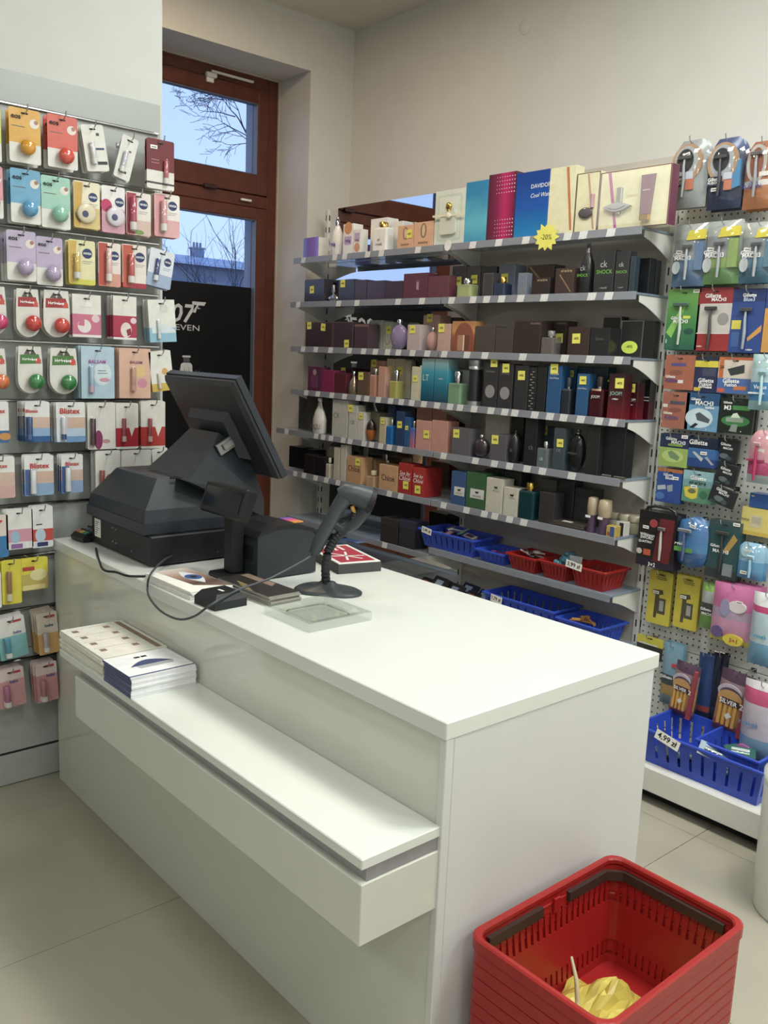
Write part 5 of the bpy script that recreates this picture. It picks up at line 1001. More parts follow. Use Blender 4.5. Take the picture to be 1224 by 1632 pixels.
def pillow(w, h, d, slices, nx=8, nz=12, crimp=.03, amp=.0, seed=1, shape='rect'):
    rnd = random.Random(seed); mats = []; mi = {}; mb = MB()
    def MI(c):
        m = C(c) if isinstance(c, str) else c
        if m.name not in mi: mi[m.name] = len(mats); mats.append(m)
        return mi[m.name]
    G = [[[None]*(nx+1) for _ in range(nz+1)] for _ in range(2)]
    for s in (0, 1):
        for j in range(nz+1):
            for i in range(nx+1):
                u, v = i/nx, j/nz; b = (1-abs(2*u-1)**3)*(1-abs(2*v-1)**4); hwid = w/2
                if shape == 'oval': hwid = w/2*(1-abs(2*v-1)**3.2)**(1/3.2)+.001
                if shape == 'shoulder' and v > .8: hwid = w/2*(1-.4*((v-.8)/.2)**1.6)
                e = rnd.uniform(-amp, amp) if 0 < i < nx and 0 < j < nz else 0
                G[s][j][i] = ((2*u-1)*hwid, (-1 if s == 0 else .25)*d*b+e, v*h)
    mb.v += [tuple(p) for s in (0, 1) for rw in G[s] for p in rw]
    for s in (0, 1):
        for j in range(nz):
            t = (j+.5)/nz; c = slices[-1][2]
            for f0, f1, cc in slices:
                if f0 <= t <= f1: c = cc; break
            for i in range(nx):
                b0 = s*(nz+1)*(nx+1)+j*(nx+1)+i; q = (b0, b0+1, b0+nx+2, b0+nx+1)
                mb.f.append(q if s == 0 else q[::-1]); mb.m.append(MI(c)); mb.sm.append(True)
    return mb, mats
BALL = {}
CT = {'L': 'lip care row', 'R': 'razor row'}
def pack(side, row, k, x0, y0, x1, y1, desc, slices, items=(), n=0, tilt=0.0, out=None, shape='rect', kind='card', step=None, name=None, cat='blister pack', depth=.018, hooked=True, shell=False, behind=None, grp=None):
    px0, py0 = cp(k, x0, y0); px1, py1 = cp(k, x1, y1); cxp, cyp = (px0+px1)/2, (py0+py1)/2
    if step is None:
        tall = any(i_[0] == 'ball' for i_ in items); step = .033 if tall else ({'card': .018, 'box': depth+.002, 'bag': depth*1.3+.006}[kind])
    out = out if out is not None else (.085 if side == 'L' else .075)
    if side == 'L':
        P = lambda a, b: onX(a, b, XL+out); i0 = 1
    else:
        P = lambda a, b: onY(a, b, YR-out); i0 = 0
    ct_ = P(cxp, cyp); w = abs(P(px1, cyp)[i0]-P(px0, cyp)[i0]); h = P(cxp, py0)[2]-P(cxp, py1)[2]
    if tilt:   # rectangle is the bounding box of a turned card
        c_, s_ = abs(math.cos(tilt)), abs(math.sin(tilt)); w2 = (w*c_-h*s_)/(c_*c_-s_*s_); h = (h*c_-w*s_)/(c_*c_-s_*s_); w = max(w2, .03)
    s = CROP[k][2]
    sx, sz = w/(x1-x0), h/(y1-y0); mx, my = (x0+x1)/2, y1
    if tilt: sx = sz = (w+h)/((x1-x0)+(y1-y0))*1.0
    fx = lambda x: max(-w*.48, min(w*.48, (x-mx)*sx)); fz = lambda y: max(h*.02, min(h*.98, (my-y)*sz))
    patches = []; later = []
    for it in items:
        if it[0] == 'c': patches.append(('e', fx(it[1]), fz(it[2]), it[3]*sx, it[3]*sz, it[4]))
        elif it[0] == 'e': patches.append(('e', fx(it[1]), fz(it[2]), it[3]*sx, it[4]*sz, it[5]))
        elif it[0] == 'r': patches.append(('p', [(fx(it[1]), fz(it[4])), (fx(it[3]), fz(it[4])), (fx(it[3]), fz(it[2])), (fx(it[1]), fz(it[2]))], it[5]))
        elif it[0] == 'p': patches.append(('p', [(fx(a), fz(b)) for a, b in it[1]], it[2]))
        else: later.append(it)
    slot_z = h-min(.014, h*.1)
    if hooked: patches.append(('p', [(a, slot_z+b) for a, b in rrect(.022 if w > .04 else .012, .005, .0024, 2)], INK))
    nm = name or ('blister_card' if side == 'L' else 'razor_pack')
    yp = 0.0
    if kind == 'card': mb, mats = card_mesh(w, h, slices, patches, shape=shape)
    elif kind == 'box':
        mb, mats = card_mesh(w, h, slices, patches, corner=.001, th=depth); 
        m0 = len(mats); mats.append(C(slices[-1][2]) if isinstance(slices[-1][2], str) else slices[-1][2]); mb.add([(-w/2, 0, h), (w/2, 0, h), (w/2, depth, h), (-w/2, depth, h)], [(0, 1, 2, 3)], m0); mb.add([(-w/2, 0, 0), (w/2, 0, 0), (w/2, depth, 0), (-w/2, depth, 0)], [(3, 2, 1, 0)], m0)
    else:
        mb, mats = pillow(w, h, depth, slices, amp=.0012, seed=int(abs(x0)+y0), shape=shape)
        yp = -depth
        for kk, p in enumerate(patches):
            if p[0] == 'p' and p[-1] is INK: continue
            m = C(p[-1]) if isinstance(p[-1], str) else p[-1]; mats.append(m); poly = circ(p[1], p[2], p[3], p[4], 18) if p[0] == 'e' else p[1]
            mb.prism(poly, -depth-.0012-.0003*kk, -depth*.5, len(mats)-1)
    zc = ct_[2]-h/2
    if tilt: off_ = Vector((-math.sin(tilt)*h/2, 0, math.cos(tilt)*h/2)); 
    if side == 'L':
        loc = [XL+out, ct_[1], zc]; rot = (0, tilt, math.pi/2)
        if tilt: loc = [XL+out, ct_[1]-math.sin(tilt)*h/2, ct_[2]-math.cos(tilt)*h/2]
    else:
        loc = [ct_[0], YR-out, zc]; rot = (0, tilt, 0)
        if tilt: loc = [ct_[0]-math.sin(tilt)*h/2, YR-out, ct_[2]-math.cos(tilt)*h/2]
    o = mb.build(nm, mats, None, loc, rot)
    lab = desc+' on the '+ORD[row-1]+' '+CT[side]
    g = grp or ('cards of one hook: '+desc if n else 'packs on the '+ORD[row-1]+' '+CT[side])
    tag(o, lab, cat, g)
    for it in later:
        t = it[0]
        if t == 'ball':
            x, z, r = fx(it[1]), fz(it[2]), it[3]*(sx+sz)/2; m = C(it[4]) if isinstance(it[4], str) else it[4]
            mb = MB(); mb.sphere((0, 0, 0), r, n=20, sy=.8); mb.build('lip_balm_ball', mat('balm_'+m.name, it[4], rough=.25, coat=.4, noise=.02), o, (x, -r*.62, z))
            mb = MB(); mb.lathe([(r*1.02, 0), (r*1.02, .001)], 18); mb.build('ball_seam', m, o, (x, -r*.62, z-r*.1)).scale = (1, .8, 1)
            mb = MB(); mb.sphere((0, 0, 0), r*1.22, n=14, sy=.75, sz=1.05); mb.build('bubble', CLEAR, o, (x, -r*.55, z))
        elif t == 'tin':
            x, z, r = fx(it[1]), fz(it[2]), it[3]*(sx+sz)/2; mb = MB(); mb.x = Matrix.Rotation(math.pi/2, 4, 'X'); mb.lathe([(r, 0), (r, .007), (r*.92, .01), (r*.5, .0105)], 22); mb.build('balm_tin', C(it[4]), o, (x, -.0005, z))
            if len(it) > 5: mb = MB(); mb.prism(circ(0, 0, r*.35, n=14), -.0003, 0); mb.build('tin_logo', C(it[5]), o, (x-.2*r, -.0118, z-.1*r))
            mb = MB(); mb.x = Matrix.Rotation(math.pi/2, 4, 'X'); mb.lathe([(r*1.25, 0), (r*1.2, .012), (r*1.05, .014)], 22); mb.build('bubble', CLEAR, o, (x, -.0003, z))
        elif t == 'stick':
            x, za, zb, wd = fx(it[1]), fz(it[3]), fz(it[2]), it[4]*sx; r = wd/2; mb = MB(); zc_ = za+(zb-za)*.24
            mb.lathe([(r, zc_), (r, zb-.001), (r*.9, zb)], 12); st_ = mb.build('balm_stick', C(it[5]), o, (x, -r*.8, 0)); mb = MB(); mb.lathe([(r*1.08, za), (r*1.08, zc_)], 12); mb.build('stick_cap', C(it[6]), o, (x, -r*.8, 0))
            mb = MB(); mb.lathe([(r*1.5, za-.004), (r*1.6, za), (r*1.6, zb), (r*1.4, zb+.004)], 12); mb.build('bubble', CLEAR, o, (x, -r*.6, 0))
        elif t == 't':
            m = it[5] if not isinstance(it[5], str) else mat('ink_'+it[5].lstrip('#'), it[5], rough=.5, noise=0)
            lettering(it[1], o, fx(it[2]), yp-(.0026 if kind != 'bag' else .0024+.0003*len(patches)), fz(it[3]), wd=min(it[4]*sx, w*.95), m=m, bold=True)
        elif t == 'razor':   # x, y top, y bottom, head width, colours
            x, zt, zb, hw_ = fx(it[1]), fz(it[2]), fz(it[3]), it[4]*sx/2; mb = MB()
            mb.tube([(x, yp-.006, zb), (x+hw_*.15, yp-.009, zb+(zt-zb)*.4), (x, yp-.008, zb+(zt-zb)*.75), (x, yp-.006, zt-.006)], [.0045, .0062, .005, .0035], 8); mb.build('razor_handle', C(it[5]), o)
            mb = MB(); mb.box((x-hw_, yp-.012, zt-.012), (x+hw_, yp-.004, zt+.001), 0, .002)
            for q in range(3): mb.box((x-hw_*.9, yp-.0126, zt-.010+.0032*q), (x+hw_*.9, yp-.012, zt-.009+.0032*q), 1)
            mb.build('razor_head', [C(it[6]), STEEL], o)
        elif t == 'sticker':
            mb = MB(); mb.box((-.013, -.0004, -.006), (.013, 0, .006)); q = mb.build('price_sticker', PAPER, o, (fx(it[1]), yp-.0015-(0.012 if shell else 0), fz(it[2])), (0, it[3] if len(it) > 3 else 0, 0))
            mb = MB(); mb.box((-.009, -.0006, -.002), (.009, -.0004, .001)); mb.build('sticker_print', mat('grey_ink', '#5b5b5f', rough=.6), q)
    if shell or (kind == 'bag' and 'blister' in nm):
        mb, _m = pillow(w*.98, h*.95, depth+.014, [(0, 1, CLEAR)], 6, 8, shape=shape); q = mb.build('clear_shell', _m, o, (0, -.001, h*.05))
    cps = []
    rnd = random.Random(int(abs(x0)*3+y0))
    for i in range(n):
        c = copy_tree(o); d = step*(i+1)
        jit = rnd.uniform(-.004, .004)
        if side == 'L': c.location = (loc[0]-d, loc[1]+jit, loc[2]+rnd.uniform(-.004, .002))
        else: c.location = (loc[0]+jit, loc[1]+d, loc[2]+rnd.uniform(-.004, .002))
        c['label'] = behind or 'pack hanging behind the '+desc
    if hooked:
        top = Vector((0, 0, slot_z)); 
        u = (ct_[1] if side == 'L' else ct_[0]) + (math.sin(tilt)*(slot_z-h/2) if tilt else 0); zz = (ct_[2]+math.cos(tilt)*(slot_z-h/2)) if tilt else zc+slot_z
        hook(side, u, zz-.0005, out+.028)
    return o
# --- the lip care wall
def eos(row, k, r, col, balls, desc, n=1, txt=True):
    x0, y0, x1, y1 = r; W_ = x1-x0
    it = [('ball', balls[0], balls[1], balls[2], col), ('c', x0+W_*.8, y0+(y1-y0)*.25, W_*.15, '#d9cfc6'), ('c', x0+W_*.86, y0+(y1-y0)*.22, W_*.07, '#a06a50')]
    if txt: it += [('t', 'eos', x0+W_*.22, y0+(y1-y0)*.17, W_*.3, INK), ('r', x0+W_*.08, y0+(y1-y0)*.33, x0+W_*.5, y0+(y1-y0)*.345, '#5f564a')]
    return pack('L', row, k, x0, y0, x1, y1, desc, [(0, .36, '#d6d4cc'), (.36, 1, col)], it, n=n)
eos(1, 'A', (-190, 120, 8, 470), '#c9cf3a', (-80, 370, 50), 'lime green card with lime balm ball', 0)
eos(1, 'A', (60, 138, 265, 490), '#d99a2b', (170, 390, 50), 'orange yellow card with orange balm ball'); eos(1, 'A', (310, 182, 505, 525), '#d8503f', (420, 445, 51), 'coral red card with red balm ball')
pack('L', 1, 'A', 525, 232, 712, 552, 'white leaning card with pale tube and blue stripe', [(0, 1, '#d3d1c8')], [('stick', 590, 350, 500, 40, '#c9c6cc', '#d9d8d2'), ('r', 622, 385, 690, 400, '#2c3566'), ('r', 620, 482, 700, 505, '#2a2a2c'), ('r', 640, 280, 665, 300, '#3a3a40')], n=2, tilt=math.radians(-9))
pack('L', 1, 'A', 735, 300, 905, 612, 'white card with white tube leaning to the window', [(0, 1, '#d0cfc8')], [('stick', 805, 400, 560, 38, '#b9b9c4', '#d9d8d2'), ('r', 780, 545, 850, 565, '#2a2a2c'), ('r', 830, 375, 850, 390, '#6a3a3a')], n=1, tilt=math.radians(15), behind='white card hanging straight behind the one leaning to the window')
pack('L', 1, 'A', 955, 338, 1133, 662, 'dark red and white card with small lip tube', [(0, .1, '#d3d0c8'), (.1, .14, '#3a3034'), (.14, .37, '#d3d0c8'), (.37, 1, '#6d1622')], [('p', [(1060, 465), (1090, 465), (1092, 545), (1062, 545)], '#9a2433'), ('stick', 1075, 470, 620, 28, '#b94a58', '#d5d4ce'), ('sticker', 1000, 392), ('r', 985, 470, 1035, 475, '#a86a6a'), ('r', 985, 490, 1035, 495, '#a86a6a')], n=1, out=.10)
eos(2, 'A', (-170, 500, 20, 842), '#d88a9c', (-60, 740, 50), 'rose pink card with pink balm ball', 0)
eos(2, 'A', (70, 532, 265, 882), '#5a9fc9', (183, 787, 52), 'sky blue card with blue balm ball'); eos(2, 'A', (270, 578, 458, 915), '#8fc4ae', (380, 822, 52), 'mint green card with mint balm ball')
NB = '#1c2a63'
def nivea(row, r, base, circ_, sl, items, desc, n=1, tilt=0.0, k='A'):
    x, y, rr = circ_
    return pack('L', row, k, r[0], r[1], r[2], r[3], desc, sl, list(items)+[('c', x, y, rr, NB), ('t', 'NIVEA', x, y, rr*1.6, INKW), ('r', x-rr, y+rr*1.5, x+rr, y+rr*1.62, '#8a8a92'), ('r', x-rr, y+rr*1.9, x+rr*.6, y+rr*2.0, '#8a8a92')], n=n, tilt=tilt)
nivea(2, (480, 612, 650, 915), '', (605, 708, 30), [(0, .45, '#d2b46a'), (.45, 1, '#dcd3b4')], [('p', [(480, 620), (540, 620), (520, 915), (480, 915)], '#c99a3a'), ('tin', 558, 818, 62, '#d8c8a0', NB)], 'yellow vanilla card with round cream tin')
nivea(2, (662, 642, 812, 945), '', (777, 740, 30), [(0, .5, '#c98a9c'), (.5, 1, '#dcd6d4')], [('e', 692, 770, 36, 42, '#c22a58'), ('tin', 748, 838, 60, '#cfc4d0', NB)], 'rose card with raspberries and round tin')
nivea(2, (822, 682, 982, 960), '', (932, 757, 30), [(0, .35, '#c9a89c'), (.35, 1, '#d8d0c6')], [('p', [(822, 690), (885, 690), (880, 960), (822, 960)], '#a32a3c'), ('stick', 860, 720, 930, 40, '#b02a48', '#d9d4cc'), ('e', 905, 940, 30, 16, '#6a8a4a')], 'red and cream card with crimson balm stick')
nivea(2, (1005, 692, 1168, 972), '', (1122, 765, 30), [(0, .4, '#d39a9a'), (.4, 1, '#dcd2cc')], [('p', [(1005, 700), (1075, 700), (1070, 970), (1005, 970)], '#d48a8c'), ('stick', 1058, 745, 935, 38, '#cf8a8e', '#d9d4cc'), ('c', 1057, 800, 12, NB)], 'pale pink card with rosy balm stick', n=2)
eos(3, 'A', (45, 930, 235, 1255), '#b3a3c2', (155, 1168, 52), 'lilac card with lilac balm ball, stacked three deep', 2); eos(3, 'A', (238, 972, 408, 1285), '#ae9fc0', (335, 1210, 50), 'lilac card with balm ball beside the yellow card', 0)
nivea(3, (447, 992, 620, 1280), '', (568, 1075, 33), [(0, .12, '#c9c23a'), (.12, 1, '#d6cf9c')], [('p', [(447, 1000), (500, 1000), (480, 1280), (447, 1280)], '#c99f3a'), ('stick', 495, 1085, 1240, 38, '#c9a52e', '#d9d4cc'), ('c', 490, 1110, 11, NB)], 'yellow sun card with golden balm stick', n=1)
nivea(3, (640, 1008, 785, 1292), '', (745, 1090, 30), [(0, .3, '#cf8a76'), (.3, 1, '#d8cdc4')], [('p', [(640, 1010), (700, 1010), (690, 1292), (640, 1292)], '#b93f36'), ('stick', 702, 1065, 1258, 36, '#d3a298', '#dcd6ce')], 'peach card with salmon balm stick', n=1)
nivea(3, (797, 1022, 952, 1304), '', (910, 1100, 32), [(0, .12, '#a81f33'), (.12, 1, '#d8cdc2')], [('p', [(797, 1025), (865, 1025), (860, 1300), (797, 1300)], '#c24a34'), ('stick', 848, 1090, 1270, 38, '#b83230', '#dcd6ce')], 'cherry red card with red balm stick', n=1)
nivea(3, (948, 1042, 1140, 1312), '', (1093, 1122, 30), [(0, .35, '#8fa3c4'), (.35, 1, '#c9d0da')], [('stick', 1012, 1115, 1270, 34, '#24377c', '#d3d6da')], 'pale blue card with navy balm stick', n=1, tilt=math.radians(9))
def fruitball(row, k, r, ball, colr, banner, desc, n=1):
    x0, y0, x1, y1 = r; W_ = x1-x0; Hh = y1-y0
    its = [('ball', ball[0], ball[1], ball[2], colr), ('p', [(x0+W_*.1, y0+Hh*.18), (x0+W_*.85, y0+Hh*.16), (x0+W_*.95, y0+Hh*.36), (x0+W_*.08, y0+Hh*.38)], banner), ('p', [(x0+W_*.25, y0+Hh*.17), (x0+W_*.4, y0+Hh*.04), (x0+W_*.5, y0+Hh*.17)], '#5a5550'), ('p', [(x0+W_*.5, y0+Hh*.17), (x0+W_*.62, y0+Hh*.05), (x0+W_*.75, y0+Hh*.17)], '#4a4640'), ('e', x0+W_*.82, y0+Hh*.3, W_*.12, W_*.12, '#d3443c'), ('t', '~8', x0+W_*.48, y0+Hh*.27, W_*.6, INKW)]
    return pack('L', row, k, x0, y0, x1, y1, desc, [(0, 1, '#d0cdc6')], its, n=n, shape='U')
fruitball(4, 'A', (-130, 1290, 42, 1605), (-10, 1520, 50), '#c93a6a', '#b0305a', 'round bottomed card with pink ball', 0)
fruitball(4, 'A', (105, 1308, 258, 1620), (205, 1530, 52), '#c23a34', '#a8262a', 'round red card with ball before its twin'); fruitball(4, 'A', (283, 1318, 455, 1622), (390, 1545, 50), '#c43c36', '#a8262a', 'round red card with ball beside the pink pack', 1)
def boxpack(row, k, r, sl, items, desc, n, tilt=0.0, depth=.01, step=.02): return pack('L', row, k, r[0], r[1], r[2], r[3], desc, sl, items, n=n, tilt=tilt, kind='box', depth=depth, step=step, name='lip_balm_box', cat='lip balm')
boxpack(4, 'A', (472, 1345, 658, 1622), [(0, .06, '#d9d2cf'), (.06, .54, '#c8607f'), (.54, 1, '#d6d2cb')], [('c', 548, 1550, 44, '#dccdcc'), ('p', [(548, 1550), (505, 1545), (520, 1512), (548, 1506)], '#c8607f'), ('c', 622, 1498, 26, '#d9b9bf'), ('r', 525, 1395, 600, 1425, '#dedbd5')], 'white and rose box with pale disc', 2)
boxpack(4, 'A', (737, 1356, 888, 1638), [(0, .05, '#d9d2cf'), (.05, .55, '#b01f3f'), (.55, 1, '#d4d0c8')], [('e', 820, 1575, 36, 50, '#d9c4c4'), ('p', [(820, 1575), (850, 1560), (855, 1600), (830, 1615)], '#8a1a30'), ('c', 868, 1512, 20, '#d9b9bf')], 'white and crimson box with pale disc', 2)
boxpack(4, 'A', (960, 1372, 1150, 1660), [(0, .34, '#7fb0cc'), (.34, 1, '#d3d3cb')], [('stick', 1022, 1515, 1635, 22, '#c4cfd4', '#d0d4d6'), ('c', 1072, 1440, 30, '#c2c4bf'), ('p', [(975, 1560), (1060, 1540), (1150, 1580), (1150, 1600), (975, 1600)], '#c4d2d8')], 'white and light blue box beside the window', 2, math.radians(-4))
fruitball(5, 'B', (-130, 225, 42, 500), (0, 440, 50), '#cf6f3f', '#5a8a3a', 'round bottomed card with orange ball', 0)
fruitball(5, 'B', (117, 213, 278, 517), (225, 440, 51), '#2f7f3f', '#3f7a34', 'round green card with ball before its twin', 1); fruitball(5, 'B', (325, 224, 505, 522), (435, 446, 50), '#2b7a3a', '#3f7a34', 'round green card with ball beside the blue pack', 1)
boxpack(5, 'B', (530, 216, 745, 552), [(0, 1, '#a3c0d2')], [('t', 'BALSAM', 632, 312, 110, '#a05a9c'), ('e', 665, 390, 60, 75, '#c4d4dc'), ('e', 680, 430, 34, 14, '#c98a9c'), ('stick', 592, 340, 510, 30, '#8fb0cc', '#c2a0b8'), ('r', 635, 368, 690, 373, '#5a7a9a'), ('r', 635, 384, 700, 389, '#5a7a9a')], 'light blue balm card with pink lettering', 5, 0, .0035, .0142)
boxpack(5, 'B', (776, 226, 980, 550), [(0, 1, '#d3a28a')], [('t', 'BALSAM', 885, 316, 80, '#8a4a6a'), ('c', 925, 452, 32, '#c87a94'), ('p', [(885, 350), (940, 330), (945, 400), (890, 415)], '#d9b06a'), ('stick', 862, 350, 500, 28, '#b97a68', '#c98a7a')], 'peach balm card with mauve lettering', 5, 0, .0035, .0142)
boxpack(5, 'B', (965, 236, 1135, 512), [(0, .2, '#c9a33a'), (.2, 1, '#d6d4ca')], [('c', 1075, 376, 24, '#cf9a4a'), ('stick', 1022, 385, 490, 20, '#cfc8b4', '#d0ccc0')], 'white box with honey drop beside the till screen', 1, math.radians(-7))
def blist(row, r, sl, items, desc, n, txtpos): return pack('L', row, 'B', r[0], r[1], r[2], r[3], desc, sl, list(items)+([('t', 'Blistex', txtpos[0], txtpos[1], txtpos[2], '#b8262b')] if txtpos else []), n=n, step=.0165)
blist(6, (-110, 572, 58, 842), [(0, .3, '#2a5a96'), (.3, 1, '#d6d6d2')], [('e', 30, 800, 40, 24, '#c9823a')], 'white and blue card with fruit picture', 1, (-20, 632, 110))
sk = '#c9a896'
blist(6, (165, 572, 325, 836), [(0, .15, '#24549a'), (.15, .35, '#7fa3cc'), (.35, .62, sk), (.62, 1, '#d8d9d6')], [('p', [(165, 670), (212, 670), (212, 836), (165, 836)], '#1f4a8a'), ('stick', 190, 680, 815, 30, '#1c3f80', '#2a5a9a')], 'blue lip card with red script and blue stick', 4, (208, 632, 80))
blist(6, (366, 575, 556, 836), [(0, .15, '#5f90c4'), (.15, .35, '#a9c0d8'), (.35, .62, sk), (.62, 1, '#d8d9d6')], [('p', [(366, 665), (440, 665), (430, 836), (366, 836)], '#d0d6dc'), ('stick', 410, 672, 815, 30, '#c4c4cc', '#24408a'), ('e', 490, 710, 40, 26, '#cfa58e')], 'white and sky card with red script and white stick', 3, (455, 632, 130))
pack('L', 6, 'B', 570, 580, 755, 882, 'white card with plum and dark stick', [(0, 1, '#d3cfc8')], [('e', 640, 820, 28, 62, '#8a2f5a'), ('e', 690, 830, 26, 14, '#b9828a'), ('stick', 600, 680, 850, 34, '#3a1a26', '#4a2230')], n=1)
for r_, ds, rc in (((752, 582, 900, 880), 'white and crimson lip card beside the plum card', '#b0202c'), ((917, 570, 1075, 876), 'white and scarlet lip card beside the till screen', '#b82a26')):
    W_ = r_[2]-r_[0]; pack('L', 6, 'B', *r_, ds, [(0, .05, '#d8d4cc'), (.05, .46, rc), (.46, 1, '#d3cdc4')], [('stick', r_[0]+W_*.35, 680, 830, 24, '#8f1f2c', '#c9a2a0'), ('p', [(r_[0]+W_*.58, 735), (r_[0]+W_*.86, 735), (r_[0]+W_*.7, 800)], '#d8cfc8')], n=2)
blist(7, (-90, 930, 98, 1202), [(0, .3, '#c99a94'), (.3, .62, sk), (.62, 1, '#d8d6d2')], [], 'white and rose card with red script', 1, (0, 990, 100))
blist(7, (160, 920, 350, 1182), [(0, .3, '#7fa0c8'), (.3, .6, sk), (.6, 1, '#d8d9d6')], [('p', [(160, 1010), (215, 1010), (205, 1180), (160, 1180)], '#3a5a9a'), ('stick', 212, 1015, 1165, 36, '#cfd2d8', '#d0d4d8'), ('e', 290, 1050, 40, 22, '#cfa58e')], 'white blue card with red script and white stick', 2, (258, 988, 125))
blist(7, (400, 915, 540, 1165), [(0, .32, '#7f9cc4'), (.32, .6, sk), (.6, 1, '#d6d6d4')], [('p', [(400, 990), (450, 990), (430, 1160), (400, 1160)], '#35549a'), ('stick', 438, 1000, 1150, 34, '#c9ced6', '#d0d4d8')], 'white blue card with script beside the red stick card', 2, (470, 975, 90))
pack('L', 7, 'B', 622, 890, 785, 1222, 'white card with red stick and berries', [(0, 1, '#d3d0c8')], [('stick', 660, 1015, 1200, 30, '#8f2f26', '#a8443a'), ('e', 720, 1085, 36, 44, '#b9463c'), ('e', 735, 1050, 24, 14, '#6a8a4a')], n=2)
pack('L', 7, 'B', 790, 886, 985, 1190, 'white card beside the red stick card above the till', [(0, 1, '#d6d3cb')], [('stick', 850, 1000, 1180, 28, '#9a3a30', '#a8443a')], n=1)
pack('L', 7, 'B', 985, 870, 1115, 1170, 'white card half hidden by the till screen arm', [(0, 1, '#d6d3cb')], [('e', 1050, 950, 24, 10, '#d9d8d2')], n=1, tilt=math.radians(-6))
pack('L', 8, 'B', -110, 1310, 55, 1590, 'blue and pink card with white foot', [(0, .5, '#2f72b0'), (.5, 1, '#d6c4bc')], [('t', '~1', 10, 1350, 20, INKR)], n=0)
pack('L', 8, 'B', 42, 1272, 215, 1530, 'white and pink card with violet capped tube', [(0, .18, '#cfd0d4'), (.18, .5, '#cf8a9c'), (.5, 1, '#d9d6d2')], [('e', 100, 1450, 30, 40, '#8fb4d0'), ('r', 70, 1495, 145, 1525, '#8a5a9c'), ('r', 165, 1488, 185, 1525, '#e0deda')], n=2, shape='rect')
pack('L', 8, 'B', 207, 1252, 345, 1520, 'white and red card with navy capped tube', [(0, .16, '#c9cad0'), (.16, .45, '#c23a30'), (.45, 1, '#d6d6d4')], [('e', 262, 1440, 34, 46, '#a9c0d6'), ('r', 240, 1485, 310, 1512, '#23306a'), ('r', 235, 1365, 275, 1372, '#2a2a3a')], n=2)
Yl = '#d3c52a'
pack('L', 9, 'D', 10, 432, 112, 662, 'yellow card with brown lip stick', [(0, 1, Yl)], [('stick', 45, 490, 640, 26, '#8a5a34', '#d0c8a0')], n=1); pack('L', 9, 'D', 112, 420, 250, 588, 'short yellow card with yellow balm tube and blossoms', [(0, .5, '#b9a24a'), (.5, 1, Yl)], [('e', 200, 510, 44, 30, '#d6cc8a'), ('r', 118, 560, 235, 590, '#d9c97a'), ('r', 118, 465, 180, 485, '#b8362b')], n=1)
pack('L', 9, 'D', -120, 500, 8, 690, 'white card beside the yellow ones', [(0, 1, '#d6d4ce')], [], n=0)
pk = '#c98a90'
def bebe(row, r, sl, st, desc, n, tx, tilt=0.0): return pack('L', row, 'D', r[0], r[1], r[2], r[3], desc, sl, [('stick',)+st, ('t', 'bebe', tx[0], tx[1], 44, '#2a4a8c'), ('r', r[0]+(r[2]-r[0])*.45, r[1]+6, r[0]+(r[2]-r[0])*.85, r[1]+20, '#b8323a')], n=n, tilt=tilt, step=.0142)
bebe(10, (-20, 722, 150, 952), [(0, .55, '#6fb0b4'), (.55, 1, '#d3cfcb')], (30, 820, 935, 34, '#2a7f9c', '#d3d6d6'), 'turquoise and white lip card', 3, (95, 800), math.radians(-6)); bebe(10, (188, 702, 312, 925), [(0, .5, '#cf9a52'), (.5, 1, '#d0c0b0')], (232, 800, 905, 30, '#a898a0', '#d6d0cc'), 'honey and white lip card', 5, (258, 762), math.radians(-4))
bebe(11, (-15, 992, 138, 1202), [(0, .7, pk), (.7, 1, '#d3bcbc')], (32, 1070, 1190, 32, '#a04a78', '#d6d0cc'), 'pink lip card with mauve stick', 4, (75, 1055), math.radians(-4)); bebe(11, (184, 962, 306, 1172), [(0, .7, '#c9848c'), (.7, 1, '#d3bcbc')], (222, 1045, 1160, 30, '#a8586a', '#d6d0cc'), 'rose lip card with dusky stick', 4, (265, 1025), math.radians(-3))
# chrome rails behind each row
for px, py in ((130, 190), (130, 286), (130, 375), (130, 462), (130, 548), (130, 638), (130, 720), (60, 802), (45, 884), (45, 968), (45, 1048)):
    z = onX(px, py, XL)[2]; mb = MB(); mb.box((-1.0, -.012, z-.003), (.68, -.002, z+.003), 0, .001); mb.build('rail', CHROME, dpan)
    mb = MB(); mb.box((-1.0, -.011, z+.0032), (.68, -.0, z+.0042)); mb.build('rail_edge', slot, dpan)
# --- the shaving wall
GR = '#3a3d44'
def gil(x, y, wd, c=INKW): return ('t', 'Gillette', x, y, wd, c)
def m3(x, y, wd, c=INKW): return ('t', 'MACH3', x, y, wd, c)
pack('R', 1, 'P', 362, 192, 665, 795, 'silver and orange razor blister with rounded shoulders', [(0, 1, '#8f9496')], [('e', 495, 400, 135, 170, '#a8805f'), ('e', 490, 395, 105, 145, '#9aa0a2'), ('e', 480, 380, 75, 105, '#24262c'), ('razor', 480, 340, 700, 120, '#9a9ca4', '#3a3a44'), ('r', 375, 510, 490, 605, '#23252e'), gil(435, 540, 110), ('t', 'FUSION', 430, 575, 100, INKW), ('r', 500, 545, 568, 640, '#c46a4a'), ('r', 495, 480, 560, 545, '#b9c0d0'), ('sticker', 490, 325, -.2)], n=1, kind='bag', shape='shoulder', depth=.02, out=.10, name='razor_blister', cat='razor')
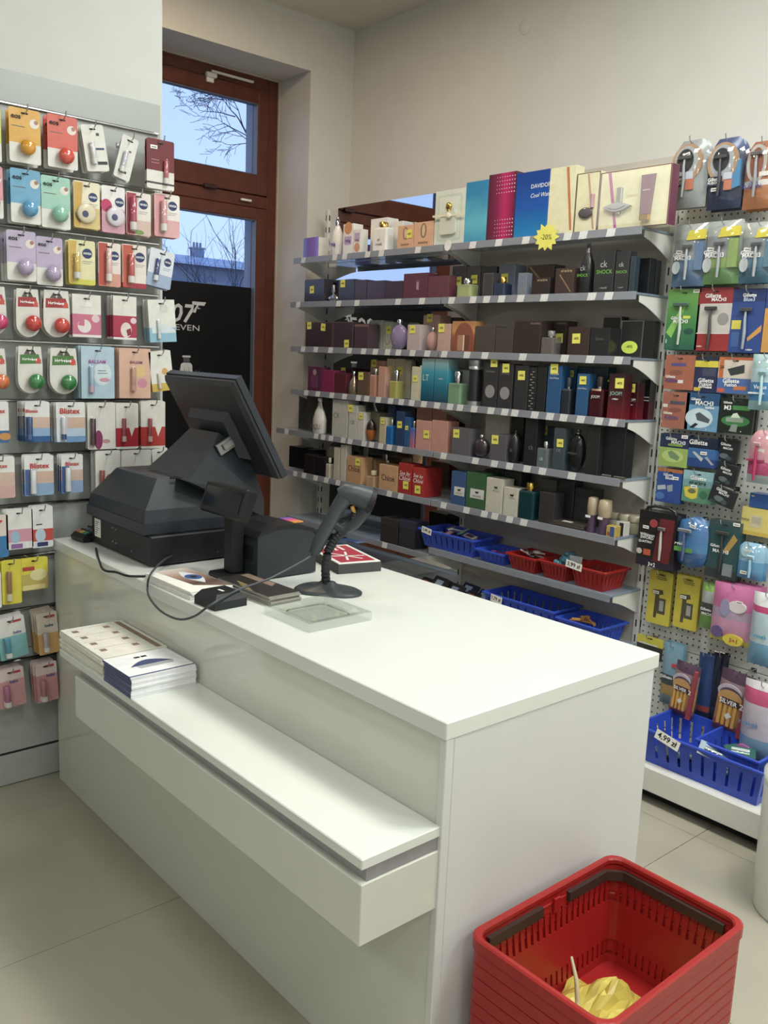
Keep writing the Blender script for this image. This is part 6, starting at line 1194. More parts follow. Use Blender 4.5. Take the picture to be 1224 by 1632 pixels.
pack('R', 1, 'P', 680, 172, 985, 805, 'navy and orange razor blister with rounded shoulders', [(0, .8, '#26304f'), (.8, 1, '#34467c')], [('p', [(900, 420), (975, 380), (980, 620), (915, 640)], '#3f7fb4'), ('e', 815, 390, 135, 175, '#a8805a'), ('e', 812, 385, 105, 148, '#9aa0a6'), ('e', 800, 370, 75, 105, '#24262c'), ('razor', 800, 330, 690, 120, '#3a3a48', '#2a2a34'), ('r', 700, 515, 825, 600, '#1a2140'), gil(760, 540, 115), ('t', 'FUSION', 755, 572, 100, INKW), ('r', 845, 555, 915, 645, '#c46a4a'), ('r', 835, 490, 910, 550, '#b9c0d0'), ('sticker', 765, 630)], n=1, kind='bag', shape='shoulder', depth=.02, out=.10, name='razor_blister', cat='razor')
pack('R', 1, 'P', 1000, 198, 1310, 800, 'orange razor blister with rounded shoulders', [(0, .3, '#b0683f'), (.3, .42, '#c9c6c0'), (.42, 1, '#a85a3a')], [('e', 1120, 400, 90, 170, '#a9a5a0'), ('e', 1120, 400, 60, 140, '#8a4a34'), ('razor', 1120, 300, 700, 110, '#8a8c94', '#5a5a60'), ('t', 'FUSION', 1100, 605, 160, '#2a3a8c'), gil(1100, 570, 100, C('#3a4a8c')), ('r', 1150, 480, 1230, 520, '#d6d2c8')], n=1, kind='bag', shape='shoulder', depth=.02, out=.10, name='razor_blister', cat='razor')
def m3rec(x0, y0, x1, y1, c1, c2, ds): 
    W_ = x1-x0; return pack('R', 2, 'P', x0, y0, x1, y1, ds, [(0, .22, c2), (.22, .45, c1), (.45, .78, '#7f8488'), (.78, 1, '#9aa09c')], [('p', [(x0+W_*.42, y0+(y1-y0)*.27), (x0+W_*.5, y0+(y1-y0)*.12), (x1-4, y0+(y1-y0)*.11), (x1-4, y0+(y1-y0)*.26)], '#d8c42a'), gil(x0+W_*.28, y0+(y1-y0)*.5, W_*.4), m3(x0+W_*.38, y0+(y1-y0)*.55, W_*.5), ('r', x0+W_*.72, y0+(y1-y0)*.3, x1-10, y0+(y1-y0)*.75, c1), ('e', x0+W_*.18, y0+(y1-y0)*.7, W_*.12, W_*.2, '#a9b0b4'), ('razor', x0+W_*.5, y0+(y1-y0)*.35, y0+(y1-y0)*.9, W_*.3, '#9aa0a8', '#4a4e58'), ('sticker', x0+W_*.25, y0+(y1-y0)*.45, .1)], n=1, kind='bag', depth=.02, out=.09, name='razor_blister', cat='razor')
m3rec(362, 942, 652, 1500, '#56739a', '#4a6a90', 'blue clear topped razor pack with yellow banner'); m3rec(632, 912, 962, 1478, '#7d9a4e', '#5a8a50', 'green clear topped razor pack with yellow banner'); m3rec(962, 922, 1290, 1470, '#4a7592', '#3a6684', 'teal blue clear topped razor pack with yellow banner')
bxk = dict(kind='box', depth=.03, out=.075, name='razor_box', cat='razor')
greenr = grad('green_rays', [(0, '#2a5a50'), (.4, '#417c48'), (1, '#6c9a50')], 'Z')
pack('R', 3, 'Q', 292, 62, 580, 606, 'tall green razor box', [(0, 1, greenr)], [('p', [(292, 450), (440, 180), (470, 180), (350, 500)], '#7fc44a'), ('razor', 420, 185, 560, 140, '#b9c4b8', '#3f6a5a'), ('r', 440, 300, 505, 325, '#c9cf3a'), gil(385, 320, 100), m3(425, 350, 130), ('e', 500, 440, 45, 28, '#1a4a3c'), ('t', '1', 310, 530, 6, INKW), ('sticker', 540, 82)], n=1, **bxk)
pack('R', 3, 'Q', 562, 48, 868, 616, 'tall red and white razor box with helmet picture', [(0, .28, '#9c2426'), (.28, .75, '#b9b2ac'), (.75, 1, '#98262a')], [('p', [(562, 200), (700, 150), (868, 160), (868, 100), (562, 90)], '#98262a'), ('razor', 690, 220, 600, 110, '#3a3a40', '#26262a'), ('e', 800, 330, 50, 56, '#8a8684'), gil(695, 120, 140), m3(750, 155, 130), ('t', '~5', 612, 576, 50, INKW), ('r', 560, 455, 868, 462, '#d8d0cc')], n=1, **bxk)
pack('R', 3, 'Q', 868, 58, 1160, 632, 'tall blue razor box with orange flash', [(0, .8, '#23408c'), (.8, 1, '#1c2f68')], [('p', [(1030, 500), (1150, 380), (1150, 440), (1040, 530)], '#c98a3a'), ('razor', 1005, 230, 600, 110, '#8f98a8', '#3a4048'), gil(1020, 115, 120), ('t', 'Blue3', 1020, 152, 100, '#b9c4e0'), ('r', 880, 340, 965, 420, '#cfc03a'), ('r', 890, 445, 960, 580, '#33589c'), ('t', '~5', 1065, 605, 60, INKW)], n=1, **bxk)
pack('R', 3, 'Q', 1166, 60, 1420, 632, 'orange and blue razor box at the end of the row', [(0, .7, '#c98a3a'), (.7, 1, '#2c3f8c')], [], n=0, **bxk)
refk = dict(kind='box', depth=.016, out=.07, name='blade_refill', cat='razor blades')
pack('R', 4, 'Q', 276, 652, 542, 962, 'orange blade refill with grey label by the perfume shelves', [(0, 1, '#a8583f')], [('r', 330, 725, 465, 752, '#4a4a8a'), ('e', 380, 810, 60, 24, '#8a4a3a'), gil(335, 848, 90), ('t', 'FUSION', 350, 885, 110, '#3a3a8c'), ('r', 400, 875, 450, 905, '#d6d2c8')], n=1, **refk)
pack('R', 4, 'Q', 542, 672, 748, 990, 'navy blade refill with yellow banner', [(0, .72, '#1f2650'), (.72, .9, '#d3bf2a'), (.9, 1, '#1c2040')], [('r', 615, 770, 735, 840, '#3a3f5a'), gil(655, 880, 140), ('t', 'Fusion', 655, 912, 110, INKW), ('t', '~8', 655, 938, 120, INKW), ('r', 550, 945, 610, 978, '#cfb42a')], n=1, **refk)
pack('R', 4, 'Q', 752, 672, 1058, 1000, 'orange and white double blade refill', [(0, .42, '#3f62a8'), (.42, .92, '#c9bcae'), (.92, 1, '#b5502a')], [('r', 752, 672, 800, 860, '#c4602e'), ('p', [(835, 780), (985, 735), (990, 810), (870, 840)], '#2e3436'), ('t', '2X', 790, 762, 40, INK), gil(880, 885, 150), ('t', 'Fusion', 880, 920, 110, INKW), ('r', 760, 955, 825, 995, '#c8503a'), ('r', 905, 930, 1020, 965, '#c46a3a')], n=1, **refk)
pack('R', 4, 'Q', 1048, 645, 1310, 1150, 'pale blue ladies razor blister', [(0, .15, '#7fb0b8'), (.15, .5, '#2f7fc4'), (.5, .75, '#a9ccd8'), (.75, 1, '#9cc0c4')], [('t', 'Venus', 1165, 940, 120, INKW), ('razor', 1180, 800, 1100, 80, '#a9d0dc', '#8ab8c8'), ('r', 1060, 990, 1204, 1005, '#dce4e8')], n=0, kind='bag', depth=.02, out=.09, name='razor_blister', cat='razor')
pack('R', 5, 'Q', 252, 982, 492, 1310, 'orange blade refill below another orange one', [(0, 1, '#a55c48')], [('r', 320, 1065, 455, 1095, '#4a4a5a'), ('e', 370, 1145, 60, 22, '#8a4a3a'), gil(310, 1175, 80), ('t', 'FUSION', 345, 1215, 120, '#4a4a8c'), ('r', 258, 1095, 300, 1125, '#d6d2c8'), ('t', '2', 262, 1255, 8, INKW)], n=1, **refk)
pack('R', 5, 'Q', 462, 992, 756, 1334, 'blue blade refill with white glow and blade head', [(0, .68, '#5a92bc'), (.68, 1, '#1f4a7c')], [('e', 590, 1220, 125, 90, '#b9d0dc'), ('p', [(555, 1185), (590, 1165), (690, 1225), (680, 1260), (575, 1240)], '#4a5058'), ('p', [(510, 1310), (560, 1265), (590, 1275), (545, 1315)], '#23282e'), gil(550, 1050, 90), m3(630, 1082, 160), ('t', 'turbo', 680, 1118, 80, INKW), ('t', '2', 665, 1315, 8, INKW)], n=2, **refk)
pack('R', 5, 'Q', 765, 1040, 1070, 1360, 'black and green blade refill with shining razor', [(0, 1, '#16211a')], [('e', 915, 1245, 130, 50, '#2f7a3a'), ('p', [(890, 1180), (925, 1170), (960, 1215), (870, 1215)], '#cfe0c9'), ('r', 830, 1215, 985, 1255, '#8a9a8c'), ('r', 880, 1105, 1035, 1145, '#3f8a3f'), gil(835, 1082, 80), ('t', 'M3', 838, 1128, 64, INKW), ('p', [(865, 1340), (890, 1275), (940, 1275), (935, 1345)], '#7f8a80'), ('t', '4', 975, 1335, 8, INKW)], n=1, **refk)
pack('R', 6, 'R', 207, 62, 440, 325, 'lime green blade refill with navy top', [(0, .58, '#8fae4a'), (.58, 1, '#1f2c50')], [('p', [(275, 215), (305, 200), (375, 245), (365, 275), (290, 240)], '#5a7a4a'), ('e', 320, 240, 90, 50, '#b0c46a'), ('p', [(275, 210), (310, 195), (378, 240), (365, 275), (300, 255)], '#6a8a5a'), gil(300, 98, 90), m3(360, 125, 115), ('r', 275, 140, 395, 158, '#7aa03a'), ('sticker', 405, 75)], n=1, **refk)
pack('R', 6, 'R', 440, 92, 665, 332, 'blue blade refill with two razor heads', [(0, .3, '#1f3f84'), (.3, .62, '#2f62a8'), (.62, 1, '#141f3a')], [('p', [(475, 215), (490, 205), (570, 260), (555, 285)], '#a9b4bc'), ('p', [(580, 250), (600, 240), (660, 300), (640, 305)], '#8f9aa4'), gil(520, 130, 150), ('r', 445, 180, 660, 186, '#3f7ac0'), ('sticker', 570, 215)], n=1, **refk)
for (x0, y0, x1, y1, tl_, ds, ot, row) in ((662, 92, 850, 305, 4, 'black blade refill hanging straight on its hook', .05, 6), (650, 290, 850, 500, 10, 'black blade refill slightly turned', .075, 6), (600, 475, 835, 665, 14, 'black blade refill turned most, foremost of its hook', .095, 7)):
    W_ = x1-x0; pack('R', row, 'R', x0, y0, x1, y1, ds, [(0, 1, '#1c2124')], [gil(x0+W_*.42, y0+(y1-y0)*.25, W_*.5), m3(x0+W_*.55, y0+(y1-y0)*.4, W_*.45), ('e', x0+W_*.4, y0+(y1-y0)*.72, W_*.22, W_*.12, '#5a686c'), ('e', x0+W_*.65, y0+(y1-y0)*.8, W_*.14, W_*.1, '#34484a'), ('r', x0+W_*.02, y0+(y1-y0)*.9, x0+W_*.3, y0+(y1-y0)*.95, '#2f5a5a')], n=0, tilt=math.radians(tl_), kind='box', depth=.014, out=ot, name='blade_refill', cat='razor blades')
pack('R', 6, 'R', 932, 32, 1200, 470, 'pink ladies razor in clear blister', [(0, .2, '#9fb4bc'), (.2, .42, '#c23a72'), (.42, 1, '#d3909c')], [('razor', 1020, 130, 440, 60, '#c2285a', '#d9a0b0'), ('r', 1015, 180, 1080, 210, '#d8cfc8'), ('e', 1040, 240, 50, 40, '#c98a98'), ('r', 930, 270, 1090, 285, '#b02a62')], n=0, kind='bag', depth=.022, out=.09, shape='shoulder', name='razor_blister', cat='razor')
pack('R', 7, 'R', 182, 342, 385, 620, 'royal blue blade refill with blade heads', [(0, .9, '#23459c'), (.9, 1, '#b0602e')], [('p', [(190, 490), (255, 475), (265, 510), (195, 525)], '#a9b0bc'), ('p', [(270, 480), (315, 465), (320, 520), (280, 530)], '#8f98a8'), ('e', 220, 570, 36, 30, '#3f72c0'), gil(275, 390, 80), ('t', 'Blue3', 290, 415, 70, INKW), ('sticker', 335, 412)], n=1, **refk)
pack('R', 7, 'R', 393, 362, 640, 622, 'teal blade refill with yellow diamond', [(0, .5, '#4a8a6a'), (.5, .72, '#6a9aa0'), (.72, 1, '#7fb0bc')], [('p', [(405, 505), (500, 480), (525, 500), (520, 580), (480, 598), (425, 580)], '#d3c52a'), ('e', 475, 530, 34, 20, '#6a6a4a'), gil(520, 418, 130), ('t', '~7', 520, 455, 140, '#2a4a3a'), ('sticker', 490, 490), ('e', 570, 550, 34, 34, '#2f6a4a')], n=1, **refk)
pack('R', 7, 'R', 937, 555, 1220, 672, 'flat blue box above the yellow one', [(0, 1, '#1f4f9c')], [('r', 950, 575, 975, 582, '#cfc04a')], n=0, hooked=False, kind='box', depth=.05, out=.06, name='wax_strip_box', cat='box')
pack('R', 7, 'R', 867, 672, 1220, 898, 'wide yellow box of ladies blades', [(0, .14, '#c9a83a'), (.14, 1, '#d3bf5a')], [('t', 'Venus', 902, 770, 70, '#3a4a6a'), ('r', 945, 730, 1040, 830, '#c4b890'), ('r', 955, 745, 1030, 800, '#a9a48a')], n=0, hooked=False, kind='box', depth=.055, out=.062, name='blade_box', cat='box')
# row 8
o = pack('R', 8, 'R', 28, 695, 335, 1150, 'black red razor box with carry handle', [(0, .14, '#241c30'), (.14, .8, '#1a1316'), (.8, 1, '#131214')], [('p', [(165, 1100), (200, 740), (320, 740), (300, 1100)], '#6a1a20'), ('razor', 225, 810, 1080, 60, '#b9b4b0', '#6a6668'), ('t', 'Wilkinson', 108, 890, 120, INKW), ('t', 'SWORD', 108, 915, 110, INKW), ('t', 'QUATTRO', 95, 950, 110, INKW), ('c', 150, 790, 34, '#a8343a'), ('r', 85, 1010, 145, 1060, '#c4502e'), ('c', 50, 1035, 24, '#c4b8b4'), ('t', '3+2', 165, 1128, 60, INKW), ('sticker', 90, 830)], n=1, kind='box', depth=.03, out=.11, name='razor_box', cat='razor', hooked=False)
wv = max(v.co.x for v in o.data.vertices); hv = max(v.co.z for v in o.data.vertices)
mb = MB(); mb.tube([(-wv*.75, .015, hv-.004), (-wv*.7, .015, hv+.012), (-wv*.3, .015, hv+.02), (wv*.4, .015, hv+.02), (wv*.75, .015, hv+.01), (wv*.8, .015, hv-.004)], .006, 8); mb.build('carry_handle', DARK, o)
pack('R', 8, 'R', 347, 732, 602, 1156, 'oval blue razor blister', [(0, .35, '#23589c'), (.35, .5, '#2f78b8'), (.5, 1, '#2f6fb4')], [('razor', 440, 830, 1090, 110, '#4a5a8c', '#8a8fa0'), ('r', 360, 985, 510, 1020, '#4f9a3a'), ('t', '~5', 410, 955, 90, INKW), ('sticker', 498, 800, .2)], n=1, kind='bag', shape='oval', depth=.026, out=.085, name='razor_blister', cat='razor')
pack('R', 8, 'R', 592, 765, 848, 1240, 'dark teal razor blister with golden flare', [(0, .16, '#2c3434'), (.16, .9, '#23484e'), (.9, 1, '#2c4448')], [('p', [(730, 1000), (800, 860), (835, 900), (760, 1030)], '#b08a3a'), ('razor', 715, 850, 1190, 110, '#2a2e30', '#3a3836'), gil(665, 975, 90), m3(710, 1015, 130), ('r', 735, 1110, 815, 1210, '#7a8488'), ('sticker', 815, 778)], n=1, kind='box', depth=.02, out=.08, name='razor_blister', cat='razor')
pack('R', 8, 'R', 842, 942, 1062, 1242, 'light blue ladies razor blister', [(0, .5, '#4a94cc'), (.5, 1, '#7fb8d8')], [('e', 920, 1010, 40, 50, '#a0cce0'), ('t', 'Venus', 940, 1000, 90, INKW), ('razor', 970, 1040, 1220, 60, '#8ac4e4', '#b9dcec'), ('sticker', 920, 1188)], n=1, kind='bag', depth=.016, out=.07, shape='shoulder', name='razor_blister', cat='razor')
# row 9
for (x0, y0, x1, y1, ds) in ((112, 1172, 305, 1610, 'yellow card with grey razor by the perfume shelves'), (330, 1212, 528, 1650, 'yellow card with grey razor beside the green pack')):
    W_ = x1-x0; pack('R', 9, 'R', x0, y0, x1, y1, ds, [(0, 1, '#cbb92c')], [('p', [(x0+W_*.2, y0+160), (x0+W_*.62, y0+150), (x0+W_*.66, y0+185), (x0+W_*.5, y0+195), (x0+W_*.42, y0+390), (x0+W_*.3, y0+390), (x0+W_*.32, y0+200), (x0+W_*.2, y0+190)], '#4a4630'), ('r', x0+W_*.45, y0+220, x0+W_*.78, y0+350, '#4c4834'), ('r', x0+W_*.52, y0+240, x0+W_*.7, y0+325, '#9a9a94'), ('t', '~6', x0+W_*.5, y0+28, W_*.4, '#5a5420'), ('r', x0+W_*.3, y0+48, x0+W_*.75, y0+54, '#5a5420'), ('r', x0+W_*.35, y0+62, x0+W_*.75, y0+68, '#5a5420'), ('sticker', x0+W_*.35, y0+178)], n=1, out=.04)
pack('R', 9, 'R', 545, 1270, 692, 1650, 'green and grey disposable razor bag', [(0, .35, '#5f9a3a'), (.35, .6, '#3a4044'), (.6, .8, '#9aa0a0'), (.8, 1, '#7ab04a')], [gil(610, 1480, 90), m3(625, 1515, 90)], n=1, kind='bag', depth=.018, out=.06, name='razor_bag', cat='razor')
pack('R', 9, 'S', 452, 98, 665, 395, 'pink ladies razor pack with yellow offer badge', [(0, .12, '#c9b82c'), (.12, .42, '#c986ac'), (.42, .6, '#a98fae'), (.6, 1, '#c45f96')], [('e', 590, 200, 44, 30, '#d8d0d0'), ('e', 530, 215, 24, 44, '#8f8ab0'), ('e', 500, 345, 30, 30, '#5a4a84'), ('e', 585, 370, 50, 28, '#d3bf2a'), ('t', '3+1', 590, 370, 40, '#a83a5a'), ('sticker', 600, 175)], n=2, kind='bag', depth=.022, out=.10, name='razor_bag', cat='razor')
pack('R', 9, 'S', 645, 142, 800, 512, 'white and blue cotton pad bag with pink band', [(0, .3, '#5f9ac0'), (.3, .72, '#a9c0cc'), (.72, .84, '#c2386c'), (.84, 1, '#c9ccce')], [('t', '~6', 715, 350, 80, '#5a9ab8')], n=0, kind='bag', depth=.035, out=.13, name='cotton_bag', cat='cotton pads')
# row 10
pack('R', 10, 'S', 75, 358, 208, 470, 'yellow and black card just above the counter edge', [(0, .6, '#2a2a26'), (.6, 1, '#c9b92c')], [('r', 85, 395, 180, 402, '#d6d2c0')], n=0, out=.04)
pack('R', 10, 'S', 202, 392, 302, 705, 'pale blue clear razor bag with grey label', [(0, .2, '#5a7a8c'), (.2, .32, '#a8843a'), (.32, .5, '#34404a'), (.5, 1, '#6f9cb4')], [gil(238, 560, 60), ('r', 258, 485, 280, 505, '#c8404a')], n=1, kind='bag', depth=.015, out=.04, name='razor_bag', cat='razor')
for i, (x0, x1, ot) in enumerate(((375, 432, .075), (415, 465, .06), (455, 505, .045))): pack('R', 10, 'S', x0, 440, x1+20, 790, ['dark blue razor bag right behind an orange bag', 'dark blue razor bag between two others', 'black blue razor bag deepest on the hook'][i], [(0, .15, '#1a2038'), (.15, .25, ['#a03a30', '#1f3058', '#1a2038'][i]), (.25, 1, ['#1f3f7a', '#16203c', '#141a30'][i])], [], n=0, kind='bag', depth=.014, out=ot, name='razor_bag', cat='razor')
sil = [(0, .1, '#5a3040'), (.1, .2, '#b0504a'), (.2, .6, '#b8803f'), (.6, .82, '#8a6a74'), (.82, 1, '#4a3048')]
for (x0, y0, x1, y1, tl_, ds) in ((245, 482, 392, 768, 5, 'orange and red disposable razor bag beside dark bags'), (462, 522, 660, 862, 5, 'orange red razor bag next to the white pink bag')):
    W_ = x1-x0; Hh = y1-y0
    pack('R', 10, 'S', x0, y0, x1, y1, ds, sil, [('p', [(x0+W_*.8, y0+Hh*.97), (x0+W_*.97, y0+Hh*.97), (x0+W_*.97, y0+Hh*.04), (x0+W_*.84, y0+Hh*.04)], '#a8383f'), ('e', x0+W_*.42, y0+Hh*.3, W_*.34, Hh*.13, '#b0a6b4'), ('e', x0+W_*.46, y0+Hh*.34, W_*.32, Hh*.12, '#4a3a58'), ('e', x0+W_*.46, y0+Hh*.38, W_*.34, Hh*.12, '#c08a4a')]+[('r', x0+W_*(.2+.14*q), y0+Hh*.45, x0+W_*(.28+.14*q), y0+Hh*.85, '#d69a3a') for q in range(4)]+[('r', x0+W_*.24, y0+Hh*.4, x0+W_*.74, y0+Hh*.5, '#3a2030'), ('t', 'SILVER', x0+W_*.45, y0+Hh*.45, W_*.5, INKW), ('t', '2', x0+W_*.82, y0+Hh*.45, W_*.1, INKW), ('p', [(x0+W_*.4, y0+Hh*.68), (x0+W_*.5, y0+Hh*.62), (x0+W_*.58, y0+Hh*.68), (x0+W_*.48, y0+Hh*.74)], '#d8d6d0')], n=0, tilt=math.radians(tl_), kind='bag', depth=.022, out=.115, name='razor_bag', cat='razor')
pack('R', 10, 'S', 598, 585, 800, 1000, 'white pink and blue sanitary bag', [(0, .12, '#a85a94'), (.12, .32, '#6f9ac0'), (.32, .75, '#b9aebe'), (.75, .88, '#c0406e'), (.88, 1, '#c9c4c8')], [('t', '~6', 665, 790, 100, '#6a8ab0'), ('e', 650, 930, 40, 20, '#b05a9c')], n=0, kind='bag', depth=.04, out=.16, name='sanitary_bag', cat='bag')
# basket with price card on the base deck
zd = .1385
pA = onY(*cp('S', 150, 880), 2.80); pB = onY(*cp('S', 720, 1060), 2.80)
ba, bb = -1.72, -1.235
bigb = basket('blue_basket', ba, bb, 2.795, 3.06, zd, .135, BLUE, 'large blue basket with price card on the pegboard base deck', 'baskets on the shelf', taper=.022, nsl=10)
price_card(bigb, '4,99 zł', -(bb-ba)*.22, -(3.06-2.795)/2-.012, .125, .098, .036, -.12, ry=.22)
inb = basket('blue_basket', -1.50, -1.275, 2.84, 3.03, zd+.0045, .142, BLUE, 'small blue basket standing inside the large blue basket', 'baskets on the shelf', taper=.02, nsl=5)
def blister_small(x, y, z, ro, c1, c2, lab, grp):
    mb = MB(); mb.box((-.05, -.03, -.0012), (.05, .03, .0012), 0, .0005); mb.box((-.03, -.02, .0012), (.03, .012, .0016), 1); o = mb.build('small_blister', [C(c1), C(c2)], None, (x, y, z), ro); tag(o, lab, 'blister pack', grp)
    mb = MB(); mb.sphere((0, 0, 0), .022, n=12, sx=1.5, sz=.45); mb.build('bubble', CLEAR, o, (0, 0, .002)); mb = MB(); mb.tube([(-.03, 0, .005), (.03, 0, .006)], .004, 6); mb.build('content', C('#c9d4d2'), o)
blister_small(-1.43, 2.825, zd+.125, (.55, .25, .4), '#8fa4b8', '#5a6a80', 'clear blister with bar code leaning on the small blue basket', 'blisters in the blue basket')
for i in range(5): blister_small(-1.39+.02*(i % 3), 2.90+.03*(i % 2), zd+.05+.02*i, (.3-.12*i, .2*((i % 3)-1), .9*i), '#1f5a54', '#a9c9c0', 'green toothbrush blister heaped in the small blue basket', 'green blisters in the small basket')
for i in range(4): blister_small(-1.63+.035*i, 2.88, zd+.03+.008*i, (.2, .3, .5*i), '#3a4a5a', '#7fa08a', 'dark blister lying low in the large blue basket', 'dark blisters in the large basket')
mb = MB(); mb.box((-.12, -.09, 0), (.12, .09, .012), 0, .001); o = mb.build('magazine', C('#2c2a2c'), None, (-1.865, 3.0, .139), (0, 0, .12)); tag(o, 'dark magazine lying on the base deck behind the counter', 'magazine'); flat(o, 'photo_print', [(-.11, -.08), (.0, -.08), (.0, .02), (-.11, .02)], .012, C('#8a6f66')); flat(o, 'white_print', [(.03, -.02), (.09, -.02), (.09, .04), (.03, .04)], .012, C('#b5b3ae'))
# white round bin at the pegboard
r = empty('white_bin', (-.965, 2.575, 0)); tag(r, 'white round bin standing before the pegboard base', 'bin')
zt = .40
mb = MB(); mb.lathe([(.145, .001), (.15, .012), (.155, zt-.01), (.152, zt)], 40); mb.build('body', mat('bin_white', '#d9dbd8', rough=.35, noise=.02), r); mb = MB(); mb.lathe([(.157, zt+.0005), (.158, zt+.02), (.13, zt+.035)], 40); mb.build('lid', MATS['bin_white'], r)
# ------------------------------------------------------------------ stack of red shopping baskets
redm = mat('basket_red', '#98201f', rough=.38, noise=.05, coat=.1); hm = mat('handle_brown', '#3a2a26', rough=.5, noise=.05)
def shop_basket(z, hgt, label, full):
    ro = -.002 if full else .001
    xa, xb, ya, yb = -1.082, -.748, 1.215, 1.708; cxm, cym = (xa+xb)/2, (ya+yb)/2; W, D = xb-xa, yb-ya; t = .035
    r = empty('shopping_basket', (cxm, cym, z)); tag(r, label, 'shopping basket', 'stacked red shopping baskets')
    def ring(s, zz, rr=.035, n=5): return [(a, b, zz) for a, b in rrect(W-2*s, D-2*s, max(.012, rr-s*.3), n)]
    th = .004
    # slotted walls: outer shell as strips between slots
    mb = MB(); mb.loft([ring(t, .001), ring(t-.003, .012)], 0); mb.build('bottom', redm, r)
    Lb = [(0.0, .12), (.36, .56), (.82, 1.0)]; 
    def S(v): return t*(1-v)+.004*v
    def zz(v): return .004+(hgt-.006)*v
    for v0, v1 in ((.0, .10), (.24, .60), (.80, 1.0)):
        mb = MB(); mb.loft([ring(S(v0), zz(v0)), ring(S(v1), zz(v1)), ring(S(v1)+th, zz(v1)), ring(S(v0)+th, zz(v0)), ring(S(v0), zz(v0))], 0, caps=False); mb.build('wall_band', redm, r)
    for v0, v1, nm in ((.10, .24, 'lower_bars'), (.60, .80, 'upper_bars')):
        mb = MB()
        for sd in range(4):
            L_ = D if sd % 2 == 0 else W; n = 22 if sd % 2 == 0 else 15
            for i in range(n):
                u = (i+.5)/n-.5; bwid = .26/n*L_
                for_ = []
                for v in (v0, v1):
                    s = S(v); hw_, hd_ = W/2-s, D/2-s; lim = (hd_ if sd % 2 == 0 else hw_)*2*.94; c = u*lim
                    if sd == 0: q = [(-hw_, c-bwid, zz(v)), (-hw_, c+bwid, zz(v)), (-hw_+th, c+bwid, zz(v)), (-hw_+th, c-bwid, zz(v))]
                    elif sd == 2: q = [(hw_, c+bwid, zz(v)), (hw_, c-bwid, zz(v)), (hw_-th, c-bwid, zz(v)), (hw_-th, c+bwid, zz(v))]
                    elif sd == 1: q = [(c+bwid, -hd_, zz(v)), (c-bwid, -hd_, zz(v)), (c-bwid, -hd_+th, zz(v)), (c+bwid, -hd_+th, zz(v))]
                    else: q = [(c-bwid, hd_, zz(v)), (c+bwid, hd_, zz(v)), (c+bwid, hd_-th, zz(v)), (c-bwid, hd_-th, zz(v))]
                    for_.append(q)
                mb.loft([for_[0][::-1], for_[1][::-1]], 0)
        mb.build(nm, redm, r)
    mb = MB(); mb.loft([ring(.004, hgt-.0265), ring(ro, hgt-.0255), ring(ro, hgt-.003), ring(.002, hgt), ring(.010, hgt), ring(.013, hgt-.004), ring(.013, hgt-.012), ring(.006, hgt-.0265), ring(.004, hgt-.0265)], 0, caps=False); mb.build('rim', redm, r)
    if full:
        w2, d2 = W/2-.0165, D/2-.0165; zh = hgt-.034
        for nm, seg in (('handle', [(-w2, .06), (-w2, d2-.03), (-w2+.03, d2), (w2-.025, d2)]), ('handle', [(-w2, -.03), (-w2, -d2+.03)])):
            mb = MB(); pts_ = [(a, b, zh) for a, b in seg]; rings = []
            for i, p_ in enumerate(pts_):
                A_ = Vector(pts_[max(0, i-1)]); B_ = Vector(pts_[min(len(pts_)-1, i+1)]); tdir = (B_-A_).normalized(); nn = Vector((-tdir.y, tdir.x, 0))*.0055; pv = Vector(p_)
                rings.append([tuple(pv-nn+Vector((0, 0, -.011))), tuple(pv+nn+Vector((0, 0, -.011))), tuple(pv+nn+Vector((0, 0, .011))), tuple(pv-nn+Vector((0, 0, .011)))])
            mb.loft(rings, 0); mb.build(nm, hm, r)
        mb = MB(); mb.box((-w2-.003, .01, hgt-.055), (-w2+.003, .03, hgt-.02), 0, .001); mb.build('handle_pivot', redm, r)
    return r
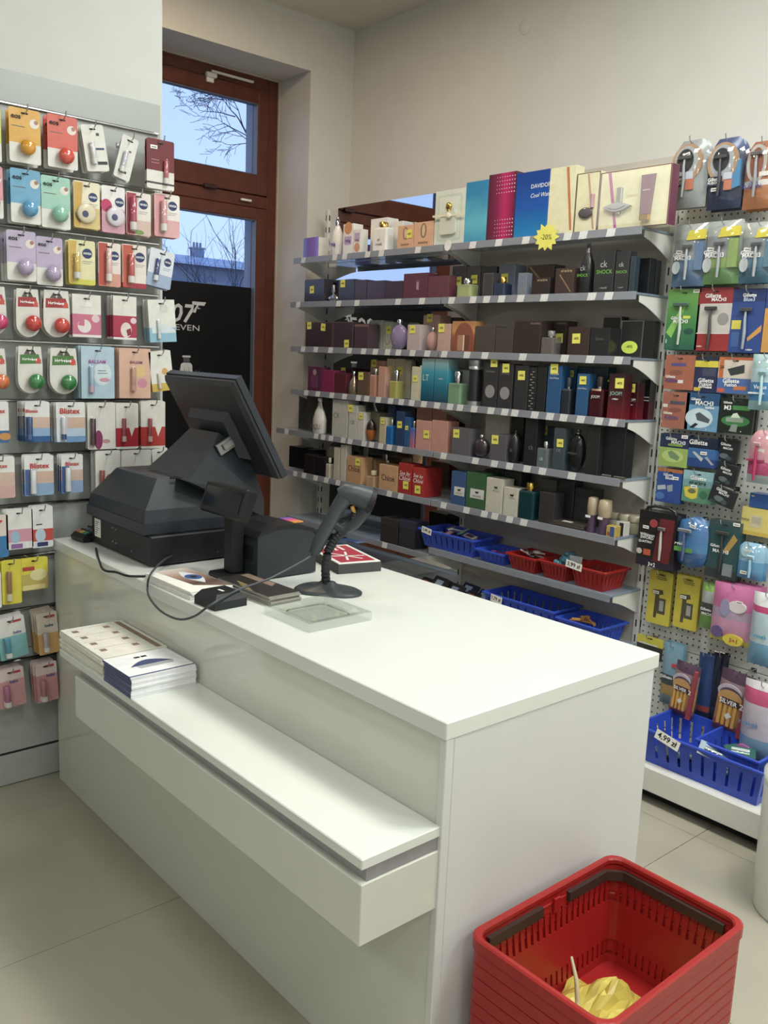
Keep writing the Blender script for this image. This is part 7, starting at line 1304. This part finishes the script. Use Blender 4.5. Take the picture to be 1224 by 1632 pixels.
NB_ = ['red shopping basket at the bottom of the stack', 'second lowest red shopping basket of the stack', 'third lowest red shopping basket of the stack', 'fourth lowest red shopping basket of the stack', 'fourth red shopping basket below the topmost one', 'third red shopping basket below the topmost one', 'red shopping basket just under the topmost one']
for q in range(7): shop_basket(.002+.028*q, .253, NB_[q], False)
shop_basket(.198, .253, 'topmost red shopping basket with brown handles holding a yellow bag', True)
# crumpled yellow bag
rnd = random.Random(5); mb = MB(); cxm, cym = -.905, 1.43; yb_m = mat('yellow_film', '#cdbc5c', rough=.3, noise=.08, coat=.2)
nx, ny = 18, 16; G = []
for j in range(ny+1):
    row_ = []
    for i in range(nx+1):
        u, v = i/nx*2-1, j/ny*2-1; b = max(0, (1-abs(u)**2.5)*(1-abs(v)**2.5)); hgt = .012+.06*b+b*.02*math.sin(5*u+3*v)+b*.016*math.sin(9*v-4*u+1)+b*rnd.uniform(-.007, .007)
        row_.append((u*.11+.01*math.sin(3*v), v*.15+.012*math.sin(4*u), hgt*1.25))
    G.append(row_)
for j in range(ny):
    for i in range(nx): mb.add([G[j][i], G[j][i+1], G[j+1][i+1], G[j+1][i]], [(0, 1, 2, 3)], 0, False)
bot = [G[0][i] for i in range(nx+1)]+[G[j][nx] for j in range(1, ny+1)]+[G[ny][i] for i in range(nx-1, -1, -1)]+[G[j][0] for j in range(ny-1, 0, -1)]
mb.loft([[(x, y, .001) for x, y, z in bot], bot], 0, caps=False); mb.add([(x, y, .001) for x, y, z in bot], [tuple(range(len(bot)))[::-1]])
o = mb.build('yellow_bag', yb_m, None, (cxm, cym, .2095), (0, 0, .35)); tag(o, 'crumpled yellow plastic bag lying in the topmost red basket', 'bag')
mb = MB(); mb.loft([[(-.02, .0, .06), (.05, -.02, .065), (.055, -.018, .06), (-.02, .004, .055)], [(-.01, .05, .10), (.06, .03, .095), (.063, .033, .09), (-.01, .054, .095)], [(.0, .09, .075), (.07, .07, .07), (.07, .073, .066), (.0, .094, .07)]], 0); mb.build('bag_fold', yb_m, o)
mb = MB(); mb.tube([(-.04, -.01, .07), (-.05, -.0, .12), (-.07, .02, .155)], [.006, .0045, .003], 6); mb.build('bag_string', C('#cfc08f'), o)
